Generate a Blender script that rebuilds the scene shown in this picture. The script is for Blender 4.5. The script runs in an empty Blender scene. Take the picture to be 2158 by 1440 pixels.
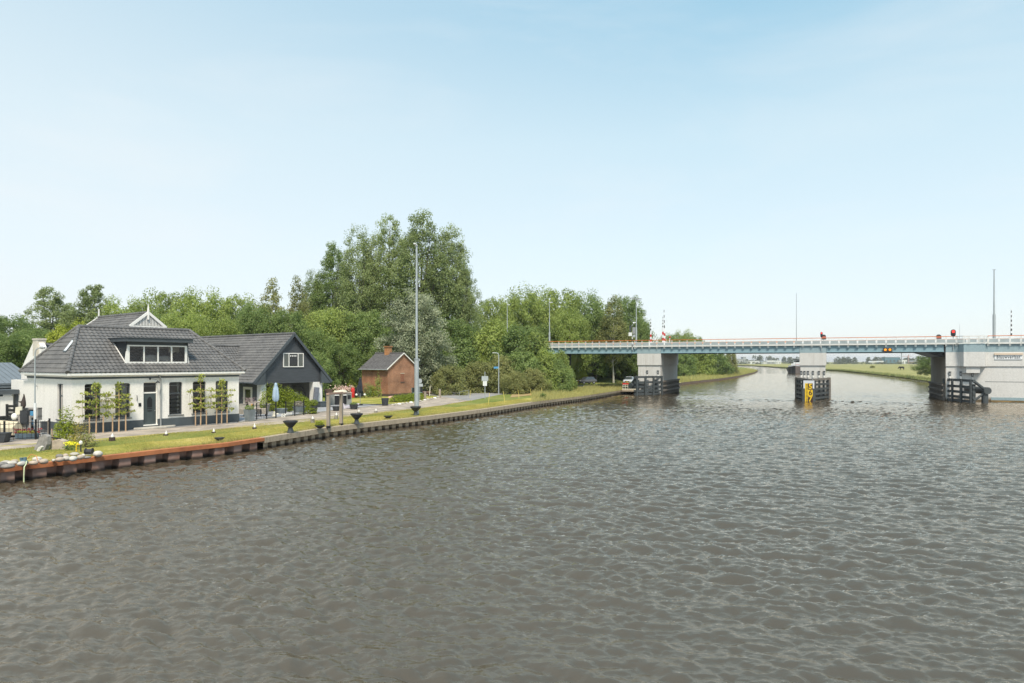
import bpy, bmesh, math, random
import numpy as np
from mathutils import Vector, Matrix
R = math.radians
SC = bpy.context.scene
COL = SC.collection

# ---------------------------------------------------------------- camera
CH = 5.7
cam = bpy.data.cameras.new('camera'); cam.lens = 24.0; cam.sensor_width = 36.0
cam.shift_y = 42 / 2158.0; cam.clip_start = 0.5; cam.clip_end = 9000
co = bpy.data.objects.new('camera', cam); COL.objects.link(co)
co.location = (0, 0, CH); co.rotation_euler = (R(90), 0, 0); SC.camera = co

# ---------------------------------------------------------------- sky, sun, exposure
SKYK = 5.6        # brightness of the haze veil in sky texture units
SUNV = Vector((0.08, -0.64, 0.95)).normalized()
w = bpy.data.worlds.new('World'); SC.world = w; w.use_nodes = True
nt = w.node_tree; nt.nodes.clear()
N = nt.nodes.new; L = nt.links.new
out = N('ShaderNodeOutputWorld'); bg = N('ShaderNodeBackground'); bg.inputs['Strength'].default_value = 0.13
sky = N('ShaderNodeTexSky'); sky.sky_type = 'NISHITA'; sky.sun_disc = False
sky.sun_elevation = math.asin(SUNV.z); sky.sun_rotation = math.atan2(SUNV.x, SUNV.y)
sky.air_density = 1.0; sky.dust_density = 0.4; sky.ozone_density = 2.0
tc = N('ShaderNodeTexCoord'); sep = N('ShaderNodeSeparateXYZ'); L(tc.outputs['Generated'], sep.inputs[0])
ramp = N('ShaderNodeValToRGB'); L(sep.outputs['Z'], ramp.inputs[0])      # thin bright veil of haze, by elevation
cr = ramp.color_ramp
cr.elements[0].position = 0.0; cr.elements[0].color = (.85, .88, .895, 1)
cr.elements[1].position = 0.85; cr.elements[1].color = (.26, .50, .70, 1)
for ps, cl in ((.16, (.775,.90,.925)), (.30, (.655,.845,.905)), (.45, (.40,.67,.815))):
    e = cr.elements.new(ps); e.color = (*cl, 1)
sc = N('ShaderNodeVectorMath'); sc.operation = 'SCALE'; sc.inputs['Scale'].default_value = SKYK; L(ramp.outputs[0], sc.inputs[0])
mx = N('ShaderNodeMixRGB'); mx.inputs[0].default_value = .80; L(sky.outputs[0], mx.inputs[1]); L(sc.outputs[0], mx.inputs[2])
mp = N('ShaderNodeMapping'); mp.inputs['Scale'].default_value = (1.0, 1.0, 3.4); mp.inputs['Rotation'].default_value = (R(8), R(-16), R(25))
L(tc.outputs['Generated'], mp.inputs[0])
nz = N('ShaderNodeTexNoise'); nz.inputs['Scale'].default_value = 2.1; nz.inputs['Detail'].default_value = 9; nz.inputs['Roughness'].default_value = .58; nz.inputs['Distortion'].default_value = .6
L(mp.outputs[0], nz.inputs[0])
mr = N('ShaderNodeMapRange'); mr.inputs[1].default_value = .47; mr.inputs[2].default_value = .80; mr.inputs[3].default_value = 0; mr.inputs[4].default_value = .34
L(nz.outputs[0], mr.inputs[0])
lf = N('ShaderNodeMapRange'); lf.inputs[1].default_value = .25; lf.inputs[2].default_value = -.65; lf.inputs[3].default_value = 0; lf.inputs[4].default_value = .42
L(sep.outputs['X'], lf.inputs[0])
ad2 = N('ShaderNodeMath'); ad2.operation = 'ADD'; ad2.use_clamp = True; L(mr.outputs[0], ad2.inputs[0]); L(lf.outputs[0], ad2.inputs[1])
mc = N('ShaderNodeMixRGB'); mc.inputs[2].default_value = (.85*SKYK, .89*SKYK, .91*SKYK, 1)
L(ad2.outputs[0], mc.inputs[0]); L(mx.outputs[0], mc.inputs[1]); L(mc.outputs[0], bg.inputs[0]); L(bg.outputs[0], out.inputs[0])
sl = bpy.data.lights.new('sun', 'SUN'); sl.energy = 3.0; sl.angle = R(12); sl.color = (1, .90, .76)
so = bpy.data.objects.new('sun', sl); COL.objects.link(so); so.rotation_euler = SUNV.to_track_quat('Z', 'Y').to_euler(); so.location = SUNV * 300
SC.view_settings.view_transform = 'Standard'; SC.view_settings.look = 'None'; SC.view_settings.gamma = 1
SC.view_settings.exposure = 0.56
try:
    SC.cycles.max_bounces = 6; SC.cycles.transparent_max_bounces = 8; SC.cycles.volume_bounces = 0
    SC.cycles.use_denoising = True; SC.cycles.caustics_reflective = False; SC.cycles.caustics_refractive = False
except Exception: pass

# ---------------------------------------------------------------- helpers
H0, F0, CX0 = 762.0, 1439.0, 1079.0
def gp(px, py, z=.9):
    Y = (CH - z) * F0 / (py - H0); return Vector(((px - CX0) / F0 * Y, Y, z))
def yp(px, py, Y):
    return Vector(((px - CX0) / F0 * Y, Y, CH - (py - H0) * Y / F0))
def tag(o, label=None, cat=None, group=None, kind=None):
    if label: o['label'] = label
    if cat: o['category'] = cat
    if group: o['group'] = group
    if kind: o['kind'] = kind
    return o
def empty(name, loc=(0, 0, 0), rz=0, label=None, cat=None, group=None):
    o = bpy.data.objects.new(name, None); COL.objects.link(o); o.location = loc; o.rotation_euler = (0, 0, rz)
    o.empty_display_size = .3
    return tag(o, label, cat, group)
def kids(o): return [c for c in bpy.data.objects if c.parent == o]
def copy_tree(o, parent=None, loc=None, rz=None, label=None, scale=None):
    c = o.copy(); COL.objects.link(c); c.parent = parent
    if loc is not None: c.location = loc
    if rz is not None: c.rotation_euler = (0, 0, rz)
    if scale is not None: c.scale = scale if hasattr(scale, '__len__') else (scale,) * 3
    if label: c['label'] = label
    for k in kids(o): copy_tree(k, c)
    return c
def np_mesh(name, V, Fq, mat, parent=None, smooth=False):
    V = np.asarray(V, dtype=np.float32); Fq = np.asarray(Fq, dtype=np.int32); k = Fq.shape[1]
    me = bpy.data.meshes.new(name); me.vertices.add(len(V)); me.vertices.foreach_set('co', V.ravel())
    me.loops.add(Fq.size); me.loops.foreach_set('vertex_index', Fq.ravel())
    me.polygons.add(len(Fq)); me.polygons.foreach_set('loop_start', np.arange(0, Fq.size, k, dtype=np.int32))
    try: me.polygons.foreach_set('loop_total', np.full(len(Fq), k, dtype=np.int32))
    except Exception: pass
    if smooth: me.polygons.foreach_set('use_smooth', np.ones(len(Fq), dtype=bool))
    me.update(calc_edges=True); me.validate()
    me.materials.append(mat)
    o = bpy.data.objects.new(name, me); COL.objects.link(o); o.parent = parent
    return o
class MB:
    def __init__(s): s.v = []; s.f = []; s.m = []
    def add(s, vs, fs, m=0):
        b = len(s.v); s.v.extend([tuple(v) for v in vs])
        for f in fs: s.f.append(tuple(i + b for i in f)); s.m.append(m)
        return s
    def quad(s, *p, m=0): return s.add(p, [tuple(range(len(p)))], m)
    def box(s, x0, y0, z0, x1, y1, z1, m=0):
        return s.add([(x0,y0,z0),(x1,y0,z0),(x1,y1,z0),(x0,y1,z0),(x0,y0,z1),(x1,y0,z1),(x1,y1,z1),(x0,y1,z1)],
            [(3,2,1,0),(4,5,6,7),(0,1,5,4),(1,2,6,5),(2,3,7,6),(3,0,4,7)], m)
    def cbox(s, c, d, M=None, m=0):
        x, y, z = d[0]/2, d[1]/2, d[2]/2; c = Vector(c)
        vs = [Vector((a*x, b*y, e*z)) for e in (-1,1) for a,b in ((-1,-1),(1,-1),(1,1),(-1,1))]
        if M is not None: vs = [M @ v for v in vs]
        return s.add([v + c for v in vs], [(3,2,1,0),(4,5,6,7),(0,1,5,4),(1,2,6,5),(2,3,7,6),(3,0,4,7)], m)
    def bar(s, p, q, wd, ht, m=0):          # rectangular bar from p to q
        p, q = Vector(p), Vector(q); d = (q - p).normalized()
        up = Vector((0,0,1)) if abs(d.z) < .95 else Vector((0,1,0))
        a = d.cross(up).normalized(); b = a.cross(d)
        vs = []
        for c in (p, q):
            for i, j in ((-1,-1),(1,-1),(1,1),(-1,1)): vs.append(c + a*(i*wd/2) + b*(j*ht/2))
        return s.add(vs, [(3,2,1,0),(4,5,6,7),(0,1,5,4),(1,2,6,5),(2,3,7,6),(3,0,4,7)], m)
    def prism(s, poly, fn, t0, t1, m=0):    # fn(a,b,t) -> point
        n = len(poly); vs = [fn(a, b, t0) for a, b in poly] + [fn(a, b, t1) for a, b in poly]
        fs = [tuple(range(n-1,-1,-1)), tuple(range(n,2*n))] + [(i,(i+1)%n,n+(i+1)%n,n+i) for i in range(n)]
        return s.add(vs, fs, m)
    def tube(s, pts, r, n=8, m=0, cap=True):
        pts = [Vector(p) for p in pts]; k = len(pts); rs = r if hasattr(r,'__len__') else [r]*k
        ref = None; vs = []
        for i, p in enumerate(pts):
            d = (pts[min(i+1,k-1)] - pts[max(i-1,0)]).normalized()
            if ref is None: ref = Vector((1,0,0)) if abs(d.x) < .8 else Vector((0,1,0))
            a = (ref - d*ref.dot(d)).normalized(); b = d.cross(a); ref = a
            for j in range(n):
                t = 2*math.pi*j/n; vs.append(p + (a*math.cos(t) + b*math.sin(t))*rs[i])
        fs = [(i*n+j, i*n+(j+1)%n, (i+1)*n+(j+1)%n, (i+1)*n+j) for i in range(k-1) for j in range(n)]
        if cap: fs += [tuple(range(n-1,-1,-1)), tuple((k-1)*n+j for j in range(n))]
        return s.add(vs, fs, m)
    def lathe(s, prof, n=16, c=(0,0,0), m=0):
        vs = []; k = len(prof)
        for r, z in prof:
            for j in range(n):
                t = 2*math.pi*j/n; vs.append((c[0]+r*math.cos(t), c[1]+r*math.sin(t), c[2]+z))
        fs = [(i*n+j, i*n+(j+1)%n, (i+1)*n+(j+1)%n, (i+1)*n+j) for i in range(k-1) for j in range(n)]
        fs += [tuple(range(n-1,-1,-1)), tuple((k-1)*n+j for j in range(n))]
        return s.add(vs, fs, m)
    def ball(s, c, r, n=10, jit=0, seed=0, m=0):
        rx, ry, rz = r if hasattr(r,'__len__') else (r,r,r); rg = random.Random(seed); k = n//2+1
        vs = [(c[0],c[1],c[2]-rz)]
        for i in range(1,k):
            ph = -math.pi/2 + math.pi*i/k
            for j in range(n):
                t = 2*math.pi*j/n; q = 1 + jit*(rg.random()-.5)
                vs.append((c[0]+rx*q*math.cos(ph)*math.cos(t), c[1]+ry*q*math.cos(ph)*math.sin(t), c[2]+rz*q*math.sin(ph)))
        vs.append((c[0],c[1],c[2]+rz)); e = len(vs)-1
        fs = [(0,1+(j+1)%n,1+j) for j in range(n)]
        fs += [(1+i*n+j,1+i*n+(j+1)%n,1+(i+1)*n+(j+1)%n,1+(i+1)*n+j) for i in range(k-2) for j in range(n)]
        fs += [(1+(k-2)*n+j,1+(k-2)*n+(j+1)%n,e) for j in range(n)]
        return s.add(vs, fs, m)
    def build(s, name, mat, parent=None, loc=None, rz=None, smooth=None, bevel=0):
        me = bpy.data.meshes.new(name); me.from_pydata(s.v, [], s.f)
        mats = mat if isinstance(mat, (list, tuple)) else [mat]
        for k in mats: me.materials.append(k)
        if len(mats) > 1: me.polygons.foreach_set('material_index', s.m)
        if bevel:
            bm = bmesh.new(); bm.from_mesh(me)
            es = [e for e in bm.edges if len(e.link_faces) == 2 and e.calc_face_angle(0) > R(30)]
            bmesh.ops.bevel(bm, geom=es, offset=bevel, segments=2, profile=.5, affect='EDGES', clamp_overlap=True)
            bm.to_mesh(me); bm.free()
        if smooth is not None:
            me.polygons.foreach_set('use_smooth', [True]*len(me.polygons))
            me.set_sharp_from_angle(angle=R(smooth))
        me.update()
        o = bpy.data.objects.new(name, me); COL.objects.link(o); o.parent = parent
        if loc is not None: o.location = loc
        if rz is not None: o.rotation_euler = (0, 0, rz)
        return o

# ---------------------------------------------------------------- materials
def newmat(name):
    m = bpy.data.materials.new(name); m.use_nodes = True; t = m.node_tree; t.nodes.clear()
    o = t.nodes.new('ShaderNodeOutputMaterial'); return m, t, o
def P(name, col, rough=.7, var=.15, scale=1.5, bump=0, bscale=30, metal=0, col2=None, stretch=(1,1,1), spec=.4, amount=None, coat=0):
    m, t, o = newmat(name); n = t.nodes.new; l = t.links.new
    b = n('ShaderNodeBsdfPrincipled'); b.inputs['Roughness'].default_value = rough; b.inputs['Metallic'].default_value = metal
    b.inputs['Specular IOR Level'].default_value = spec
    if coat: b.inputs['Coat Weight'].default_value = coat
    g = n('ShaderNodeNewGeometry'); mp = n('ShaderNodeMapping'); mp.inputs['Scale'].default_value = stretch
    l(g.outputs['Position'], mp.inputs[0])
    z = n('ShaderNodeTexNoise'); z.inputs['Scale'].default_value = scale; z.inputs['Detail'].default_value = 7; z.inputs['Roughness'].default_value = .62
    l(mp.outputs[0], z.inputs[0])
    r = n('ShaderNodeValToRGB'); r.color_ramp.elements[0].position = .32; r.color_ramp.elements[1].position = .68
    c2 = col2 if col2 else tuple(min(1, c*(1+var)) for c in col); c1 = col if col2 else tuple(c*(1-var) for c in col)
    r.color_ramp.elements[0].color = (*c1, 1); r.color_ramp.elements[1].color = (*c2, 1)
    l(z.outputs[0], r.inputs[0]); l(r.outputs[0], b.inputs['Base Color'])
    if bump:
        z2 = n('ShaderNodeTexNoise'); z2.inputs['Scale'].default_value = bscale; z2.inputs['Detail'].default_value = 4
        l(mp.outputs[0], z2.inputs[0])
        bp = n('ShaderNodeBump'); bp.inputs['Strength'].default_value = bump; bp.inputs['Distance'].default_value = .05
        l(z2.outputs[0], bp.inputs['Height']); l(bp.outputs[0], b.inputs['Normal'])
    l(b.outputs[0], o.inputs[0]); return m
def weathered(name, col, dirt, amt=.5, sc=1.0, rough=.8, water=None, bump=.1, var=.10):
    """paint or concrete with blotches and rain streaks of dirt, and (water) a stained band above the waterline"""
    m, t, o = newmat(name); n = t.nodes.new; l = t.links.new
    b = n('ShaderNodeBsdfPrincipled'); b.inputs['Roughness'].default_value = rough; b.inputs['Specular IOR Level'].default_value = .25
    g = n('ShaderNodeNewGeometry')
    def noise(scale, vec=(1,1,1), det=8):
        mp = n('ShaderNodeMapping'); mp.inputs['Scale'].default_value = vec; l(g.outputs['Position'], mp.inputs[0])
        z = n('ShaderNodeTexNoise'); z.inputs['Scale'].default_value = scale; z.inputs['Detail'].default_value = det; z.inputs['Roughness'].default_value = .65; l(mp.outputs[0], z.inputs[0]); return z
    def rng(src, a, b2, c, d):
        r = n('ShaderNodeMapRange'); r.inputs[1].default_value = a; r.inputs[2].default_value = b2; r.inputs[3].default_value = c; r.inputs[4].default_value = d; l(src, r.inputs[0]); return r.outputs[0]
    z1 = noise(.9*sc); z2 = noise(2.2*sc, (1,1,.07)); z3 = noise(7*sc)
    bl = n('ShaderNodeMath'); bl.operation = 'MULTIPLY'; l(rng(z1.outputs[0],.38,.68,.15,1), bl.inputs[0]); l(rng(z2.outputs[0],.48,.72,0,1), bl.inputs[1])
    sm = n('ShaderNodeMath'); sm.operation = 'MULTIPLY'; sm.inputs[1].default_value = amt; l(bl.outputs[0], sm.inputs[0])
    m1 = n('ShaderNodeMixRGB'); m1.inputs[1].default_value = (*col,1); m1.inputs[2].default_value = (*dirt,1); l(sm.outputs[0], m1.inputs[0])
    x = n('ShaderNodeVectorMath'); x.operation = 'SCALE'; l(m1.outputs[0], x.inputs[0]); l(rng(z3.outputs[0],.3,.7,1-var,1+var), x.inputs['Scale']); src = x.outputs[0]
    if water:
        s = n('ShaderNodeSeparateXYZ'); l(g.outputs['Position'], s.inputs[0]); k = n('ShaderNodeMath'); k.operation = 'MULTIPLY_ADD'; k.inputs[1].default_value = -.9; l(z1.outputs[0], k.inputs[0]); l(s.outputs[2], k.inputs[2])
        m2 = n('ShaderNodeMixRGB'); m2.inputs[2].default_value = (*water,1); l(rng(k.outputs[0],-.25,.15,1,0), m2.inputs[0]); l(src, m2.inputs[1]); src = m2.outputs[0]
    l(src, b.inputs['Base Color'])
    bp = n('ShaderNodeBump'); bp.inputs['Strength'].default_value = bump; bp.inputs['Distance'].default_value = .03; l(z3.outputs[0], bp.inputs['Height']); l(bp.outputs[0], b.inputs['Normal'])
    l(b.outputs[0], o.inputs[0]); return m
def brickmat(name, c1, c2, mortar, bw, bh, msz, mode='wall', rough=.85, var=.3):
    m, t, o = newmat(name); n = t.nodes.new; l = t.links.new
    b = n('ShaderNodeBsdfPrincipled'); b.inputs['Roughness'].default_value = rough; b.inputs['Specular IOR Level'].default_value = .2
    tc = n('ShaderNodeTexCoord'); s = n('ShaderNodeSeparateXYZ'); l(tc.outputs['Object'], s.inputs[0])
    c = n('ShaderNodeCombineXYZ')
    if mode == 'wall':
        a = n('ShaderNodeMath'); a.operation = 'ADD'; l(s.outputs[0], a.inputs[0]); l(s.outputs[1], a.inputs[1])
        l(a.outputs[0], c.inputs[0]); l(s.outputs[2], c.inputs[1])
    else:
        mp = n('ShaderNodeMapping'); mp.inputs['Rotation'].default_value = (0, 0, R(-52)); l(tc.outputs['Object'], mp.inputs[0])
        l(mp.outputs[0], c.inputs[0]); s2 = n('ShaderNodeSeparateXYZ'); l(mp.outputs[0], s2.inputs[0]); l(s2.outputs[0], c.inputs[0]); l(s2.outputs[1], c.inputs[1])
    k = n('ShaderNodeTexBrick'); k.inputs['Scale'].default_value = 1; k.inputs['Brick Width'].default_value = bw; k.inputs['Row Height'].default_value = bh
    k.inputs['Mortar Size'].default_value = msz; k.inputs['Color1'].default_value = (*c1, 1); k.inputs['Color2'].default_value = (*c2, 1); k.inputs['Mortar'].default_value = (*mortar, 1)
    l(c.outputs[0], k.inputs[0])
    z = n('ShaderNodeTexNoise'); z.inputs['Scale'].default_value = .8; z.inputs['Detail'].default_value = 8; l(tc.outputs['Object'], z.inputs[0])
    r = n('ShaderNodeMapRange'); r.inputs[1].default_value = .3; r.inputs[2].default_value = .7; r.inputs[3].default_value = 1-var; r.inputs[4].default_value = 1+var; l(z.outputs[0], r.inputs[0])
    x = n('ShaderNodeVectorMath'); x.operation = 'SCALE'; l(k.outputs[0], x.inputs[0]); l(r.outputs[0], x.inputs['Scale'])
    l(x.outputs[0], b.inputs['Base Color'])
    bp = n('ShaderNodeBump'); bp.inputs['Strength'].default_value = .4; bp.inputs['Distance'].default_value = .01; bp.invert = True
    l(k.outputs[1], bp.inputs['Height']); l(bp.outputs[0], b.inputs['Normal'])
    l(b.outputs[0], o.inputs[0]); return m
def leafmat(name, c1, c2, trans=.3, rough=.55, patch=1.0):
    m, t, o = newmat(name); n = t.nodes.new; l = t.links.new
    g = n('ShaderNodeNewGeometry'); oi = n('ShaderNodeObjectInfo')
    z = n('ShaderNodeTexNoise'); z.inputs['Scale'].default_value = .35; z.inputs['Detail'].default_value = 4; l(g.outputs['Position'], z.inputs[0])
    a = n('ShaderNodeMath'); a.operation = 'MULTIPLY_ADD'; a.inputs[1].default_value = .55; l(g.outputs['Random Per Island'], a.inputs[0]); 
    z2 = n('ShaderNodeMapRange'); z2.inputs[1].default_value = .35; z2.inputs[2].default_value = .65; z2.inputs[3].default_value = .14-.26*patch; z2.inputs[4].default_value = .14+.26*patch; l(z.outputs[0], z2.inputs[0])
    l(z2.outputs[0], a.inputs[2])
    a2 = n('ShaderNodeMath'); a2.operation = 'MULTIPLY_ADD'; a2.inputs[1].default_value = .36; l(oi.outputs['Random'], a2.inputs[0]); l(a.outputs[0], a2.inputs[2]); a2.use_clamp = True
    mx = n('ShaderNodeMixRGB'); mx.inputs[1].default_value = (*c1, 1); mx.inputs[2].default_value = (*c2, 1); l(a2.outputs[0], mx.inputs[0])
    d = n('ShaderNodeBsdfPrincipled'); d.inputs['Roughness'].default_value = rough; d.inputs['Specular IOR Level'].default_value = .35; l(mx.outputs[0], d.inputs['Base Color'])
    tr = n('ShaderNodeBsdfTranslucent'); l(mx.outputs[0], tr.inputs[0])
    s = n('ShaderNodeMixShader'); s.inputs[0].default_value = trans; l(d.outputs[0], s.inputs[1]); l(tr.outputs[0], s.inputs[2]); l(s.outputs[0], o.inputs[0])
    return m
def glassmat(name, tint=.8):
    m, t, o = newmat(name); n = t.nodes.new; l = t.links.new
    f = n('ShaderNodeFresnel'); f.inputs[0].default_value = 1.5
    tr = n('ShaderNodeBsdfTransparent'); tr.inputs[0].default_value = (tint, tint, tint, 1)
    gl = n('ShaderNodeBsdfGlossy'); gl.inputs['Roughness'].default_value = .02
    s = n('ShaderNodeMixShader'); l(f.outputs[0], s.inputs[0]); l(tr.outputs[0], s.inputs[1]); l(gl.outputs[0], s.inputs[2]); l(s.outputs[0], o.inputs[0]); return m
def emitmat(name, col, st):
    m, t, o = newmat(name); e = t.nodes.new('ShaderNodeEmission'); e.inputs[0].default_value = (*col, 1); e.inputs[1].default_value = st
    t.links.new(e.outputs[0], o.inputs[0]); return m

m_white = weathered('white_render', (.84,.81,.755), (.52,.49,.43), .38, 1.2, .85)
m_trim = P('white_paint', (.84,.82,.77), .45, .04, 1)
m_plinth = P('plinth_paint', (.075,.09,.098), .6, .15, 1.2, .1, 30)
m_dark = P('dark_paint', (.07,.083,.092), .5, .12, 1.5)
m_clad = P('dark_cladding', (.064,.070,.077), .55, .18, 1.4, stretch=(1,1,6))
m_tile = P('roof_tiles', (.105,.103,.102), .55, .22, 1.1, spec=.4, col2=(.178,.172,.164))
m_tile2 = P('old_roof_tiles', (.115,.108,.105), .75, .3, 2.5)
m_door = P('door_paint', (.058,.075,.078), .4, .08, 2)
m_glass = glassmat('window_glass')
m_pane = P('dark_pane', (.018,.021,.022), .04, .3, 1.5, spec=.6)
m_greypane = P('screened_pane', (.11,.12,.11), .1, .2, 2, spec=.5)
m_zinc = P('zinc', (.36,.37,.37), .45, .12, 2, metal=.3)
m_conc = weathered('pier_concrete', (.63,.615,.58), (.33,.28,.22), .75, .9, .8, (.11,.09,.055))
m_conc2 = weathered('stained_shaded_concrete', (.36,.325,.27), (.15,.12,.085), .8, .8, .85, (.09,.07,.045))  # brown dirt and the shade under the deck, both in the colour
m_blue = weathered('bridge_blue', (.26,.385,.43), (.19,.27,.29), .55, .8, .5)
m_blue2 = weathered('weathered_blue', (.30,.40,.43), (.20,.26,.28), .7, 1.0, .7)
m_under = P('bridge_underside', (.10,.11,.11), .7, .2, .5)
m_rail = P('rail_white', (.74,.74,.70), .5, .08, 1)
m_orange = P('rail_orange', (.62,.17,.035), .5, .18, .6)
m_mesh = P('rail_mesh', (.36,.41,.42), .6, .10, 1)
m_steel = P('fender_steel', (.065,.075,.078), .5, .2, 1.2)
m_timber = P('fender_timber', (.20,.18,.155), .85, .3, 2, .2, 20, stretch=(1,1,3))
m_galv = P('galvanised', (.42,.46,.47), .45, .07, 1, metal=.25)
m_capr = P('rusty_cap', (.30,.105,.045), .8, .35, .8, .15, 12, col2=(.55,.21,.085))
m_capc = weathered('cap_concrete', (.43,.355,.26), (.12,.095,.065), .85, 1.6, .9, None, .3, .2)
m_asph = P('asphalt', (.30,.29,.28), .9, .14, .5, .1, 30)
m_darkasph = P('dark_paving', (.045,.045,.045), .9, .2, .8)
m_pav = P('grey_pavers', (.34,.345,.355), .85, .1, .7, .08, 25)
m_pav2 = P('dark_pavers', (.23,.225,.22), .85, .2, 1.2, .1, 25)
m_kerb = P('kerb', (.36,.33,.28), .85, .25, 2)
m_brick = brickmat('red_brick', (.39,.18,.10), (.30,.13,.075), (.36,.27,.20), .22, .072, .007, 'wall')
m_road = brickmat('brick_road', (.47,.39,.315), (.38,.32,.27), (.31,.275,.22), .22, .11, .012, 'road', var=.35)
m_black = P('black_metal', (.016,.017,.019), .45, .2, 2)
m_char = P('charcoal', (.035,.038,.043), .6, .25, 4, .1, 30)
m_wood = P('weathered_wood', (.34,.285,.225), .85, .2, 3, .2, 30, stretch=(1,1,.3))
m_stake = P('stake_wood', (.48,.33,.20), .8, .2, 3, stretch=(1,1,.3))
m_bark = P('bark', (.12,.10,.075), .9, .35, 3, .4, 12, stretch=(1,1,.3))
m_birch = P('pale_bark', (.44,.41,.35), .8, .25, 3, stretch=(1,1,1.5))
m_red = P('red_paint', (.55,.03,.025), .4, .15, 2)
m_yellow = P('yellow_paint', (.85,.56,.02), .5, .06, 2)
m_sand = P('tan_rattan', (.40,.36,.30), .8, .2, 6, .3, 40)
m_cream = P('cream_paint', (.70,.66,.53), .6, .08, 2)
m_curtain = P('curtain', (.62,.60,.56), .9, .15, 3, stretch=(6,6,.3))
m_skyblue = P('parasol_fabric', (.40,.52,.64), .85, .12, 4)
m_stone = P('boulder', (.40,.37,.32), .85, .25, 4, .3, 20, col2=(.56,.52,.45))
m_stone2 = P('dark_boulder', (.25,.235,.215), .85, .3, 4, .3, 20)
m_soil = P('soil', (.10,.085,.06), .95, .3, 3)
m_signw = P('sign_white', (.80,.82,.82), .5, .04, 1)
m_signb = P('sign_back', (.42,.46,.48), .5, .1, 1)
m_sblue = P('sign_blue', (.10,.33,.58), .5, .06, 1)
m_l_maple = leafmat('leaf_maple', (.17,.225,.045), (.45,.535,.145), .45)
m_l_green = leafmat('leaf_green', (.115,.18,.045), (.32,.41,.13), .45)
m_l_pop = leafmat('leaf_poplar', (.15,.205,.06), (.41,.48,.20), .45)
m_l_silver = leafmat('leaf_silver', (.25,.29,.165), (.53,.56,.38), .38)
m_l_birch = leafmat('leaf_birch', (.18,.20,.06), (.42,.42,.16), .45)
m_l_bright = leafmat('leaf_bright', (.17,.24,.02), (.46,.50,.07), .42)
m_l_olive = leafmat('leaf_olive', (.17,.195,.06), (.41,.41,.155), .4)
m_l_lime = leafmat('leaf_lime', (.22,.28,.04), (.52,.55,.13), .4)
m_grassblade = leafmat('grass_blades', (.24,.25,.05), (.60,.52,.17), .25, .8, .9)
m_reed = leafmat('tall_grass_blades', (.26,.28,.08), (.56,.50,.20), .25, .8, .25)
m_reed2 = leafmat('reed_blades', (.16,.21,.06), (.42,.42,.17), .25, .8, .35)
def grassmat(name, a, b, c, s=.35):
    m, t, o = newmat(name); n = t.nodes.new; l = t.links.new
    g = n('ShaderNodeNewGeometry')
    z = n('ShaderNodeTexNoise'); z.inputs['Scale'].default_value = s; z.inputs['Detail'].default_value = 9; z.inputs['Roughness'].default_value = .65; l(g.outputs['Position'], z.inputs[0])
    r = n('ShaderNodeValToRGB'); r.color_ramp.elements[0].position = .36; r.color_ramp.elements[0].color = (*a,1); r.color_ramp.elements[1].position = .66; r.color_ramp.elements[1].color = (*c,1)
    e = r.color_ramp.elements.new(.5); e.color = (*b,1); l(z.outputs[0], r.inputs[0])
    z2 = n('ShaderNodeTexNoise'); z2.inputs['Scale'].default_value = 9; z2.inputs['Detail'].default_value = 5; l(g.outputs['Position'], z2.inputs[0])
    q = n('ShaderNodeMapRange'); q.inputs[1].default_value = .3; q.inputs[2].default_value = .7; q.inputs[3].default_value = .7; q.inputs[4].default_value = 1.25; l(z2.outputs[0], q.inputs[0])
    x = n('ShaderNodeVectorMath'); x.operation = 'SCALE'; l(r.outputs[0], x.inputs[0]); l(q.outputs[0], x.inputs['Scale'])
    b2 = n('ShaderNodeBsdfPrincipled'); b2.inputs['Roughness'].default_value = .9; b2.inputs['Specular IOR Level'].default_value = .15; l(x.outputs[0], b2.inputs['Base Color'])
    bp = n('ShaderNodeBump'); bp.inputs['Strength'].default_value = .6; bp.inputs['Distance'].default_value = .06; l(z2.outputs[0], bp.inputs['Height']); l(bp.outputs[0], b2.inputs['Normal'])
    l(b2.outputs[0], o.inputs[0]); return m
m_lawn = grassmat('lawn', (.20,.225,.04), (.36,.33,.075), (.54,.43,.165), .34)
m_ground = grassmat('ground_grass', (.12,.16,.03), (.19,.22,.05), (.30,.28,.09), .12)
m_meadow = grassmat('meadow', (.24,.245,.08), (.31,.295,.11), (.39,.345,.15), .05)
m_slope = grassmat('slope_grass', (.15,.19,.045), (.20,.24,.06), (.28,.29,.09), .25)
# ================================================================ water
def fft_tile(n, Lt, kp, wind, seed, spread=2.0, cut=.03, pw=3.2):
    """height and choppy horizontal displacement of a wind sea tile, scaled to unit rms slope"""
    rg = np.random.default_rng(seed); k1 = np.fft.fftfreq(n, Lt/n) * 2*np.pi
    kx, ky = np.meshgrid(k1, k1); k = np.hypot(kx, ky); k[0,0] = 1
    th = np.arctan2(ky, kx) - wind
    S = k**-pw * np.exp(-(kp/k)**2) * (np.abs(np.cos(th))**spread + .10) * np.exp(-(k*cut)**2); S[0,0] = 0
    A = np.sqrt(S) * (rg.normal(size=(n,n)) + 1j*rg.normal(size=(n,n)))
    h = np.real(np.fft.ifft2(A)); gx, gy = np.gradient(h, Lt/n); q = np.sqrt((gx**2+gy**2).mean())
    return h/q, np.real(np.fft.ifft2(1j*kx/k*A))/q, np.real(np.fft.ifft2(1j*ky/k*A))/q
def samp(T, Lt, x, y):
    n = T.shape[0]; u = x/Lt*n; v = y/Lt*n; i = np.floor(u).astype(int); j = np.floor(v).astype(int); a = u-i; b = v-j
    i0 = i % n; i1 = (i+1) % n; j0 = j % n; j1 = (j+1) % n
    return T[j0,i0]*(1-a)*(1-b) + T[j0,i1]*a*(1-b) + T[j1,i0]*(1-a)*b + T[j1,i1]*a*b
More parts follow.
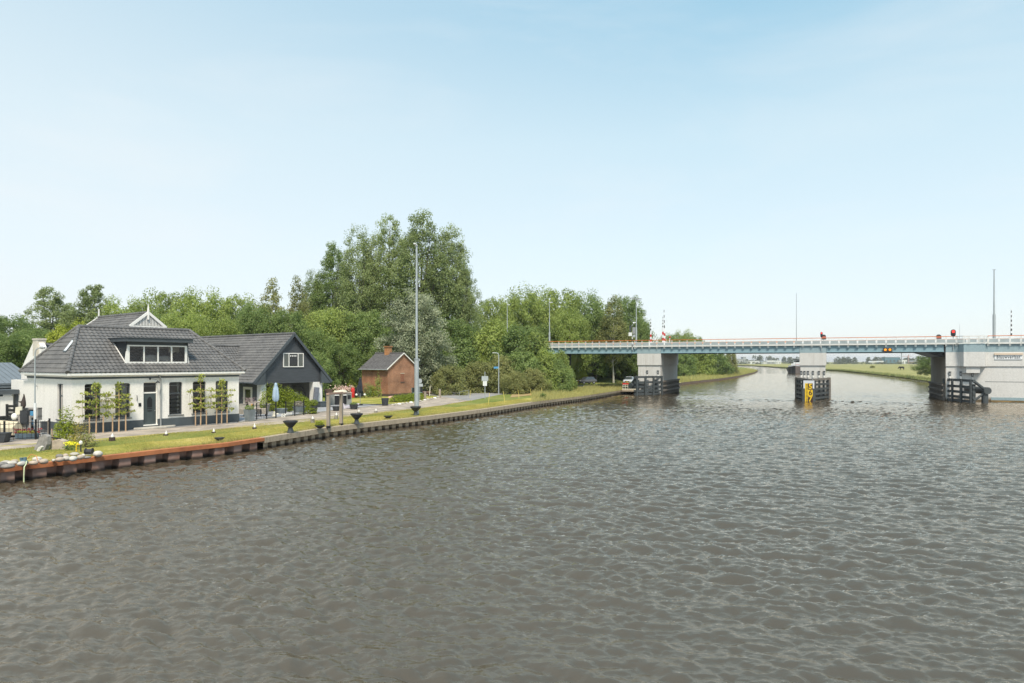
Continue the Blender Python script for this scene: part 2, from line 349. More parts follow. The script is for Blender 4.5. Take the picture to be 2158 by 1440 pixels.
def make_water():
    q = .0030; ys = [8.0]
    while ys[-1] < 1400: ys.append(ys[-1]*(1+q) if ys[-1] < 320 else ys[-1]*1.02)
    ys = np.array(ys); us = np.arange(-1.05, 1.0, q)
    U, Y = np.meshgrid(us, ys); X = U*Y
    T1 = fft_tile(512, 41.0, 2*np.pi/1.2, R(68), 3, 3.0, .04); T2 = fft_tile(768, 27.3, 2*np.pi/.6, R(98), 8, 2.2, .012, 3.0); T3 = fft_tile(256, 90.0, 2*np.pi/7.0, R(105), 11)[0]
    gust = .82 + .5*np.tanh(samp(T3, 300.0, X, Y*.6)*.45)
    td = (X-45.4)*.4157+(Y-106.95)*.9095          # distance from the bridge front: a squall line of steeper ripples before it
    gust = gust*(1+.9*np.exp(-((td+9)/3.5)**2)-.3*np.exp(-((td+22)/9)**2))
    c, s = math.cos(.35), math.sin(.35); Xr = X*c-Y*s; Yr = X*s+Y*c
    lod = np.clip(1.15 - Y/150, .25, 1)*gust; g1 = .40*lod*np.clip(.55+Y/50,.6,1); g2 = .30*lod*np.clip(1.1-Y/140,.0,1)
    Z = samp(T1[0],41.0,X,Y)*g1 + samp(T2[0],27.3,Xr,Yr)*g2
    for _ in range(8):          # the steepest crests break: smooth them
        gy, gx = np.gradient(Z); st = np.hypot(gy/np.gradient(Y,axis=0), gx/np.gradient(X,axis=1)) > .55
        st[1:] |= st[:-1]; st[:-1] |= st[1:]; st[:,1:] |= st[:,:-1]; st[:,:-1] |= st[:,1:]
        A = Z.copy(); A[1:-1,1:-1] = (Z[:-2,1:-1]+Z[2:,1:-1]+Z[1:-1,:-2]+Z[1:-1,2:]+Z[1:-1,1:-1])/5; Z = np.where(st, A, Z)
    ch = -.45
    dx = ch*(samp(T1[1],41.0,X,Y)*g1 + 0*(samp(T2[1],27.3,Xr,Yr)*c+samp(T2[2],27.3,Xr,Yr)*s)*g2)
    dy = ch*(samp(T1[2],41.0,X,Y)*g1 + 0*(-samp(T2[1],27.3,Xr,Yr)*s+samp(T2[2],27.3,Xr,Yr)*c)*g2)
    X = X+dx; Y = Y+dy
    V = np.stack([X, Y, Z], -1).reshape(-1, 3); m_, n_ = X.shape
    idx = np.arange(m_*n_).reshape(m_, n_)
    Fq = np.stack([idx[:-1,:-1], idx[:-1,1:], idx[1:,1:], idx[1:,:-1]], -1).reshape(-1, 4)
    m, t, o = newmat('canal_water'); n = t.nodes.new; l = t.links.new
    b = n('ShaderNodeBsdfDiffuse'); gl = n('ShaderNodeBsdfGlossy'); gl.inputs['Roughness'].default_value = .03; gl.inputs[0].default_value = (1,.92,.82,1)
    fr_ = n('ShaderNodeFresnel'); fr_.inputs[0].default_value = 1.9; ms = n('ShaderNodeMixShader'); l(fr_.outputs[0], ms.inputs[0]); l(b.outputs[0], ms.inputs[1]); l(gl.outputs[0], ms.inputs[2])
    g = n('ShaderNodeNewGeometry')
    zz = n('ShaderNodeTexNoise'); zz.inputs['Scale'].default_value = .05; zz.inputs['Detail'].default_value = 4; l(g.outputs['Position'], zz.inputs[0])
    cr = n('ShaderNodeValToRGB'); cr.color_ramp.elements[0].color = (.060,.048,.031,1); cr.color_ramp.elements[1].color = (.090,.073,.050,1); l(zz.outputs[0], cr.inputs[0]); l(cr.outputs[0], b.inputs[0])
    mp = n('ShaderNodeMapping'); mp.inputs['Rotation'].default_value = (0,0,R(20)); mp.inputs['Scale'].default_value = (1,1.9,1); l(g.outputs['Position'], mp.inputs[0])
    z1 = n('ShaderNodeTexNoise'); z1.inputs['Scale'].default_value = 5; z1.inputs['Detail'].default_value = 4; z1.inputs['Roughness'].default_value = .6; l(mp.outputs[0], z1.inputs[0])
    bp = n('ShaderNodeBump'); bp.inputs['Strength'].default_value = 1; bp.inputs['Distance'].default_value = .02; l(z1.outputs[0], bp.inputs['Height']); [l(bp.outputs[0], q_.inputs['Normal']) for q_ in (b, gl, fr_)]
    l(ms.outputs[0], o.inputs[0])
    tag(np_mesh('water', V, Fq, m, smooth=True), kind='structure')
make_water()

# ================================================================ banks, ground, roads
bank_px = [(-420,1042),(0,987),(230,961),(350,947.5),(480,934.4),(556,923.2),(688,902.4),(780,891.3),(900,878),(1020,862.8),(1143,845),(1227,835),(1310,822)]
bank = [gp(a, b, .75) for a, b in bank_px]
bank += [Vector((24.0,124,.75)), Vector((30.5,133,.75))]
far_px = [(1436,811),(1491,804.4),(1520,801),(1556,795.4),(1590,787),(1597,783),(1589,778.7),(1569,776)]
far = [Vector((30.5,133,0))] + [gp(a, b, 0) for a, b in far_px]
def nrm2(a, b):
    d = (b-a).normalized(); return Vector((-d.y, d.x, 0))
def offset(poly, dist, z=None):
    o = []
    for i, p in enumerate(poly):
        n = nrm2(poly[max(i-1,0)], poly[min(i+1,len(poly)-1)]); q = p + n*dist
        o.append(Vector((q.x, q.y, p.z if z is None else z)))
    return o
def strip(name, A, B, mat, kind='structure'):
    mb = MB(); n = len(A); mb.add(list(A)+list(B), [(i,i+1,n+i+1,n+i) for i in range(n-1)])
    return tag(mb.build(name, mat), kind=kind)
inner = offset(bank, 3.2, .9); back = offset(bank, .42, .765)
strip('lawn', back, inner, m_lawn)
gfar = [Vector((p.x, p.y, .55)) for p in far]
gfar_in = offset(gfar, 5, .9)
# ground: one sheet on the left bank out to the horizon
poly = [Vector((p.x,p.y,.9)) for p in inner] + gfar_in + [Vector((-900,760,.9)), Vector((-1600,700,.9)), Vector((-1600,30,.9))]
tag(MB().quad(*poly).build('ground', m_ground), kind='structure')
mb = MB(); n = len(gfar); mb.add(gfar + gfar_in, [(i,i+1,n+i+1,n+i) for i in range(n-1)])
low = [Vector((p.x, p.y, -.6)) for p in far]; mb.add(low + gfar, [(i,i+1,n+i+1,n+i) for i in range(n-1)], 1)
tag(mb.build('river_bank', [m_reed and m_meadow, P('bank_timber', (.17,.12,.085), .9, .3, .5)]), kind='structure')
# right bank and the land across the bend
rb_px = [(1550,770.4),(1596,771.8),(1664,776),(1744,780),(1800,783),(1868,789.5),(1969,800.8)]
rb = [Vector((-1500,1500,0))] + [gp(a,b,0) for a,b in rb_px] + [Vector((112,165,0)), Vector((96,120,0)), Vector((98,80,0)), Vector((120,20,0))]
rbt = offset(rb, -4, .75)
mb = MB(); n = len(rb); mb.add([Vector((p.x,p.y,-.5)) for p in rb] + rbt, [(n+i,n+i+1,i+1,i) for i in range(n-1)])
tag(mb.build('river_bank', m_ground), kind='structure')
poly = rbt + [Vector((3000,20,.75)), Vector((5200,7000,.75)), Vector((-5200,7000,.75))]
tag(MB().quad(*[Vector((p.x,p.y,.75)) for p in poly][::-1]).build('meadow', m_meadow), kind='structure')

def path_pts(lst, z): return [gp(a, b, z) for a, b in lst]
rl = path_pts([(-260,985),(0,950),(200,930),(350,915),(530,900),(657,888),(792,872),(900,860),(990,845)], .904)
ru = path_pts([(-260,952),(0,929.5),(200,913.5),(350,902.5),(503,891.5),(640,873.5),(780,857),(870,848.5),(930,836)], .904)
strip('road', rl, ru, m_road)
plaza = [gp(a,b,.908) for a,b in [(990,845),(1050,832.5),(1150,824.5),(1230,818),(1330,810.5),(1330,808),(1230,812),(1110,821),(1000,823.5),(880,824),(700,826),(700,829),(880,830),(930,836)]]
tag(MB().quad(*plaza).build('asphalt_road', m_asph), kind='structure')
# worn grass crown of the road near the house
strip('verge', [gp(a,b,.909) for a,b in [(0,941),(240,925.5),(320,917),(400,909.5)]], [gp(a,b,.909) for a,b in [(0,940),(240,922.5),(320,915.5),(400,909)]], m_lawn)
terr = [gp(a,b,.912) for a,b in [(503,891),(640,873),(780,856.5),(868,848.5),(830,852),(735,851.5),(690,851),(560,848),(470,850),(452,868)]]
tag(MB().quad(*terr).build('terrace_paving', m_pav), kind='structure')
stoep = [gp(a,b,.912) for a,b in [(-60,938),(145,917.2),(300,906),(503,891.2)]], [gp(a,b,.912) for a,b in [(-60,920),(148,913),(300,900),(503,888)]]
strip('stoep_paving', stoep[0], stoep[1], m_pav2)
yard = [gp(a,b,.916) for a,b in [(-200,948),(0,925),(145,916.5),(120,905),(0,890),(-120,890)]]
tag(MB().quad(*yard).build('yard_paving', m_pav2), kind='structure')
garden = [gp(a,b,.916) for a,b in [(735,851),(830,851.8),(868,848),(930,836),(880,835),(740,836.5)]]
tag(MB().quad(*garden).build('garden_lawn', m_lawn), kind='structure')
def kerb(pts, name='kerb', wd=.10, ht=.09, mat=None):
    mb = MB()
    for a, b in zip(pts[:-1], pts[1:]): mb.bar(a+Vector((0,0,ht/2-.02)), b+Vector((0,0,ht/2-.02)), wd, ht)
    return tag(mb.build(name, mat or m_kerb), kind='structure')
kerb(path_pts([(503,891.3),(640,873.3),(780,857.2),(868,848.8)], .9))
kerb(path_pts([(-200,950.5),(0,930.5),(75,923)], .9))

# ---- sheet piling and capping beams (rusty steel near the house, concrete beyond)
def arc(poly):
    s = [0]
    for a, b in zip(poly[:-1], poly[1:]): s.append(s[-1] + (b-a).length)
    return s
def pt_at(poly, s, v):
    for i in range(len(poly)-1):
        if v <= s[i+1] or i == len(poly)-2:
            t = (v-s[i])/(s[i+1]-s[i]); p = poly[i].lerp(poly[i+1], t); return p, nrm2(poly[i], poly[i+1])
def piling(poly, pitch, deep, z0, z1, fr=.5):
    s = arc(poly); mb = MB(); pts = []; v = 0
    while v < s[-1]-.05:
        for f, d in ((0,0),(fr,0),(fr+.07,deep),(.93,deep)):
            p, nn = pt_at(poly, s, min(v + f*pitch, s[-1])); pts.append(p + nn*(d+.05))
        v += pitch
    n = len(pts)
    zs = [z0, .18, z1]
    mb.add([Vector((p.x,p.y,z)) for z in zs for p in pts], [(k*n+i,k*n+i+1,(k+1)*n+i+1,(k+1)*n+i) for k in range(2) for i in range(n-1)])
    return mb
def capbeam(poly, wd, z0, z1, over=.06):
    A = offset(poly, -over); B = offset(poly, wd); mb = MB(); n = len(A)
    vs = [Vector((p.x,p.y,z)) for z in (z0,z1) for q in (A,B) for p in q]
    fs = []
    for i in range(n-1):
        fs += [(i,i+1,2*n+i+1,2*n+i), (2*n+i,2*n+i+1,3*n+i+1,3*n+i), (3*n+i,3*n+i+1,n+i+1,n+i), (n+i,n+i+1,i+1,i)]
    fs += [(0,2*n,3*n,n),(n-1,2*n-1,4*n-1,3*n-1)]
    return mb.add(vs, fs)
def pilemat(name, a, b, wet):
    m, t, o = newmat(name); n = t.nodes.new; l = t.links.new
    g = n('ShaderNodeNewGeometry'); z = n('ShaderNodeTexNoise'); z.inputs['Scale'].default_value = 1.6; z.inputs['Detail'].default_value = 8
    mp = n('ShaderNodeMapping'); mp.inputs['Scale'].default_value = (1,1,.35); l(g.outputs['Position'], mp.inputs[0]); l(mp.outputs[0], z.inputs[0])
    r = n('ShaderNodeValToRGB'); r.color_ramp.elements[0].position = .35; r.color_ramp.elements[0].color = (*a,1); r.color_ramp.elements[1].position = .65; r.color_ramp.elements[1].color = (*b,1); l(z.outputs[0], r.inputs[0])
    s = n('ShaderNodeSeparateXYZ'); l(g.outputs['Position'], s.inputs[0])
    zz = n('ShaderNodeMath'); zz.operation = 'MULTIPLY_ADD'; zz.inputs[1].default_value = -.12; l(z.outputs[0], zz.inputs[0]); l(s.outputs[2], zz.inputs[2])
    q = n('ShaderNodeMapRange'); q.inputs[1].default_value = .03; q.inputs[2].default_value = .16; q.inputs[3].default_value = 1; q.inputs[4].default_value = 0; l(zz.outputs[0], q.inputs[0])
    mx = n('ShaderNodeMixRGB'); mx.inputs[2].default_value = (*wet,1); l(q.outputs[0], mx.inputs[0]); l(r.outputs[0], mx.inputs[1])
    b2 = n('ShaderNodeBsdfPrincipled'); b2.inputs['Roughness'].default_value = .85; l(mx.outputs[0], b2.inputs['Base Color']); l(b2.outputs[0], o.inputs[0]); return m
m_pile1 = pilemat('pile_rust', (.24,.135,.10), (.36,.24,.20), (.045,.03,.022))
m_pile2 = pilemat('pile_steel', (.34,.25,.16), (.52,.41,.28), (.05,.038,.028))
m_pile3 = pilemat('pile_far', (.17,.115,.08), (.28,.21,.16), (.05,.038,.028))
rust = bank[:6]; conc = bank[5:13]; tail = bank[12:]
q1 = empty('quay_wall', rust[1], 0, 'rust orange capped sheet pile quay wall in front of the white house', 'quay wall')
def child(o, par):
    o.parent = par; o.matrix_parent_inverse = Matrix.Translation(-par.location); return o
child(piling(rust, 1.36, .55, -.7, .60, .45).build('sheet_piling', m_pile1), q1)
child(capbeam(rust, .40, .55, .77).build('cap', m_capr), q1)
q2 = empty('quay_wall', conc[0], 0, 'concrete capped sheet pile quay wall running on to the bridge', 'quay wall')
child(piling(conc, .86, .36, -.7, .50, .5).build('sheet_piling', m_pile2), q2)
child(capbeam(conc, .45, .42, .775).build('cap', m_capc), q2)
q3 = empty('quay_wall', tail[0], 0, 'short dark quay wall bending in behind the left bridge pier', 'quay wall')
child(piling(tail, .8, .3, -.7, .50, .5).build('sheet_piling', m_pile3), q3)
child(capbeam(tail, .45, .42, .775).build('cap', m_capc), q3)
# ================================================================ houses
RZ = math.atan2(.7866, .6174)
def wall_open(mb, fn, Lx, z0, z1, t, ops, m=0):
    """wall with real openings; fn(x, depth, z) -> point, depth 0 is the outside face"""
    xs = sorted({0, Lx, *[o[0] for o in ops], *[o[1] for o in ops]}); zs = sorted({z0, z1, *[o[2] for o in ops], *[o[3] for o in ops]})
    def solid(i, j):
        if i < 0 or j < 0 or i >= len(xs)-1 or j >= len(zs)-1: return False
        x, z = (xs[i]+xs[i+1])/2, (zs[j]+zs[j+1])/2
        return not any(o[0] < x < o[1] and o[2] < z < o[3] for o in ops)
    for i in range(len(xs)-1):
        for j in range(len(zs)-1):
            if not solid(i, j): continue
            a, b, c, d = xs[i], xs[i+1], zs[j], zs[j+1]
            mb.quad(fn(a,0,c), fn(b,0,c), fn(b,0,d), fn(a,0,d), m=m); mb.quad(fn(b,t,c), fn(a,t,c), fn(a,t,d), fn(b,t,d), m=m)
            if not solid(i-1,j): mb.quad(fn(a,t,c), fn(a,0,c), fn(a,0,d), fn(a,t,d), m=m)
            if not solid(i+1,j): mb.quad(fn(b,0,c), fn(b,t,c), fn(b,t,d), fn(b,0,d), m=m)
            if not solid(i,j-1): mb.quad(fn(a,t,c), fn(b,t,c), fn(b,0,c), fn(a,0,c), m=m)
            if not solid(i,j+1): mb.quad(fn(a,0,d), fn(b,0,d), fn(b,t,d), fn(a,t,d), m=m)
    return mb
def fillets(mb, fn, ops, r=.14, d=.06):
    for x0, x1, z0, z1 in ops:
        for sx, xx in ((1,x0),(-1,x1)):
            pl = [(xx, z1), (xx+sx*r, z1)] + [(xx+sx*(r-r*math.sin(a)), z1-r+r*math.cos(a)) for a in (.4,.8,1.2)] + [(xx, z1-r)]
            mb.prism(pl, lambda a,b,t: fn(a,t,b), .002, d)
def tile_slope(mb, O, U, V, Nn, vlen, uL, uR, tw=.3, ch=.37, amp=.05, lip=.045, m=0):
    """courses of pantiles; uL/uR give the edges of the slope at height v"""
    O, U, V, Nn = map(Vector, (O, U, V, Nn)); k = 0; v0 = 0
    prof = (0, .55, 1, .8, .35, .08)
    while v0 < vlen-.02:
        v1 = min(v0+ch, vlen)
        lo = min(uL(v0),uL(v1)); hi = max(uR(v0),uR(v1))
        n0 = int(math.floor(lo/tw*6)); n1 = int(math.ceil(hi/tw*6)); rows = []; k += 1
        for v, l in ((v0, -.012), (v0, lip), (v1, 0.0)):
            row = []
            for i in range(n0, n1+1):
                u = min(max(i*tw/6, uL(v)), uR(v)); row.append(O + U*u + V*v + Nn*(amp*prof[i%6] + l + (((i//6)*7919+k*104729)%97/97-.5)*.022*(l > 0)))
            rows.append(row)
        c = n1-n0+1; vs = rows[0]+rows[1]+rows[2]
        mb.add(vs, [(r*c+i, r*c+i+1, (r+1)*c+i+1, (r+1)*c+i) for r in (0,1) for i in range(c-1)], m)
        v0 = v1
def caps(mb, p, q, r=.13, seg=.38, m=0):
    p, q = Vector(p), Vector(q); n = max(1, int((q-p).length/seg))
    for i in range(n):
        a = p.lerp(q, i/n); b = p.lerp(q, (i+1.12)/n); mb.tube([a, b], [r*1.12, r*.9], 8, m)
def window(par, fn, x0, x1, z0, z1, dep=.12, fw=.07, bars=(), trans=None, fm=None, pm=None, sill=True, sm=None, curtain=None):
    """window > pane, sill, curtain set into an opening of a wall"""
    f = MB(); fm = fm or m_dark
    def bx(mb, a, b, c, d, y0, y1): mb.prism([(a,c),(b,c),(b,d),(a,d)], lambda u,v,t: fn(u,t,v), y0, y1)
    bx(f, x0, x0+fw, z0, z1, dep, dep+.07); bx(f, x1-fw, x1, z0, z1, dep, dep+.07)
    bx(f, x0+fw, x1-fw, z0, z0+fw, dep, dep+.07); bx(f, x0+fw, x1-fw, z1-fw, z1, dep, dep+.07)
    for b in bars: bx(f, b-fw*.4, b+fw*.4, z0+fw, z1-fw, dep+.004, dep+.066)
    if trans: bx(f, x0+fw, x1-fw, trans-.04, trans+.04, dep-.01, dep+.072)
    fo = f.build('window', fm, par)
    g = MB(); g.quad(fn(x0+fw,dep+.04,z0+fw), fn(x1-fw,dep+.04,z0+fw), fn(x1-fw,dep+.04,z1-fw), fn(x0+fw,dep+.04,z1-fw)); g.build('pane', pm or m_glass, fo)
    if sill:
        s = MB(); bx(s, x0-.09, x1+.09, z0-.07, z0-.003, -.08, dep); s.build('sill', sm or m_plinth, fo)
    if curtain:
        c = MB()
        for a, b in curtain:
            k = 10; pts = [(a+(b-a)*i/k, dep+.2+.03*(i%2)) for i in range(k+1)]
            for (ua,ta),(ub,tb) in zip(pts[:-1],pts[1:]): c.quad(fn(ua,ta,z0), fn(ub,tb,z0), fn(ub,tb,z1), fn(ua,ta,z1))
        c.build('curtain', m_curtain, fo)
    return fo

# ---------------------------------------------------------------- white farmhouse
HS = empty('farmhouse', (-29.1, 45.1, .9), RZ, 'white rendered farmhouse with dark tiled hipped roof, dormer and dark plinth by the canal', 'house')
Wd, Dp, EZ, RG = 11.86, 8.4, 4.0, 7.26
fr = lambda x, d, z: (x, d, z)                     # front wall
lf_ = lambda x, d, z: (d, x, z)                    # left wall: x runs back
wins = [(.78,1.78),(2.69,3.67),(6.37,7.34),(8.13,9.15),(9.93,10.95)]
ops = [(a,b,.86,3.28) for a,b in wins] + [(4.56,5.53,.22,3.33)]
mb = MB(); wall_open(mb, fr, Wd, .64, 3.62, .3, ops); fillets(mb, fr, ops)
wall_open(mb, lambda x,d,z: (d, Dp-x, z), Dp-.301, .64, 3.62, .3, [(Dp-2.5,Dp-1.5,.86,3.28)])
mb.box(Wd-.3, .302, .64, Wd, Dp, 3.62); mb.box(.302, Dp-.3, .64, Wd-.302, Dp, 3.62)
mb.box(.02, Dp+.002, .0, .35, 12.0, 3.4)
# gable of the rear wing with sloping parapet
mb.prism([(8.45,3.4),(12.8,3.4),(12.8,4.2),(10.2,6.25),(9.0,6.25),(8.45,5.9)], lambda a,b,t: (t,a,b), .9, 1.25)
mb.build('wall', m_white, HS)
mb = MB(); wall_open(mb, lambda x,d,z: (x-.03,d-.025,z), Wd+.06, 0, .64, .32, [(4.59,5.56,.22,.64)]); mb.box(-.03, .296, 0, .3, 8.4, .64); mb.box(Wd-.29, .296, 0, Wd+.03, 8.4, .64)
mb.build('plinth', m_plinth, HS)
mb = MB(); mb.box(.31,.31,3.0,Wd-.31,Dp-.31,3.05); mb.box(.31,3.2,.05,Wd-.31,3.3,3.0); mb.box(.31,.31,.02,Wd-.31,Dp-.31,.06)
mb.build('interior', P('interior_wall', (.5,.48,.44), .9, .1, 1), HS)
# dark frieze, moulded white cornice with gutter
mb = MB(); mb.box(-.02,-.02,3.60,Wd+.02,Dp+.02,3.74); mb.build('frieze', m_plinth, HS)
mb = MB(); mb.box(-.14,-.14,3.742,Wd+.14,Dp+.14,3.84); mb.box(-.34,-.34,3.842,Wd+.34,Dp+.34,4.02); mb.build('cornice', m_trim, HS, bevel=.02)
# roof
ov = .35; rise = RG-EZ; a0, w0 = 1.9, 4.2
def slope(mb, O, U, up2, run, rs, uL, uR, **k):
    V = Vector((up2[0]*run, up2[1]*run, rs)); ln = V.length; V.normalize(); U = Vector(U); Nn = U.cross(V)
    if Nn.z < 0: Nn = -Nn
    tile_slope(mb, O, U, V, Nn, ln, lambda v: uL(v/ln), lambda v: uR(v/ln), **k)
mb = MB()
slope(mb, (0,-ov,EZ+.03), (1,0,0), (0,1), w0+ov, rise, lambda t: -ov+t*(a0+ov), lambda t: Wd+ov-t*(a0+ov))
slope(mb, (0,Dp+ov,EZ+.03), (1,0,0), (0,-1), w0+ov, rise, lambda t: -ov+t*(a0+ov), lambda t: Wd+ov-t*(a0+ov))
slope(mb, (-ov,0,EZ+.03), (0,1,0), (1,0), a0+ov, rise, lambda t: -ov+t*(w0+ov), lambda t: Dp+ov-t*(w0+ov))
slope(mb, (Wd+ov,0,EZ+.03), (0,1,0), (-1,0), a0+ov, rise, lambda t: -ov+t*(w0+ov), lambda t: Dp+ov-t*(w0+ov))
ro = mb.build('roof', m_tile, HS, smooth=50)
mb = MB(); c1 = (a0,w0,RG+.07); c2 = (Wd-a0,w0,RG+.07)
caps(mb, c1, c2)
for p, q in (((-ov,-ov,EZ+.08),c1),((-ov,Dp+ov,EZ+.08),c1),((Wd+ov,-ov,EZ+.08),c2),((Wd+ov,Dp+ov,EZ+.08),c2)): caps(mb, p, q)
mb.build('ridge_tiles', m_tile, ro, smooth=50)
# skylight on the left hip
t = .55; p = Vector((-ov+t*(a0+ov), 2.9, EZ+t*rise+.1)); U = Vector((0,1,0)); V = Vector((a0+ov,0,rise)).normalized(); Nn = V.cross(U); Nn = Nn if Nn.z > 0 else -Nn
mb = MB(); M3 = Matrix((U,V,Nn)).transposed(); mb.cbox(p, (.6,1.1,.1), M3); sk = mb.build('skylight', m_plinth, ro)
mb = MB(); mb.cbox(p+Nn*.055, (.44,.9,.01), M3); mb.build('pane', P('bright_pane', (.75,.78,.80), .05, .05, 1, spec=.9), sk)
# barn roof behind with white trimmed gablet
GB, GV, GZ, BL = 7.5, 6.0, 8.65, 9.5
mb = MB(); bw = 4.6; brs = 3.6
slope(mb, (GB-bw,GV,GZ-brs), (0,1,0), (1,0), bw, brs, lambda t: 0, lambda t: BL)
slope(mb, (GB+bw,GV,GZ-brs), (0,1,0), (-1,0), bw, brs, lambda t: 0, lambda t: BL)
slope(mb, (GB,GV-1.6,GZ-brs), (1,0,0), (0,1), 1.6, brs-1.05, lambda t: -bw+t*(bw-1.35), lambda t: bw-t*(bw-1.35))
br = mb.build('roof', m_tile, HS, smooth=50)
mb = MB(); caps(mb, (GB,GV+.05,GZ+.06), (GB,GV+BL,GZ+.06)); mb.build('ridge_tiles', m_tile, br, smooth=50)
mb = MB(); mb.prism([(GB-1.2,GZ-1.0),(GB+1.2,GZ-1.0),(GB,GZ-.06)], lambda a,b,t: (a,t,b), GV-.02, GV+.1); gbl = mb.build('gablet', m_dark, HS)
mb = MB()
for i in range(-9, 10):
    x = GB+i*.115; hh = 1.0-abs(i*.115)/1.2*.94
    if hh > .12: mb.box(x-.028, GV-.04, GZ-.98, x+.028, GV-.021, GZ-1.0+hh)
mb.build('slats', m_trim, gbl)
mb = MB()
for s in (-1, 1): mb.bar((GB+s*1.42,GV-.1,GZ-1.1), (GB,GV-.1,GZ+.06), .09, .2)
mb.bar((GB-1.4,GV-.08,GZ-1.07), (GB+1.4,GV-.08,GZ-1.07), .12, .12); mb.build('bargeboard', m_trim, gbl)
mb = MB(); mb.tube([(GB,GV-.1,GZ-.5),(GB,GV-.1,GZ+.25),(GB,GV-.1,GZ+.75)], [.085,.085,.02], 6); mb.build('finial', m_trim, HS)
mb = MB(); mb.bar((GB,GV+BL,GZ-.3), (GB,GV+BL,GZ+.8), .09, .09); mb.bar((GB-2.3,GV+BL,GZ-1.75),(GB,GV+BL,GZ+.05),.1,.16); mb.build('finial', m_trim, HS)
# low barn walls and rear wing roof
mb = MB(); mb.box(GB-bw+.3,8.5,0,GB+bw-.3,15.4,GZ-brs+.1); mb.build('wall', m_white, HS)
mb = MB(); slope(mb, (1.25,12.9,4.1), (1,0,0), (0,-1), 3.2, 2.1, lambda t: 0, lambda t: 3.2); slope(mb, (1.25,6.6,4.1), (1,0,0), (0,1), 3.1, 2.1, lambda t: 0, lambda t: 3.2)
mb.build('roof', m_tile, HS, smooth=50)
mb = MB(); mb.box(.80,8.95,5.2,1.36,9.9,6.42); mb.box(.76,8.9,6.42,1.40,9.95,6.54); mb.build('chimney', P('chimney_render', (.62,.57,.48), .85, .2, 2, .1, 25), HS)
# dormer
DU0, DU1, DV, DB, DT = 3.62, 8.0, .5, 4.72, 5.98
mb = MB(); back_v = lambda z: -ov + (z-EZ)/rise*(w0+ov)
for u in (DU0, DU1): mb.prism([(DV,DB-.05),(DV,6.2),(back_v(6.2)+.1,6.2)], lambda a,b,t: (t,a,b), u-.04+.04*(u==DU0), u+.04*(u==DU1)+.0)
mb.box(DU0+.05,DV+.10,5.99,DU1-.05,DV+.16,6.2)
dr = mb.build('dormer', m_dark, HS)
mb = MB(); mb.box(DU0-.22,DV-.38,6.2,DU1+.22,3.3,6.46); mb.box(DU0-.28,DV-.44,6.462,DU1+.28,3.4,6.5); mb.build('fascia', m_dark, dr, bevel=.01)
mb = MB(); y0, y1 = DV, DV+.09; nb = 4; fw = .09
mb.prism([(DU0-.12,DB-.12),(DU0+.22,DB-.12),(DU0+.22,DT),(DU0+.06,DT)], lambda a,b,t: (a,t,b), y0, y1)
mb.prism([(DU1-.22,DB-.12),(DU1+.12,DB-.12),(DU1-.06,DT),(DU1-.22,DT)], lambda a,b,t: (a,t,b), y0, y1)
mb.box(DU0+.22,y0+.002,DB-.12,DU1-.22,y1,DB+.06); mb.box(DU0+.22,y0+.002,DT-.1,DU1-.22,y1,DT)
for i in range(1, nb):
    x = DU0+.22+(DU1-DU0-.44)*i/nb; mb.box(x-.05,y0+.004,DB+.06,x+.05,y1-.003,DT-.1)
mb.box(DU0-.2,y0-.06,DB-.2,DU1+.2,y1,DB-.122)
dw = mb.build('window', m_trim, dr)
mb = MB(); mb.quad((DU0+.2,y0+.05,DB),(DU1-.2,y0+.05,DB),(DU1-.2,y0+.05,DT-.05),(DU0+.2,y0+.05,DT-.05)); mb.build('pane', m_glass, dw)
mb = MB(); mb.bar((DU0-.06,DV+.02,DB-.1),(DU0-.06,back_v(6.2),6.2),.06,.2); mb.build('flashing', m_trim, dr)
mb = MB(); mb.box(DU0+.1,2.0,4.7,DU1-.1,2.1,6.2); mb.box(DU0+.1,.8,4.6,DU1-.1,2.1,4.66); mb.build('interior', P('room_wall', (.40,.37,.33), .9, .1, 1), dr)
mb = MB(); mb.ball((5.5,1.0,4.85),(.85,.35,.45),12); mb.ball((6.5,1.0,4.82),(.75,.3,.42),12); mb.build('bedding', m_curtain, dr, smooth=60)
mb = MB(); mb.box(7.1,1.6,4.66,DU1-.1,1.7,6.2); mb.build('room_screen', m_cream, dr)
# windows and door
for i, (a, b) in enumerate(wins):
    cur = {0:[(a+.55,b-.1)],1:[(a+.12,a+.4),(a+.5,b-.1)],2:[(b-.25,b-.08)],3:[(a+.1,a+.25)],4:[(a+.12,a+.5),(a+.6,b-.1)]}[i]
    wo = window(HS, fr, a, b, .86, 3.28, .12, .07, trans=2.45, curtain=cur)
    if i == 2:
        v = MB()
        for k in range(5): v.bar((a+.1,.32,2.3-k*.3),(b-.1,.32,2.3-k*.3),.04,.10)
        v.build('blind', m_black, wo)
window(HS, lambda x,d,z: (d,x,z), 1.5, 2.5, .86, 3.28, .12, .07, trans=2.45, curtain=[(1.6,2.0)])
x0, x1 = 4.56, 5.53
mb = MB(); mb.box(x0,.1,.22,x0+.05,.2,3.33); mb.box(x1-.05,.1,.22,x1,.2,3.33); mb.box(x0+.05,.1,2.5,x1-.05,.2,2.6); mb.box(x0+.05,.1,3.26,x1-.05,.2,3.33); mb.box(x0-.02,-.05,.2,x1+.02,.2,.27); mb.box(x1,-.02,.24,x1+.05,.06,3.2)
df = mb.build('door_frame', m_trim, HS)
mb = MB(); mb.quad((x0+.05,.15,2.6),(x1-.05,.15,2.6),(x1-.05,.15,3.26),(x0+.05,.15,3.26)); mb.build('transom_pane', m_glass, df)
mb = MB(); mb.box(x0+.05,.13,.27,x1-.05,.18,2.5)
for xx in (x0+.08, x1-.24): mb.box(xx,.112,.4,xx+.03,.128,2.42); mb.box(xx+.14,.112,.4,xx+.17,.128,2.42)
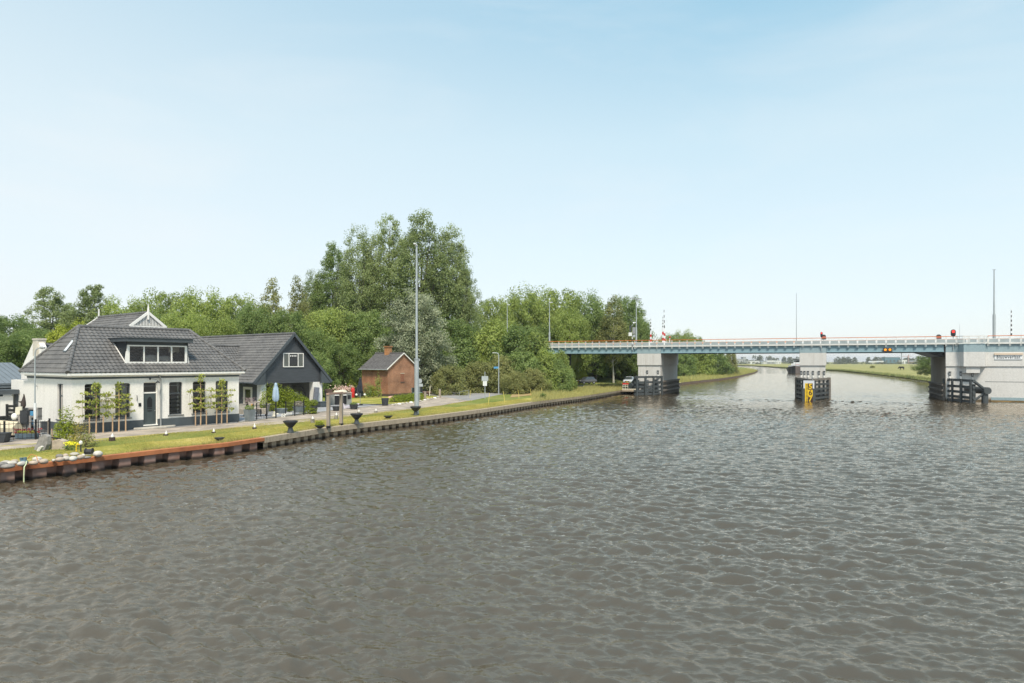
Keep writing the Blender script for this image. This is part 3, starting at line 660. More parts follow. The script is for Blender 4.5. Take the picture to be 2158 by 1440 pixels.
dd = mb.build('door', m_door, HS)
mb = MB(); xc = (x0+x1)/2
mb.prism([(xc-.17,1.5),(xc+.17,1.5),(xc+.17,2.05),(xc+.1,2.2),(xc,2.26),(xc-.1,2.2),(xc-.17,2.05)], lambda a,b,t: (a,t,b), .112, .128)
for k in range(4): mb.bar((xc-.15+k*.1,.105,1.52),(xc-.15+k*.1,.105,2.1),.015,.015)
mb.box(xc-.17,.11,1.38,xc+.17,.128,1.44); mb.box(xc-.15,.105,1.22,xc+.15,.128,1.28); mb.build('grille', m_black, dd)
mb = MB(); mb.ball((x1-.13,.09,1.25),.035,8); mb.build('handle', m_zinc, dd)
mb = MB(); pl = [(xc-1.15,-.04),(xc-1.3,-.35),(xc-.9,-.75),(xc-.2,-.92),(xc+.7,-.85),(xc+1.5,-.55),(xc+1.7,-.2),(xc+1.5,-.04)]
mb.prism(pl, lambda a,b,t: (a,b,t), .0, .13); mb.build('door_step', m_stone, HS, bevel=.03)
mb = MB(); px = 5.72; mb.tube([(px-.25,-.26,3.85),(px-.1,-.2,3.7),(px,-.12,3.5),(px,-.1,3.2),(px,-.1,.5)], .05, 8); mb.tube([(px,-.1,.5),(px,-.1,.12)],.06,8); mb.build('downpipe', m_zinc, HS, smooth=50)
mb = MB(); mb.tube([(5.0,-.01,3.5),(5.02,-.15,3.56),(5.3,-.42,3.5),(5.35,-.45,3.4)], .015, 6); mb.lathe([(.03,0),(.13,-.1),(.14,-.14)],10,(5.35,-.45,3.4)); mb.ball((5.0,-.05,3.55),.07,8); mb.build('wall_lamp', m_black, HS, smooth=50)
mb = MB(); mb.box(4.22,-.03,1.6,4.40,-.002,1.85); mb.build('letter_plate', m_black, HS); mb = MB(); mb.tube([(4.1,-.05,2.0),(4.1,-.08,2.15),(4.1,-.05,2.4)],.02,6); mb.build('bell_pull', m_black, HS)
mb = MB(); mb.lathe([(.0,-.06),(.06,-.06),(.03,.05),(.0,.06)],8,(-.08,6.2,3.05)); mb.build('wall_lamp', m_zinc, HS)

# ---------------------------------------------------------------- dark timber annex with open carport
AN = empty('timber_house', (-24.7, 67, .9), RZ, 'dark timber clad house with steep tiled gable over an open carport', 'house')
GW, AE, AR, AO, AL = 7.25, 2.72, 7.6, .95, 20
hw = GW/2+AO; cxu = GW/2; sl_ = (AR-AE)/hw
zr = lambda u: AR - abs(u-cxu)*sl_
mb = MB()
slope(mb, (-AO,-.35,AE), (0,1,0), (1,0), hw, AR-AE, lambda t: 0, lambda t: AL)
slope(mb, (GW+AO,-.35,AE), (0,1,0), (-1,0), hw, AR-AE, lambda t: 0, lambda t: AL)
ar = mb.build('roof', m_tile, AN, smooth=50)
mb = MB(); caps(mb, (cxu,-.35,AR+.06), (cxu,AL,AR+.06)); mb.build('ridge_tiles', m_tile, ar, smooth=50)
mb = MB()
mb.prism([(-8.5,3.3),(-8.5,3.1),(2.6,3.1),(2.6,6.3)], lambda a,b,t: (a,t,b), 8.2, 8.3)
slope(mb, (-8.5,4.4,3.2), (1,0,0), (0,1), 3.7, 3.2, lambda t: 0, lambda t: 8.6+t*2.7)
vr = mb.build('roof', m_tile, AN, smooth=50)
mb = MB(); caps(mb, (-8.5,8.1,6.45), (2.6,8.1,6.45)); mb.build('ridge_tiles', m_tile, vr, smooth=50)
# gable wall of horizontal boards
mb = MB(); z = 2.62
while z < AR-.25:
    z1 = min(z+.16, AR-.2); a, b = max(-.35, cxu-(AR-.12-z)/sl_), min(GW+.35, cxu+(AR-.12-z)/sl_); a1, b1 = max(-.35, cxu-(AR-.12-z1)/sl_), min(GW+.35, cxu+(AR-.12-z1)/sl_)
    mb.add([(a,-.02,z),(b,-.02,z),(b1,0.0,z1),(a1,0.0,z1),(a,.14,z),(b,.14,z),(b1,.14,z1),(a1,.14,z1)], [(0,1,2,3),(7,6,5,4),(0,4,5,1),(3,2,6,7),(0,3,7,4),(1,5,6,2)]); z = z1
mb.build('wall', m_clad, AN)
mb = MB()
for s in (-1, 1): mb.bar((cxu+s*(hw+.02),-.38,AE-.08), (cxu,-.38,AR-.02), .06, .26)
for s in (-1, 1):
    e = cxu+s*(hw-.05); i_ = cxu+s*(GW/2-.35)
    mb.prism([(e,AE-.2),(i_,AE-.2),(i_,zr(i_)-.3),(cxu+s*(hw-.35),zr(cxu+s*(hw-.35))-.3)], lambda a,b,t: (a,t,b), -.36, -.05)
mb.build('bargeboard', m_dark, AN)
wx0, wx1, wz0, wz1 = 2.5, 4.9, 4.22, 5.66
mb = MB()
for a,b,c,d in ((wx0,wx1,wz1-.08,wz1),(wx0,wx1,wz0,wz0+.08),(wx0,wx0+.08,wz0+.08,wz1-.08),(wx1-.08,wx1,wz0+.08,wz1-.08),(wx0+.62,wx0+.7,wz0+.08,wz1-.08),(wx1-.7,wx1-.62,wz0+.08,wz1-.08)): mb.box(a,-.1,c,b,-.024,d)
gw = mb.build('window', m_trim, AN)
mb = MB(); mb.box(wx0+.7,-.06,wz0+.08,wx1-.7,-.026,wz1-.08); mb.build('pane', m_pane, gw)
mb = MB(); mb.box(wx0+.08,-.06,wz0+.08,wx0+.62,-.026,wz1-.08); mb.build('side_pane', m_greypane, gw)
mb = MB(); mb.box(wx1-.62,-.06,wz0+.08,wx1-.08,-.026,wz1-.08); mb.build('side_pane', m_greypane, gw)
mb = MB(); mb.box(wx0+.78,-.066,wz1-.25,wx1-.78,-.061,wz1-.235)
for k in range(4): mb.box(wx0+.82+k*.2,-.068,wz1-.36,wx0+.93+k*.2,-.061,wz1-.234)
mb.build('garland', m_trim, gw)
for a, b in ((0,.62),(GW-1.15,GW)):
    mb = MB(); mb.box(a,-.02,.5,b,.6,2.64); pl = mb.build('pillar', m_white, AN); mb = MB(); mb.box(a-.02,-.04,0,b+.02,.62,.5); mb.build('pillar_base', m_plinth, pl)
mb = MB(); wall_open(mb, lambda x,d,z: (x,5.2+d,z), GW, 0, 2.9, .2, [(.3,2.2,0,2.5),(3.55,4.35,1.3,2.15),(5.35,6.1,1.3,2.15)])
mb.box(GW-.2,.6,0,GW-.02,5.2,2.8); mb.build('carport_wall', P('carport_render', (.50,.49,.47), .85, .08, .8), AN)
mb = MB(); mb.box(.05,.3,2.64,GW-.05,5.4,2.7); mb.build('ceiling', m_cream, AN); mb = MB(); mb.box(.3,6.8,0,GW,6.9,2.8); mb.build('back_wall', m_black, AN)
# dark boarded side wall with the cream door
mb = MB(); wall_open(mb, lambda x,d,z: (.02+d,14-x,z), 14, 0, 2.95, .15, [(14-3.1,14-1.45,.05,2.25)])
mb.build('side_wall', m_clad, AN)
f = MB()
for a,b,c,d in ((1.45,1.75,.05,2.25),(2.8,3.1,.05,2.25),(1.75,2.8,2.0,2.25),(1.75,2.8,.05,.3)): f.box(.0,a,c,.1,b,d)
do = f.build('door', m_cream, AN); mb = MB(); mb.box(.05,1.75,.3,.07,2.8,2.0); mb.build('pane', m_pane, do)
mb = MB(); mb.bar((-.02,2.88,1.05),(-.02,2.76,1.05),.03,.03); mb.build('handle', m_zinc, do)
mb = MB(); mb.lathe([(.0,.05),(.07,.03),(.17,-.07),(.18,-.1)],10,(-.25,2.6,2.6)); mb.bar((0,2.6,2.66),(-.25,2.6,2.66),.03,.03); mb.build('wall_lamp', m_zinc, AN)
mb = MB()
for s, a in ((-1,-AO),(1,GW+AO)): mb.tube([(a+s*.06,-.35,AE-.03),(a+s*.06,AL,AE-.03)], .07, 8)
mb.build('gutter', m_dark, AN)
mb = MB(); mb.tube([(GW+AO,-.1,AE-.05),(GW+.1,.1,AE-.4),(GW+.06,.1,.1)], .04, 6); mb.build('downpipe', m_dark, AN)

# ---------------------------------------------------------------- neighbour's dark shed at the left edge
o = gp(-8, 886)
SH = empty('dark_shed', (-40.2, 53.5, .9), RZ, 'dark slate blue shed with low sheet roof and white doors at the left edge', 'shed')
mb = MB(); mb.box(-6,0,0,2.2,6,2.7); mb.build('wall', m_dark, SH)
mb = MB(); mb.box(-6.3,-.4,2.72,2.6,-.1,2.95); mb.prism([(-.45,2.95),(6.4,4.55),(6.4,4.7),(-.45,3.1)], lambda a,b,t: (t,a,b), -6.3, 2.6)
for k in range(22): mb.bar((-6.1+k*.4,-.4,3.12),(-6.1+k*.4,6.3,4.70),.03,.04)
mb.build('roof', P('sheet_roof', (.16,.185,.205), .45, .1, 1), SH)
mb = MB(); mb.box(-2.0,-.06,.1,-.3,-.003,2.1); mb.box(.25,-.06,.8,1.2,-.003,2.2); mb.build('door', m_trim, SH)
# lean-to porch with dark fascia next to it
PO = empty('porch', (-37.6, 51.6, .9), RZ, 'small dark porch with flat roof between the shed and the white house', 'porch')
mb = MB(); mb.box(-3.5,-.6,2.35,.9,1.2,2.62); mb.box(-3.4,-.5,2.622,.7,1.0,2.68); mb.build('roof', m_dark, PO)
mb = MB(); mb.box(.0,-.3,0,.75,.2,2.35); mb.build('wall', m_dark, PO); mb = MB(); mb.box(-1.0,-.35,.75,-.2,-.25,2.2); mb.build('panel', m_trim, PO)
mb = MB(); mb.tube([(.55,-.65,2.4),(.85,-.65,2.55)],.1,8); mb.build('gutter_end', m_cream, PO)

# ---------------------------------------------------------------- brick pump house
PH = empty('brick_hut', (-17.05, 93.8, .9), RZ, 'small red brick hut with steep slate roof and orange brick chimney', 'hut')
S, HE, HA = 5.5, 3.95, 5.95
mb = MB(); mb.prism([(0,0),(S,0),(S,HE),(S/2,HA),(0,HE)], lambda a,b,t: (a,t,b), 0, S); mb.build('wall', m_brick, PH)
mb = MB(); mb.box(-.03,-.03,0,S+.03,S+.03,.32); mb.build('plinth', P('dark_brick', (.10,.07,.055), .85, .2, 3), PH)
hs = S/2+.35; k_ = (HA-HE)/(S/2); mb = MB()
slope(mb, (-.35,-.25,HE-.35*k_+.03), (0,1,0), (1,0), hs, hs*k_, lambda t: 0, lambda t: S+.5, tw=.25, ch=.3, amp=.012, lip=.02)
slope(mb, (S+.35,-.25,HE-.35*k_+.03), (0,1,0), (-1,0), hs, hs*k_, lambda t: 0, lambda t: S+.5, tw=.25, ch=.3, amp=.012, lip=.02)
pr = mb.build('roof', m_tile2, PH)
mb = MB(); caps(mb, (S/2,-.25,HA+.05), (S/2,S+.25,HA+.05), .1); mb.build('ridge_tiles', m_tile2, pr)
mb = MB(); mb.tube([(-.4,-.25,HE-.4*k_),(-.4,S+.25,HE-.4*k_)],.08,8); mb.build('gutter', m_zinc, PH)
mb = MB()
for s in (-1,1): mb.bar((S/2+s*(hs+.02),-.24,HE-.36*k_),(S/2,-.24,HA+.02),.04,.14)
mb.build('bargeboard', m_trim, PH)
mb = MB(); mb.box(S/2-.4,2.6,HA-.3,S/2+.3,3.4,HA+.90); mb.box(S/2-.5,2.5,HA+.90,S/2+.4,3.5,HA+1.06)
mb.build('chimney', brickmat('orange_brick', (.50,.22,.08), (.40,.16,.06), (.35,.25,.16), .22, .072, .01), PH)
mb = MB(); mb.box(2.35,-.02,1.95,3.0,-.003,3.1); mb.build('blocked_window', P('infill_brick', (.27,.115,.07), .9, .2, 6), PH)
mb = MB(); mb.box(2.3,-.05,3.1,3.05,-.003,3.16); mb.build('lintel', m_cream, PH); mb = MB(); mb.box(2.3,-.06,1.83,3.05,-.003,1.95); mb.build('sill', P('dark_sill', (.10,.07,.055), .85, .2, 3), PH)
# ================================================================ bridge
BO = Vector((45.4, 106.95, 0)); BR = math.atan2(-.4157, .9095)
BD = Vector((.9095, -.4157, 0)); BN = Vector((.4157, .9095, 0))
def bw_(s, t, z=0): return BO + BD*s + BN*t + Vector((0,0,z))
def s_of(px, t=0):
    r = (px-CX0)/F0; q = BO + BN*t; return (r*q.y - q.x)/(BD.x - r*BD.y)
def bz(py, s, t=0): q = bw_(s, t); return CH - (py-H0)*q.y/F0
BRG = empty('road_bridge', BO, BR, 'long blue steel road bridge on grey concrete piers across the canal', 'bridge')
DW = 15.0; ZB, ZT = 7.1, 8.2
# girder plates with visible panel joints
mb = MB(); s = -62.0; cuts = []
piers = [(-26.15,-22.06),(-.33,3.5),(19.2,48)]
def girder_run(a, b):
    n = max(1, round((b-a)/3.75)); mb2 = MB()
    for k in range(n):
        x0 = a+(b-a)*k/n; x1 = a+(b-a)*(k+1)/n
        mb2.box(x0+.02, 0, ZB+.06, x1-.02, .05, ZT); 
    mb2.box(a,.052,ZB+.06,b,.5,ZT-.01); mb2.box(a,-.12,ZB,b,.6,ZB+.06)
    mb2.box(a,DW-.6,ZB,b,DW,ZT)
    return mb2
for a, b in ((-62,-26.17),(-22.04,-.35),(3.52,19.0)):
    girder_run(a, b).build('girder', m_blue, BRG)
mb = MB()
for a, b in ((-62,-26.17),(-22.04,-.35),(3.52,19.0)):
    mb.box(a,.61,ZT-.45,b,DW-.61,ZT-.05)
    for t in (3,6,9,12): mb.box(a,t-.2,ZB+.1,b,t+.2,ZT-.452)
    k = a+1
    while k < b: mb.box(k,.612,ZB+.35,k+.12,DW-.612,ZT-.453); k += 3.75
mb.build('deck_underside', m_under, BRG)
mb = MB(); mb.box(-62,-.25,ZT+.002,19.1,DW+.2,ZT+.10); mb.box(19.3,-.25,ZT+.002,48,DW+.2,ZT+.10); mb.build('deck', m_asph, BRG)
mb = MB(); mb.box(-62,-.3,ZT-.02,48,-.252,ZT+.16); mb.build('deck_edge', m_rail, BRG)
# railing
proto = MB(); proto.box(-.09,-.33,ZT-.32,-.05,-.25,9.27); proto.box(.05,-.33,ZT-.32,.09,-.25,9.27); proto.box(-.05,-.33,8.38,.05,-.27,8.46); proto.box(-.05,-.33,8.9,.05,-.27,8.98)
po = proto.build('railing_post', m_rail, BRG)
brk = MB(); brk.box(-.16,-.25,ZT-.42,.16,-.002,ZT-.30); bo = brk.build('bracket', m_blue, po)
n = 69; ss = [s_of(1165) + 1.27*i for i in range(n)]
for i, sx in enumerate(ss):
    onp = any(a-.2 < sx < b+.2 for a, b in piers)
    if i == 0: po.location = (sx,0,0)
    else:
        c = po.copy(); COL.objects.link(c); c.location = (sx,0,0); c.parent = BRG
        if not onp: d = bo.copy(); COL.objects.link(d); d.parent = c
mb = MB(); mb.box(-55,-.34,9.27,48,-.24,9.36); mb.build('handrail', m_orange, BRG)
mb = MB(); mb.box(-55,-.31,8.90,48,-.27,8.97); mb.box(-55,-.31,8.33,48,-.27,8.40); mb.build('railing_bar', m_rail, BRG)
mb = MB()
for sx in [ss[0]-1.27*k for k in range(1,9)] + ss: mb.box(sx+.12,-.30,8.42,sx+1.15,-.285,8.88)
mb.build('railing_mesh', m_mesh, BRG)
mb = MB(); mb.box(-62,DW-.1,9.27,48,DW,9.36); mb.build('handrail', m_orange, BRG)
mb = MB(); mb.box(-62,DW-.1,8.4,48,DW-.05,8.9); mb.build('railing_mesh', m_mesh, BRG)
mb = MB(); mb.box(-60,3.0,8.75,-1,3.12,9.0)
for k in range(22): mb.box(-58+k*2.6,3.13,8.3,-57.9+k*2.6,3.2,8.9)
mb.build('guard_rail', m_orange, BRG)
# left and centre piers
def pier(s0, s1, nm='pier'):
    mb = MB(); mb.box(s0,-.06,ZB-.05,s1,DW+.2,ZT-.0); mb.build('pier_head', m_blue2, BRG)
    p = MB(); p.box(s0-.0,-.05,5.05,s1+.0,DW+.2,ZB-.052); p.box(s0+.12,.12,-1,s1-.12,DW,5.05)
    p.box(s0+.2,.2,5.0,s1-.2,DW-.1,5.1); p.box(s0+.05,.05,-1,s1-.05,DW+.1,.55)
    return p.build(nm, m_conc, BRG, bevel=.03)
pl1 = pier(*piers[0]); pl2 = pier(*piers[1])
def pier_lamps(par, lst, t=.11):
    for sx, z in lst:
        mb = MB(); mb.box(sx-.13,t-.14,z-.28,sx+.13,t-.002,z+.28); mb.box(sx-.17,t-.2,z+.28,sx+.17,t-.002,z+.33); hs_ = mb.build('signal_box', m_steel, par)
        mb = MB(); mb.box(sx-.07,t-.16,z-.18,sx+.07,t-.142,z+.15); mb.build('lens', m_zinc, hs_)
        mb = MB(); mb.lathe([(.05,.1),(.14,0),(.10,-.22),(.0,-.26)], 8, (sx,t-.16,z-.5)); mb.build('floodlight', m_trim, hs_)
pier_lamps(pl1, [(s_of(1364),bz(785,-24)),(s_of(1386.5),bz(785,-24))])
pier_lamps(pl2, [(s_of(p),bz(786.5,1)) for p in (1688.5,1695.5,1703,1713.5,1726,1737)])
# timber fender walls along pier sides
def side_fender(par, sx, sg, t0, t1):
    mb = MB(); k = t0
    while k < t1: mb.box(min(sx,sx+sg*.22), k, -.6, max(sx,sx+sg*.22), k+.28, 2.35); k += .95
    for z in (.75, 1.5, 2.3): mb.box(min(sx+sg*.22,sx+sg*.40), t0-.1, z-.14, max(sx+sg*.22,sx+sg*.40), t1, z+.14)
    mb.build('timber_fender', m_timber, par)
side_fender(pl1, -22.1, 1, .6, 15); side_fender(pl2, 3.45, 1, .6, 15); side_fender(pl2, -.28, -1, .6, 15)
# right pier: bascule chamber with projecting bays
s0, s1 = piers[2]
mb = MB(); mb.box(s0,-.06,ZB-.05,s1,DW+.2,ZT)
sb0, sb1, sbd = s_of(2031,-1.2), s_of(2074.6,-1.2), 1.2
bay = lambda a,b,t: (a,b,t)
mb.prism([(sb0-.5,-.05),(sb0,-sbd),(sb1,-sbd),(sb1+.4,-.05)], bay, ZB-.045, ZT+.003); mb.build('pier_head', m_blue2, BRG)
mb = MB(); mb.box(s0,-.05,5.0,s1,DW+.2,ZB-.052); mb.box(s0+.06,.1,-1,s1,DW,5.0)
mb.prism([(sb0-.5,-.04),(sb0,-sbd),(sb1,-sbd),(sb1+.4,-.04)], bay, 5.0-.02, ZB-.047)
sl0, sl1 = s_of(2036.8,-1.0), s_of(2065.7,-1.0)
mb.prism([(sl0-.45,.09),(sl0,-.95),(sl1,-.95),(sl1+.1,.09)], bay, 4.05, 5.0-.022)
pr3 = mb.build('pier', weathered('chamber_concrete', (.66,.65,.62), (.38,.36,.31), .6, .7, .8, (.12,.09,.05)), BRG, bevel=.02)
mb = MB(); mb.box(s0-.004,.12,.6,s0+.05,DW-.05,ZB-.06); mb.build('stained_shaded_face', m_conc2, pr3)  # channel side of the chamber: dirt, with the deck's shade painted in
mb = MB(); mb.box(s0+4.8,.094,2.78,s1,.099,2.85); mb.build('joint', m_steel, pr3)
mb = MB(); mb.box(s0+5.5,.05,.22,s1,.098,.62); mb.build('painted_band', m_blue2, pr3)
mb = MB(); mb.box(s0+5.5,.03,-.5,s1,.098,.21); mb.build('waterline_stain', P('algae_rust', (.10,.075,.035), .8, .5, 1.2, col2=(.36,.24,.10), stretch=(1,1,3)), pr3)
pier_lamps(pr3, [(s_of(2002),bz(788,19.6)),(s_of(2025),bz(788,20.8)),(s_of(2049.5),bz(790,22.2))], .09)
side_fender(pr3, s0, -1, .6, 15)
mb = MB(); mb.prism([(s0-2.6,ZB-.002),(s0-.05,ZB-.002),(s0-.05,ZB-.75),(s0-.5,ZB-.7)], lambda a,b,t: (a,t,b), .8, DW-.8)
mb.prism([(s0-.95,ZB+.02),(s0-.25,ZT-.1),(s0-.03,ZT-.1),(s0-.03,ZB-.2)], lambda a,b,t: (a,t,b), .05, DW-.3)
mb.build('counterweight', m_black, BRG)
# bent railing around the bay
mb = MB()
pts = [(sb0-.7,-.3),(sb0,-sbd-.12),(sb1,-sbd-.12),(sb1+.55,-.3)]
for z, h in ((9.3,.1),(8.93,.07),(8.36,.07)):
    for (a,b),(c,d) in zip(pts[:-1],pts[1:]): mb.bar((a,b,z),(c,d,z),.06,h)
for a,b in pts+[((sb0+sb1)/2-.6,-sbd-.12),((sb0+sb1)/2+.6,-sbd-.12)]: mb.box(a-.1,b-.03,8.2,a-.04,b+.03,9.3); mb.box(a+.04,b-.03,8.2,a+.10,b+.03,9.3)
mb.build('bay_railing', m_rail, BRG)
# orange navigation lights hung on the bascule span
def disc(mb, c, r, d, n=16, m=0):        # disc facing local -y
    return mb.tube([(c[0],c[1],c[2]),(c[0],c[1]-d,c[2])], r, n, m)
sx = s_of(1870.5); NL = empty('navigation_light', bw_(sx,-.2,7.42), BR, 'pair of glowing orange navigation lights hung below the bridge railing', 'signal light')
mb = MB(); mb.box(-.62,-.05,-.25,.62,.05,.25); mb.bar((-.5,-.1,.3),(-.1,-.1,1.0),.05,.05); mb.build('housing', m_steel, NL)
for a in (-.3,.3):
    mb = MB(); disc(mb,(a,-.05,0),.24,.06); mb.build('hood', P('hood_brown', (.10,.04,.01), .5, .1, 1), NL)
    mb = MB(); disc(mb,(a,-.1,.03),.17,.03); mb.build('lens', emitmat('orange_lamp', (1,.33,.03), 1.3), NL)

# ---------------------------------------------------------------- steel guide fenders and centre nose
def guide_fender(p, q, zt, label, strut=None, sg=1):
    d = Vector((q.x-p.x, q.y-p.y, 0)); Ln = d.length; rz = math.atan2(d.y, d.x)
    E = empty('guide_fender', (p.x,p.y,0), rz, label, 'fender')
    fs = sg   # which side faces the water lane (local +y * fs)
    for z in (zt-.12, zt-1.0, zt-1.75, zt-2.45, .22):
        mb = MB(); mb.box(-.1,-.16,z-.17,Ln+.1,.16,z+.17); mb.build('beam', m_steel, E)
    n = 4
    for k in range(n):
        x = .25+(Ln-.5)*k/(n-1); mb = MB(); mb.box(x-.17,fs*.165 if fs>0 else -.36,-.5,x+.17,.36 if fs>0 else -.165,zt-.05); mb.build('post', m_steel, E)
    for k in range(3):
        x = .9+(Ln-1.8)*k/2; mb = MB(); mb.tube([(x,-fs*.4,-1),(x,-fs*.4,zt-.6)], .28, 10); mb.build('pile', m_zinc if k==1 else m_steel, E)
    if strut:
        for a, b, r in strut:
            mb = MB(); mb.tube([a,b], r, 12); mb.build('strut', m_steel, E)
    return E
p1, q1_ = Vector((25.6,116.6,0)), gp(1338,834,0)
L1 = (q1_-p1).length
guide_fender(p1, q1_, 3.2, 'dark steel guide fender beside the left bridge pier', [((L1*.4,-1.6,1.6),(L1+.2,-1.0,1.6),.5),((L1-.4,-.3,2.9),(L1-.2,-1.6,1.5),.22)], 1)
p2, q2_ = Vector((63.4,100.0,0)), Vector((62.35,92.2,0))
L2 = (q2_-p2).length
guide_fender(p2, q2_, 3.2, 'dark steel guide fender with round strut beside the right bridge pier', [((L2*.3,1.7,1.75),(L2+.15,1.7,1.75),.48),((L2-.3,.2,3.0),(L2-.2,1.5,1.9),.2),((L2-.4,1.6,-.6),(L2-.4,1.6,1.6),.4),((L2-.3,.2,.4),(L2-.3,1.6,1.5),.15)], -1)
NF = empty('nose_fender', bw_(1.55,-5,0), BR, 'pointed timber and steel fender in front of the centre bridge pier', 'fender')
tip = (-.35,-4.6); lc = (-2.25,4.2); rc = (2.3,4.2)
for a, b in ((lc,tip),(tip,rc)):
    for z in (3.05,2.3,1.62,.95,.3):
        mb = MB(); mb.bar((*a,z),(*b,z),.26,.3); mb.build('beam', m_timber if z > 3 else m_steel, NF)
    for k in range(5):
        t_ = .06+.88*k/4; x = a[0]+(b[0]-a[0])*t_; y = a[1]+(b[1]-a[1])*t_
        mb = MB(); mb.bar((x,y+.3,-.6),(x,y+.3,3.0),.3,.3); mb.build('post', m_steel, NF)
for a in (lc, rc):
    mb = MB(); mb.tube([(a[0],a[1],-.6),(a[0],a[1],3.25)],.28,10); mb.tube([(a[0],a[1]+4,-.6),(a[0],a[1]+4,3.1)],.24,10); mb.build('pile', m_timber, NF)
mb = MB(); mb.tube([(tip[0],tip[1]+.2,-.6),(tip[0],tip[1]+.2,3.1)],.4,12); mb.build('pile', m_steel, NF)
mb = MB(); mb.prism([lc,tip,rc], lambda a,b,t: (a,b+.25,t), 2.7, 2.78); mb.build('platform', m_steel, NF)
# ---- height gauge: yellow and dark blocks with figures 5 6 7
def text_obj(s, size, mat, par, loc, ext=.004, spacing=1.0, name='lettering', bold=0.0):
    cu = bpy.data.curves.new(name, 'FONT'); cu.body = s; cu.size = size; cu.align_x = 'CENTER'; cu.align_y = 'CENTER'; cu.extrude = ext; cu.space_character = spacing; cu.offset = bold
    tmp = bpy.data.objects.new(name, cu); COL.objects.link(tmp); dg = bpy.context.evaluated_depsgraph_get(); dg.update()
    me = bpy.data.meshes.new_from_object(tmp.evaluated_get(dg)); bpy.data.objects.remove(tmp); bpy.data.curves.remove(cu)
    me.materials.clear(); me.materials.append(mat)
    o = bpy.data.objects.new(name, me); COL.objects.link(o); o.parent = par; o.location = loc; o.rotation_euler = (R(90),0,0); return o
tw = NF.matrix_world
gpos = BO + BD*1.2 + BN*(-10.05)
HG = empty('height_gauge', gpos, BR, 'yellow clearance gauge with the figures 5, 6 and 7 on the centre pier nose', 'gauge')
m_gdark = P('gauge_dark', (.05,.022,.018), .5, .1, 1)
mb = MB(); mb.box(-.72,-.03,1.85,.72,.03,2.98); mb.build('back_board', P('gauge_white', (.66,.68,.72), .5, .06, 1), HG)
mb = MB(); mb.box(-.5,-.05,-.3,.5,-.031,2.58); mb.build('scale_board', m_yellow, HG)
mb = MB(); mb.box(-.12,-.056,1.68,.5,-.052,2.58); mb.build('dark_block', m_gdark, HG); mb = MB(); mb.box(-.12,-.056,-.3,.5,-.052,.78); mb.build('dark_block', m_gdark, HG)
mb = MB()
for k in range(13): mb.box(-.36,-.056,.05+k*.195,-.14,-.052,.13+k*.195)
mb.build('scale_mark', m_gdark, HG)
for s_, z, mt in (('5',2.12,m_yellow),('6',1.22,m_gdark),('7',.36,m_yellow)): text_obj(s_, .98, mt, HG, (.2,-.064,z), .005, name='digit', bold=.012 if s_=='6' else .03)
mb = MB(); mb.box(-.85,-.02,-.4,-.52,.06,1.84); mb.box(.52,-.02,-.4,.85,.06,1.84); mb.build('side_post', m_steel, HG)
mb = MB(); mb.bar((.55,.2,3.0),(.05,.1,3.9),.09,.06); mb.build('lamp_arm', m_zinc, HG)
# ---- place name board with canopy lamp
sx = (s_of(2096)+s_of(2154))/2; bwid = s_of(2154)-s_of(2096); zc = bz(753,sx); hh = (757.5-748.5)*.5*bw_(sx,0).y/F0
NB = empty('name_board', bw_(sx,-.06,zc), BR, 'white place name board with canopy on the right bridge pier', 'sign')
mb = MB(); mb.box(-bwid/2,-.06,-hh,bwid/2,-.0,hh); mb.build('board', m_signw, NB)
mb = MB(); mb.box(-bwid/2-.03,-.07,-hh-.05,bwid/2+.03,.0,-hh-.002); mb.build('edge_strip', m_galv, NB)
mb = MB(); mb.box(-bwid/2-.05,-.2,hh+.02,bwid/2+.05,-.0,hh+.28); mb.build('canopy', P('canopy_cream', (.66,.54,.42), .6, .1, 1), NB)
to = text_obj('Blauwverlaat', .62, P('letter_grey', (.09,.10,.11), .6, .1, 2), NB, (0,-.068,0), .005, 1.2, bold=.012)
xs_ = [v.co.x for v in to.data.vertices]; to.scale = (.86*bwid/(max(xs_)-min(xs_)), 1, 1)
# ================================================================ trees
def leaf_quads(rg, Pc, Nn, size, asp=.55, jit=.35):
    n = len(Pc); t = rg.normal(size=(n,3)); t -= Nn*(t*Nn).sum(1,keepdims=True); t /= np.linalg.norm(t,axis=1,keepdims=True)+1e-9
    s = np.cross(Nn, t); Ls = (size*(1-jit/2+jit*rg.random(n)))[:,None]*.5; Ws = Ls*asp
    V = np.stack([Pc-t*Ls, Pc+s*Ws+t*Ls*.15, Pc+t*Ls, Pc-s*Ws+t*Ls*.15], 1).reshape(-1,3)
    return V, np.arange(4*n).reshape(n,4)
ENV = {
 'round': lambda t: np.sqrt(np.clip(1-np.abs(2*t-.96)**2.5,0.02,1)),
 'dome': lambda t: np.clip(1-t**3.2,0,1)**.5*np.clip(.66+t*1.3,0,1),
 'poplar': lambda t: np.clip(t*3.2+.35,0,1)*np.clip((1-t)*1.9+.2,0,1)**.75,
 'bigpop': lambda t: np.clip(.55+t*1.1,0,1)*np.clip((1-t)*1.75+.17,0,1)**.85,
 'birch': lambda t: np.clip(t*2.4+.15,0,1)*np.clip((1-t)*1.5+.06,0,1)**.8,
 'bush': lambda t: np.clip(1-t**2.2,0,1)**.5,
 'wedge': lambda t: np.clip(1-t**1.3,0,1)**.6,
}
ENV['oval'] = lambda t: np.clip(t*4+.45,0,1)*np.sqrt(np.clip(1-(1.62*t-.62)**2,0.01,1))
TREES = {}
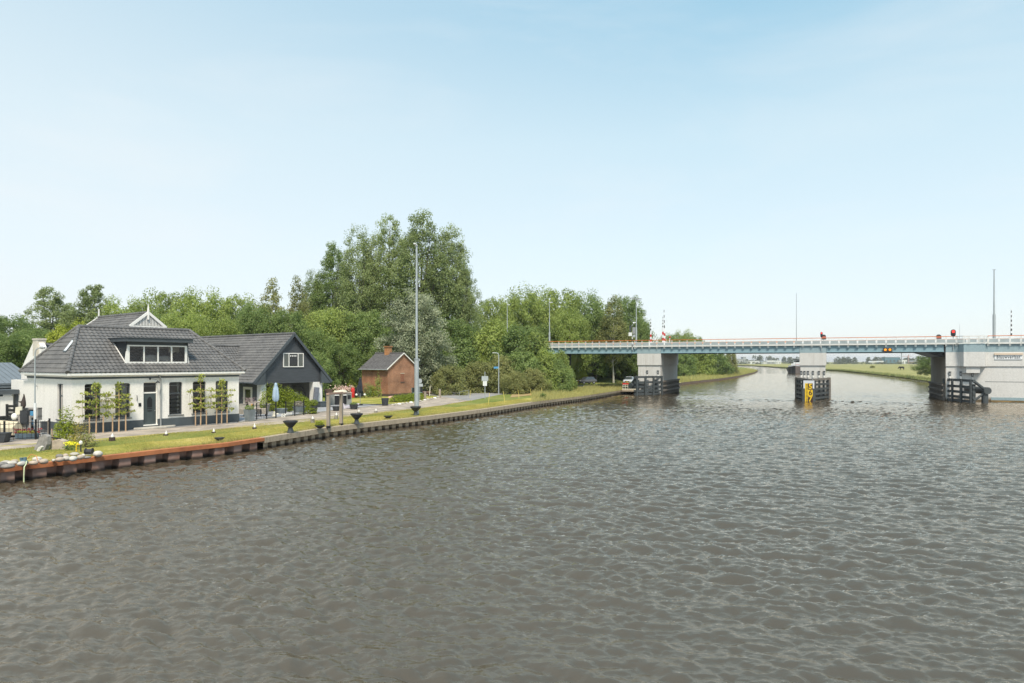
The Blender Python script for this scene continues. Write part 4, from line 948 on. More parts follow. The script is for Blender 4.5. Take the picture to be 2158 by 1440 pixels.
def tree_proto(key, seed, H, Rr, cb, env, ncl, nl, leaf, blob, leafm, bark, lean=0, thick=.028, gap=0.0, flat=.75):
    rg = np.random.default_rng(seed); Hc = H-cb; E = ENV[env]
    t = rg.random(ncl*4); a = rg.random(ncl*4)*2*np.pi
    ph = rg.random(6)*6.28
    lob = 1 + .20*np.sin(2*a+ph[0]+3*t) + .14*np.sin(3*a+ph[1]-5*t) + .12*np.sin(5*a+ph[2]+9*t)
    keep = rg.random(ncl*4) < np.clip(E(t),.05,1)**1.3
    if env in ('round','dome'): t = t*.95
    t, a, lob = t[keep][:ncl], a[keep][:ncl], lob[keep][:ncl]; k = len(t)
    rad = Rr*E(t)*lob*(.35+.65*rg.random(k)**.55)
    cx = np.stack([rad*np.cos(a)+lean*Hc*t**1.5, rad*np.sin(a), cb+Hc*t*(.96+.06*rg.random(k))], 1)
    br = blob*(.6+.75*rg.random(k))*(np.clip(1.1-.2*t,.5,1.2) if env not in ('round','dome') else 1.0)
    ax = np.stack([lean*Hc*t**1.5, 0*t, cb+Hc*t*.85], 1); od = cx-ax; od /= np.linalg.norm(od,axis=1,keepdims=True)+1e-6
    ci = np.repeat(np.arange(k), nl); n = len(ci)
    d = rg.normal(size=(n,3)); d /= np.linalg.norm(d,axis=1,keepdims=True)
    d = d + od[ci]*.25; d[:,2] += .15
    rr = br[ci]*(.45+.6*rg.random(n)**.6)
    Pc = cx[ci] + d*rr[:,None]*np.array([1,1,flat])
    Pc[:,2] = np.maximum(Pc[:,2], .05)
    Nn = d*.55 + rg.normal(size=(n,3))*.45 + np.array([0,0,.55]); Nn /= np.linalg.norm(Nn,axis=1,keepdims=True)
    V, Fq = leaf_quads(rg, Pc, Nn, leaf)
    root = empty('tree'); root.location = (0,0,-200)
    np_mesh('crown', V, Fq, leafm, root)
    mb = MB(); th = H*thick; top = cb+Hc*.72
    tr = [(lean*Hc*max(0,(z-cb)/Hc)**1.5+.12*math.sin(z*.7+seed), .12*math.cos(z*.6+seed), z) for z in np.linspace(-.3, top, 7)]
    mb.tube(tr, [th*1.25]+[th*(1-.8*i/6) for i in range(1,7)], 8)
    for j in rg.choice(k, min(k, 26), replace=False):
        zb = cb*.75+ (cx[j,2]-cb*.75)*.45; zb = min(max(zb, cb*.6), top); f = (zb+.3)/(top+.3)*6; i = min(int(f),5)
        b = Vector(tr[i]).lerp(Vector(tr[i+1]), f-i); e = Vector(cx[j]); md = b.lerp(e,.5)+Vector((0,0,-.06*(e-b).length))
        mb.tube([b, md, e], [th*.38, th*.22, th*.07], 5, cap=False)
    mb.build('trunk', bark, root, smooth=60)
    TREES[key] = (root, H, Rr); return root
tree_proto('mapA', 1, 14, 5.2, 2.2, 'round', 300, 105, .34, 1.12, m_l_maple, m_bark)
tree_proto('mapB', 2, 14, 5.6, 2.0, 'dome', 300, 105, .34, 1.12, m_l_maple, m_bark)
tree_proto('grnA', 3, 14, 5.0, 1.5, 'round', 300, 105, .34, 1.12, m_l_green, m_bark)
tree_proto('grnB', 4, 14, 5.6, 1.5, 'dome', 300, 105, .34, 1.12, m_l_green, m_bark)
tree_proto('popA', 5, 20, 4.2, 2.5, 'poplar', 320, 90, .33, .9, m_l_pop, m_bark, lean=.02)
tree_proto('popB', 6, 20, 4.0, 2.5, 'poplar', 320, 90, .33, .9, m_l_pop, m_bark, lean=.03)
tree_proto('bigA', 7, 30, 7.0, 4.0, 'bigpop', 640, 82, .35, 1.12, m_l_pop, m_bark, lean=.02, thick=.02)
tree_proto('bigB', 8, 30, 6.4, 3.0, 'bigpop', 640, 95, .35, 1.2, m_l_pop, m_bark, lean=.03, thick=.02)
tree_proto('bigC', 18, 30, 6.6, 3.0, 'bigpop', 640, 100, .35, 1.2, m_l_green, m_bark, lean=.03, thick=.02)
tree_proto('bigD', 27, 30, 6.8, 4.0, 'bigpop', 520, 84, .36, 1.2, m_l_pop, m_bark, lean=.03, thick=.02)
tree_proto('silv', 9, 15, 5.2, .6, 'oval', 330, 95, .32, .95, m_l_silver, m_bark, thick=.018)
tree_proto('birc', 10, 16, 3.6, 3.0, 'birch', 190, 80, .32, .95, m_l_birch, m_birch, thick=.013)
tree_proto('busA', 11, 6, 3.6, .2, 'bush', 150, 105, .34, .95, m_l_green, m_bark, thick=.02)
tree_proto('busB', 12, 6, 3.4, .2, 'wedge', 150, 105, .34, .9, m_l_maple, m_bark, thick=.02)
tree_proto('busC', 13, 5, 3.6, .1, 'bush', 150, 100, .26, .75, m_l_olive, m_bark, thick=.015)
tree_proto('brig', 14, 9, 3.4, 1.0, 'round', 170, 95, .32, .85, m_l_bright, m_bark)
used_t = set(); rt = random.Random(5)
def plant(key, px, Y, top, hw, label, cat='tree', name='tree', group=None, z=.9, base=None, rz=None):
    """a tree at pixel column px, depth Y, whose top reaches pixel row top and whose crown is hw pixels to each side"""
    root, H, Rr = TREES[key]; zt = CH-(top-H0)*Y/F0; sz = (zt-z)/H; sx = hw*Y/F0/Rr/1.02
    loc = ((px-CX0)/F0*Y, Y, z); rz = rt.uniform(0,6.28) if rz is None else rz
    if key not in used_t:
        used_t.add(key); o = root; o.location = loc; o.rotation_euler = (0,0,rz)
    else: o = copy_tree(root, None, loc, rz)
    o.scale = (sx,sx,sz); o.name = name; tag(o, label, cat, group); return o
G1 = 'trees behind the houses'; G2 = 'tall poplars behind the brick hut'; G3 = 'trees beyond the bridge ramp'; G4 = 'shrubs on the bridge embankment'; G5 = 'trees on the far left bank'
T = plant
T('grnA',-60,112,640,60,'dark green tree cut by the left edge of the photo',group=G1)
T('grnB',22,104,662,62,'broad green tree left of the two loose poplars',group=G1)
T('popA',105,118,606,44,'loose grey green poplar, left one of the two above the shed',group=G1)
T('popB',193,119,604,42,'loose grey green poplar, right one of the two beside the roof finial',group=G1)
T('popA',148,126,640,34,'slim poplar filling the gap between the two loose poplars',group=G1)
T('brig',150,72,672,42,'small bright yellow green tree behind the left hip of the farmhouse',group=G1)
T('grnA',70,86,690,55,'low dark tree behind the dark shed and the chimney',group=G1)
T('grnB',0,82,700,50,'low green tree behind the left end of the dark shed',group=G1)
T('mapA',258,108,628,52,'light green maple between the barn roof finials',group=G1)
T('mapB',345,112,603,62,'tall light green maple above the white gablet',group=G1)
T('mapA',425,106,610,60,'rounded light green maple right of the gablet',group=G1)
T('mapB',500,111,612,55,'light green maple above the middle of the timber house ridge',group=G1)
T('mapA',388,92,652,50,'lower light green maple standing in front of the row',group=G1)
T('mapB',465,91,660,48,'lower yellow green maple behind the hipped roof corner',group=G1)
T('birc',572,109,592,38,'slim birch rising above the maple row',group=G1)
T('grnA',540,100,635,44,'dark green tree below the slim birch',group=G1)
T('birc',628,114,588,34,'pale stemmed birch left of the tall poplars',group=G1)
T('grnB',604,101,650,50,'dark rounded tree behind the timber house ridge',group=G1)
T('grnA',300,96,650,55,'green tree hidden partly by the barn roof',group=G1)
T('bigC',700,126,518,50,'tall green poplar at the left end of the big group',group=G2)
T('bigB',757,122,486,52,'tall green poplar second from the left in the big group',group=G2)
T('bigA',818,124,452,58,'tallest poplar in the middle of the big group',group=G2)
T('bigD',886,121,448,74,'tall sparse poplar behind the light mast',group=G2,rz=1.0)
T('bigD',945,124,482,58,'tall sparse poplar at the right end of the big group',group=G2)
T('bigD',975,122,560,36,'slimmer poplar leaning out at the right edge of the big group',group=G2)
T('bigB',664,128,575,34,'lowest poplar at the left shoulder of the big group',group=G2)
T('mapB',700,112,640,65,'green maple below the left tall poplar',group=G2)
T('grnB',770,112,652,62,'dark green tree between the poplar trunks and the hut',group=G2)
T('grnA',952,116,668,55,'dark green tree under the right tall poplar',group=G2)
T('grnA',655,100,690,42,'green tree right behind the timber house gable',group=G1)
T('grnB',715,104,720,48,'broad dark shrub tree between timber house and brick hut',group=G1)
T('busA',668,92,745,34,'leafy shrub touching the timber house eave',cat='shrub',name='shrub',group=G1)
T('grnB',835,108,690,50,'dark tree directly behind the brick hut chimney',group=G2)
T('silv',872,103,616,66,'silvery grey leaved willow behind the brick hut and mast','tree')
# embankment shrubs
T('busC',948,99,772,40,'low olive shrub under the silver willow',cat='shrub',name='shrub',group=G4)
T('busA',962,112,716,48,'green shrub at the foot of the right poplar',cat='shrub',name='shrub',group=G4)
T('busB',1003,116,702,44,'pointed green shrub left of the embankment lamp',cat='shrub',name='shrub',group=G4)
T('busB',1043,116,676,40,'tall pointed shrub just left of the first ramp lamp',cat='shrub',name='shrub',group=G4,z=3)
T('busA',1095,113,688,50,'large light green shrub right of the first ramp lamp',cat='shrub',name='shrub',group=G4,z=2.5)
T('busB',1130,112,704,40,'light green shrub hiding the left end of the bridge',cat='shrub',name='shrub',group=G4,z=2.0)
T('busC',1010,107,765,48,'olive brown shrub behind the grey sign board',cat='shrub',name='shrub',group=G4)
T('busC',1052,106,752,44,'olive shrub directly behind the curved street lamp',cat='shrub',name='shrub',group=G4,rz=2)
T('busA',1098,107,742,44,'dark green shrub low on the slope right of the street lamp',cat='shrub',name='shrub',group=G4)
T('busB',1150,108,738,36,'green shrub on the slope below the bridge girder',cat='shrub',name='shrub',group=G4)
T('busA',1174,107,758,26,'rounded shrub at the right foot of the embankment',cat='shrub',name='shrub',group=G4)
T('busC',1122,104,778,34,'low brownish shrub at the foot of the embankment',cat='shrub',name='shrub',group=G4)
T('grnA',985,128,692,40,'green tree filling the gap beside the tall poplar',group=G4)
# beyond the bridge
T('mapB',1040,150,618,44,'leftmost light green tree beyond the bridge ramp',group=G3)
T('mapA',1100,156,606,52,'light green tree behind the first ramp lamp',group=G3)
T('mapB',1165,158,597,60,'tallest rounded tree beyond the bridge',group=G3)
T('grnA',1228,160,614,50,'dark green tree right of the tallest one',group=G3)
T('mapA',1200,148,650,44,'lower light green tree above the orange rail',group=G3)
T('birc',1292,152,628,36,'drooping birch with pale stems beside the bridge lamp',group=G3)
T('grnB',1318,162,620,46,'dark round tree at the right end of the group',group=G3)
T('grnA',1340,158,664,32,'small dark tree behind the traffic sign backs',group=G3)
T('grnB',1255,158,660,44,'dark tree between the birch and the tallest tree',group=G3)
T('mapA',1062,146,668,40,'low green tree seen between ramp lamps',group=G3)
T('grnA',1130,150,680,50,'dark tree in the shade behind the ramp',group=G3)
T('birc',1240,172,722,30,'young birch on the slope under the bridge, left one',group=G3,z=3.4)
T('birc',1287,166,726,30,'young birch on the slope under the bridge, right one',group=G3,z=2.0)
T('busA',1264,172,752,30,'dark shrub between the two young birches under the bridge',cat='shrub',name='shrub',group=G3,z=2.6)
T('busB',1322,164,742,26,'dark shrub under the bridge just left of the pier',cat='shrub',name='shrub',group=G3)
T('busA',1216,182,745,34,'dark shrub in the shade of the bridge at the left',cat='shrub',name='shrub',group=G3,z=5.0)
T('grnB',1255,166,700,60,'dark tree seen under the bridge deck',group=G3)
T('grnA',1335,168,716,42,'dark green tree behind the left pier',group=G3)
# far left bank
for i, (px,Y,top,hw,ky,lb) in enumerate([(1412,235,703,26,'grnA','hazy tree seen just right of the striped barrier arms'),(1440,245,696,24,'mapA','hazy tree with the highest top right of the barrier arms'),(1470,250,708,20,'grnB','small hazy tree at the right end above the bridge rail'),
    (1440,225,742,26,'busA','green shrub on the far bank right of the left pier'),(1478,235,735,28,'busB','shrub on the far bank below the bridge girder'),(1512,245,738,26,'busA','second shrub from the right end of the far bank'),(1540,255,740,16,'busC','rightmost shrub of the far left bank')]):
    T(ky,px,Y,top,hw,lb,cat='tree' if ky[:3]!='bus' else 'shrub',name='tree' if ky[:3]!='bus' else 'shrub',group=G5)
T('grnB',1972,198,738,34,'bushy tree on the right bank beside the bridge chamber')
T('busC',1839,500,771,5,'lone small bush in the far meadow',cat='bush',name='bush')

# ---------------------------------------------------------------- approach embankment and under-bridge slopes
mb = MB(); rows = []
for s, zc in ((-150,7.0),(-100,8.0),(-60,8.18),(-44,8.18)):
    k = (zc-.9)*1.7; rows.append([bw_(s,-1.5-k,.89), bw_(s,-1.5,zc), bw_(s,DW+1.5,zc), bw_(s,DW+1.5+k,.89)])
vs = [p for r in rows for p in r]; nr = len(rows)
mb.add(vs, [(i*4+j,i*4+j+1,(i+1)*4+j+1,(i+1)*4+j) for i in range(nr-1) for j in range(3)])
tA, tB = Vector((9.3,117.5,.89)), Vector((13.2,150,.89))          # toe of the abutment slope, parallel to the canal
a0, a1 = bw_(-44,-1.5,8.18), bw_(-42.5,DW+1.5,8.18)
mb.add([rows[-1][0], a0, tA], [(0,2,1)]); mb.add([rows[-1][3], a1, tB], [(0,1,2)]); mb.add([rows[-1][2], a1, rows[-1][3]], [(0,1,2)])
mb.quad(a0, tA, tB, a1)
tag(mb.build('embankment', m_slope), kind='structure')
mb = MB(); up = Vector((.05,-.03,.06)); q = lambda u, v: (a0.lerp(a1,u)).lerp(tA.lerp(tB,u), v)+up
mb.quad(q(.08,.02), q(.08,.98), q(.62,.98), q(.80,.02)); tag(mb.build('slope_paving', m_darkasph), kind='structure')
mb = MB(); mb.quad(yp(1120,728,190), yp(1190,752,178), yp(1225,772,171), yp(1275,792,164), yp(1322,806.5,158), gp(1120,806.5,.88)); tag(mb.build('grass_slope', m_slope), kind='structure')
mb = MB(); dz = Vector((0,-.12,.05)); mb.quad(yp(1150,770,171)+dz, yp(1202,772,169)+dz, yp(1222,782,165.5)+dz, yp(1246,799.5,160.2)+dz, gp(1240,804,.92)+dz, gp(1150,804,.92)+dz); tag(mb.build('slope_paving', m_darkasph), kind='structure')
T('busB',1178,112,742,26,'green shrub against the abutment under the bridge end',cat='shrub',name='shrub',group=G4)
T('busA',1192,112,770,18,'lowest right shrub at the abutment toe',cat='shrub',name='shrub',group=G4)
T('busC',1085,101,784,30,'very low olive shrub right of the street lamp foot',cat='shrub',name='shrub',group=G4)
T('busB',1300,166,758,24,'dark shrub between the birches and the left pier',cat='shrub',name='shrub',group=G3)
T('grnB',930,112,700,40,'dark tree right of the silver willow',group=G4)
# ================================================================ masts, lamps and signs
def mast(px, pyb, ytop, r0, r1, zb, label, ysplit=None, Y=None, name='light_mast', mat=None, head=True, cat='mast'):
    if Y is None: p = gp(px, pyb, zb)
    else: p = Vector(((px-CX0)/F0*Y, Y, zb))
    zt = CH-(ytop-H0)*p.y/F0; E = empty(name, p, 0, label, cat); m = mat or m_galv; hz = zt-zb
    zs = (CH-(ysplit-H0)*p.y/F0-zb) if ysplit else 0
    if ysplit:
        mb = MB(); mb.tube([(0,0,0),(0,0,zs)], r0, 12); mb.tube([(0,0,zs-.08),(0,0,zs)], r0*1.25, 12); mb.build('base_tube', m, E, smooth=50)
    mb = MB(); mb.tube([(0,0,zs),(0,0,hz)], [r1*(1.0 if ysplit else 1.3), r1*.7], 10); mb.build('pole', m, E, smooth=50)
    return E, hz
E, hz = mast(878, 873, 517, .21, .115, .86, 'very tall grey light mast on the quay in front of the brick hut', 756)
mb = MB(); mb.bar((.0,0,hz-.05),(-.16,-.3,hz+.12),.22,.08); mb.build('lamp_head', m_signw, E)
mb = MB(); mb.box(.16,-.1,4.9,.3,.1,5.05); mb.build('hinge', m_galv, E)
def curved_lamp(px, pyb, ytop, reach, zb, label, Y=None, r=.06, white_base=None, dirx=-1):
    p = gp(px, pyb, zb) if Y is None else Vector(((px-CX0)/F0*Y,Y,zb)); zt = CH-(ytop-H0)*p.y/F0-zb; E = empty('street_lamp', p, 0, label, 'street lamp')
    mb = MB(); mb.tube([(0,0,0),(0,0,zt*.5),(0,0,zt-.35),(dirx*.07,0,zt-.13),(dirx*.25,0,zt-.02),(dirx*reach*.6,0,zt)], [r*1.2,r,r*.8,r*.8,r*.75,r*.7], 10); mb.build('pole', m_galv, E, smooth=60)
    mb = MB(); mb.tube([(dirx*reach*.55,0,zt),(dirx*reach*.7,0,zt+.01),(dirx*reach,0,zt-.01)], [.05,.085,.06], 8); mb.build('lamp_head', m_zinc, E, smooth=60)
    if white_base: mb = MB(); mb.tube([(0,0,0),(0,0,white_base)], r*1.55, 10); mb.build('base_sleeve', m_signw, E, smooth=50)
    return E, zt
E, zt = curved_lamp(1051, 831, 744, .95, .9, 'curved grey street lamp with blue street sign by the asphalt bend', r=.075)
mb = MB(); s_ = .9+zt-(775-744)*E.location.y/F0-.9; mb.box(-.72,-.03,s_-.14,-.06,.03,s_+.14); mb.build('street_sign', m_sblue, E)
E, zt = curved_lamp(73.5, 915, 733, .62, .9, 'slender curved street lamp with thick white sleeve in front of the farmhouse end wall', Y=44.2, r=.045, dirx=1)
mb = MB(); mb.tube([(0,0,.3),(0,0,2.1)], .085, 10); mb.build('white_sleeve', m_signw, E, smooth=50)
mb = MB(); mb.bar((.3,0,zt-.03),(.5,0,zt+.02),.08,.1); mb.build('sensor', m_zinc, E)
def bridge_lamp(px, t, ytop, label, ysplit=None, r=.09, double=False, head=True, cat='street lamp', name='street_lamp', cam_=None):
    s = s_of(px, t); p = bw_(s, t, 8.25 if s > -44 else 8.1); zt = CH-(ytop-H0)*p.y/F0-p.z; E = empty(name, p, BR, label, cat)
    mb = MB()
    if ysplit:
        zs = CH-(ysplit-H0)*p.y/F0-p.z; mb.tube([(0,0,-.3),(0,0,zs)], r*1.6, 10); mb.tube([(0,0,zs),(0,0,zt)], [r,r*.6], 8)
    else: mb.tube([(0,0,-.3),(0,0,zt)], [r*1.2,r*.6], 8)
    mb.build('pole', m_galv, E, smooth=50)
    if head:
        for d in ((-1,1) if double else (1,)):
            mb = MB(); mb.bar((0,0,zt+.02),(d*.95 if double else .55,-.1,zt+(.22 if d<0 and double else -.02)+.05),.26,.13); mb.build('lamp_head', m_zinc if double else m_signw, E)
    return E
bridge_lamp(1069, 2, 643, 'grey ramp lamp standing left of the bridge above the shrubs', r=.1)
bridge_lamp(1158, -.1, 638, 'grey lamp with thick lower tube at the left end of the orange rail', 700, r=.1)
E = bridge_lamp(1341, -.1, 631, 'double headed lamp on the bridge above the left pier', 690, r=.09, double=True)
mb = MB(); mb.bar((0,0,4.2),(-.4,-.1,4.15),.12,.12); mb.ball((-.45,-.1,4.1),.16,8); mb.build('camera', m_signw, E)
bridge_lamp(1678.5, -.1, 618, 'very thin tall mast above the centre pier', None, r=.05, head=False, cat='mast', name='mast')
E = bridge_lamp(2095.3, 0.2, 568, 'tall stepped grey mast above the right pier name board', 663, r=.12, head=False, cat='mast', name='light_mast')
mb = MB(); zt_ = CH-(568-H0)*E.location.y/F0-E.location.z; mb.box(-.2,-.08,zt_-.06,.2,.08,zt_); mb.build('top_bracket', m_galv, E)
bridge_lamp(2022.5, .3, 683, 'short thin aerial rod between the red signal and the bay railing', None, r=.025, head=False, cat='aerial', name='aerial')
# striped barrier arms standing upright
def barrier(px, ytop, ybot, t, label, c1, n, tilt=0):
    s = s_of(px, t); p = bw_(s,t,8.3); zt = CH-(ytop-H0)*p.y/F0-p.z; z0 = max(0,CH-(ybot-H0)*p.y/F0-p.z); E = empty('barrier_arm', p, BR, label, 'barrier', 'raised barrier arms on the bridge')
    mb = MB(); r = .10
    for i in range(n):
        a = z0+(zt-z0)*i/n; b = z0+(zt-z0)*(i+1)/n; f = i/n; mb.tube([(tilt*a,0,a),(tilt*b,0,b)], r*(1.15-.75*f), 8, i%2)
    mb.build('arm', [m_signw, c1], E)
    mb = MB(); mb.box(-.25,-.25,-.1,.25,.25,max(z0,.25)+.35); mb.build('drive_box', m_signw, E); return E
m_brr = P('barrier_red', (.60,.03,.03), .5, .1, 1); m_brk = P('barrier_dark', (.07,.065,.065), .5, .1, 1)
def two_tone(px, ytop, ymid, t, label, tilt=0):
    s = s_of(px, t); p = bw_(s,t,8.3); k = p.y/F0; zt = CH-(ytop-H0)*k-p.z; zm = CH-(ymid-H0)*k-p.z
    E = empty('barrier_arm', p, BR, label, 'barrier', 'raised barrier arms on the bridge'); mb = MB()
    for i in range(6): a = zm*i/6; b = zm*(i+1)/6; mb.tube([(tilt*a,0,a),(tilt*b,0,b)], .14, 8, 1-i%2)
    for i in range(8): a = zm+(zt-zm)*i/8; b = zm+(zt-zm)*(i+1)/8; mb.tube([(tilt*a,0,a),(tilt*b,0,b)], .09-.05*i/8, 6, 2 if i%2 else 0)
    mb.build('arm', [m_signw, m_brr, m_brk], E); mb = MB(); mb.box(-.3,-.3,-.1,.3,.3,.8); mb.build('drive_box', m_signw, E); return E
two_tone(1371.5, 672, 700, 3, 'shortest raised red and white barrier arm, left of the pair on the bridge')
two_tone(1397, 668, 693, 5, 'raised barrier arm of the close pair, the shorter left one')
two_tone(1401, 653, 697, 2.5, 'raised barrier arm of the close pair, the taller right one', -.02)
barrier(2131.5, 650, 712, 4, 'black and white striped upright barrier arm at the right edge of the bridge', m_brk, 13)
mb = MB(); s = s_of(1411.5, 6); E = empty('bell_post', bw_(s,6,8.3), BR, 'small white post with red cap beside the barrier pair', 'post'); mb.tube([(0,0,0),(0,0,1.6)],.07,6); mb.build('post', m_signw, E); mb = MB(); mb.ball((0,0,1.7),.16,8); mb.build('cap', m_brr, E)
# sign backs beside the double lamp, bridge signal lights
s = s_of(1333, .4); E = empty('traffic_signs', bw_(s,.4,8.2), BR, 'cluster of traffic sign backs on a striped post beside the double lamp', 'sign')
mb = MB()
for i in range(6): mb.tube([(.15,-.75,-.9+i*.45),(.15,-.75,-.45+i*.45)],.06,8,i%2)
mb.build('post', [m_brk, m_signw], E)
mb = MB(); mb.box(-.5,-.72,1.9,.1,-.66,2.5); mb.build('white_panel', m_signw, E); mb = MB(); mb.box(.1,-.4,2.3,.6,-.35,3.4); mb.build('dark_panel', m_zinc, E); mb = MB(); mb.box(-.45,-.4,2.6,-.15,-.35,3.7); mb.build('signal_back', m_steel, E); mb = MB(); mb.tube([(.4,-.4,1.9),(.4,-.36,1.9)],.25,12); mb.build('round_panel', m_signb, E)
m_lamp = emitmat('red_lamp', (1,.06,.05), 1.4)
def signal(px, ytop, ybot, t, label, wide):
    s = s_of(px, t); p = bw_(s,t,8.2); k = p.y/F0; z1 = CH-(ytop-H0)*k-p.z; z0 = CH-(ybot-H0)*k-p.z; E = empty('signal_light', p, BR, label, 'signal light')
    mb = MB(); mb.tube([(0,0,-.9),(0,0,z0)], .05, 8); mb.build('post', m_galv, E)
    mb = MB(); r = wide; h = (z1-z0)/2; pl = [(r*math.cos(a), z0+r+r*math.sin(a)) for a in np.linspace(math.pi,2*math.pi,9)] + [(r*math.cos(a), z1-r+r*math.sin(a)) for a in np.linspace(0,math.pi,9)]
    mb.prism(pl, lambda a,b,c: (a,c,b), -.16, .12); mb.build('housing', m_char, E)
    mb = MB(); mb.tube([(0,-.162,z1-r*1.05),(0,-.2,z1-r*1.05)], r*.62, 14); mb.build('red_lens', m_lamp, E)
    mb = MB(); mb.tube([(0,-.162,z0+r*1.05),(0,-.19,z0+r*1.05)], r*.5, 14); mb.build('dark_lens', m_black, E); return E
signal(2009, 694.5, 709.5, -.2, 'larger red signal light in rounded dark housing above the right pier', .30)
E = signal(1731.5, 700, 711, -.2, 'slim red signal light above the centre pier', .17)
mb = MB(); z = 1.9; mb.box(-.19,-.2,z+.35,.19,-.165,z+.95)
def entry_board(px, py, t, label):
    s = s_of(px, t); p = bw_(s,t,8.25); z = CH-(py-H0)*p.y/F0-p.z; E = empty('no_entry_board', p, BR, label, 'sign')
    mb = MB(); pl = [(-.34,z-.36),(.34,z-.36),(.34,z+.12)] + [(.34*math.cos(a), z+.12+.3*math.sin(a)) for a in (.6,1.2,1.57,1.95,2.55)] + [(-.34,z+.12)]
    mb.prism(pl, lambda a,b,c: (a,c,b), -.03, .03); mb.build('board', m_steel, E); mb = MB(); mb.box(-.33,-.05,z-.12,.33,-.031,z+.12); mb.build('red_bar', P('board_red', (.55,.16,.12), .5, .1, 1), E)
    mb = MB(); mb.tube([(0,.06,-.2),(0,.06,z)],.04,6); mb.build('post', m_galv, E)
entry_board(1736, 711, .3, 'dark rounded board with red bar beside the slim red signal')
entry_board(1978.5, 711, .3, 'dark rounded board with red bar on the rail left of the larger red signal')
# signs on the bank
E = empty('sign_board', gp(1022,841), 0, 'grey two tier information board seen from behind beside the road bend', 'sign'); k = E.location.y/F0
mb = MB(); mb.tube([(0,0,-.1),(0,0,3.5)],.05,8); mb.build('post', m_galv, E)
mb = MB(); mb.box(-.42,-.04,(841-803)*k,.42,-.01,(841-793)*k); mb.build('upper_panel', m_signb, E); mb = MB(); mb.box(-.25,-.04,(841-813.5)*k,.25,-.01,(841-803.5)*k); mb.build('lower_panel', m_signw, E)
E = empty('round_sign', gp(884.5,846), 0, 'back of a round traffic sign with small panel behind the light mast', 'sign'); k = E.location.y/F0
mb = MB(); mb.tube([(0,0,-.1),(0,0,46*k)],.035,8); mb.build('post', m_galv, E); mb = MB(); mb.tube([(0,-.02,43*k),(0,-.05,43*k)],5*k,16); mb.build('disc', m_signb, E); mb = MB(); mb.box(-.1,-.05,31*k,.38,-.02,37*k); mb.build('panel', m_signb, E)
E = empty('low_sign', gp(1043,826.5), 0, 'low greyish pink board lying beside the street lamp foot', 'board'); mb = MB(); mb.box(-.55,-.1,.1,.5,-.05,.6); mb.build('board', P('faded_board', (.50,.44,.38), .8, .1, 2), E); mb = MB(); mb.box(-.5,-.12,0,-.4,-.02,.3); mb.build('leg', m_wood, E)
# ================================================================ vehicles
m_carw = P('car_glass', (.05,.06,.065), .03, .1, 1, spec=1.0)
def car(px, py, z, rz, paint, label):
    E = empty('parked_car', gp(px,py,z), rz, label, 'car')
    prof = [(-2.0,.35),(2.0,.32),(2.08,.55),(1.95,.82),(1.1,.95),(-1.7,1.0),(-2.05,.9),(-2.1,.55)]
    mb = MB(); mb.prism(prof, lambda a,b,t: (a,t,b), -.86, .86); mb.build('body', paint, E, bevel=.07, smooth=40)
    mb = MB(); cab = [((-1.8,1.0),(.95,.97),.80),((-1.35,1.46),(.25,1.48),.62)]
    (a,b,w0),(c,d,w1) = cab
    V = [(a[0],-w0,a[1]),(b[0],-w0,b[1]),(b[0],w0,b[1]),(a[0],w0,a[1]),(c[0],-w1,c[1]),(d[0],-w1,d[1]),(d[0],w1,d[1]),(c[0],w1,c[1])]
    mb.add(V,[(0,1,5,4),(1,2,6,5),(2,3,7,6),(3,0,4,7)]); mb.build('windows', m_carw, E)
    mb = MB(); mb.cbox((-.55,0,1.5),(1.65,1.27,.06)); mb.build('roof', paint, E, bevel=.025)
    for x in (-1.3,1.3):
        for y in (-.8,.8):
            mb = MB(); mb.tube([(x,y-.1,.32),(x,y+.1,.32)],.32,16); wh = mb.build('wheel', m_black, E); mb = MB(); mb.tube([(x,y-.11,.32),(x,y+.11,.32)],.2,12); mb.build('rim', m_zinc, wh)
    for y in (-.6,.6): mb = MB(); mb.cbox((2.0,y,.72),(.12,.34,.16)); mb.build('headlight', m_signw, E)
    mb = MB(); mb.cbox((2.05,0,.55),(.1,.9,.18)); mb.build('grille', m_black, E); mb = MB(); mb.cbox((2.09,0,.45),(.06,.5,.11)); mb.build('number_plate', m_yellow, E)
    return E
m_carb = P('car_grey', (.10,.10,.11), .25, .1, 1, coat=.6); m_cars = P('car_silver', (.62,.64,.66), .25, .05, 1, metal=.0, coat=.5)
car(1236, 809.5, .95, R(-150), m_carb, 'dark car with bright windows parked on the slope road under the bridge')
car(1326, 809, .95, R(-112), m_cars, 'silver car facing out behind the red railing beside the left pier')
# landing stage with railing in front of the silver car
E = empty('landing_stage', Vector((19.5,119.0,.75)), R(-10), 'small pale landing stage with red and white railing beside the left guide fender', 'jetty')
mb = MB(); mb.box(-.3,-.8,-.25,3.4,2.2,-.02); mb.build('deck', m_capc, E)
for i in range(7): mb = MB(); mb.box(-.2+i*.42,-.75,0,-.12+i*.42,-.68,1.05); mb.build('post', m_cream, E)
mb = MB(); mb.box(-.25,-.76,.95,2.6,-.67,1.2); mb.build('top_rail', m_red, E); mb = MB(); mb.box(-.25,-.74,.1,2.6,-.69,.22); mb.box(-.25,-.74,.6,2.6,-.69,.68); mb.build('lower_rail', m_cream, E)

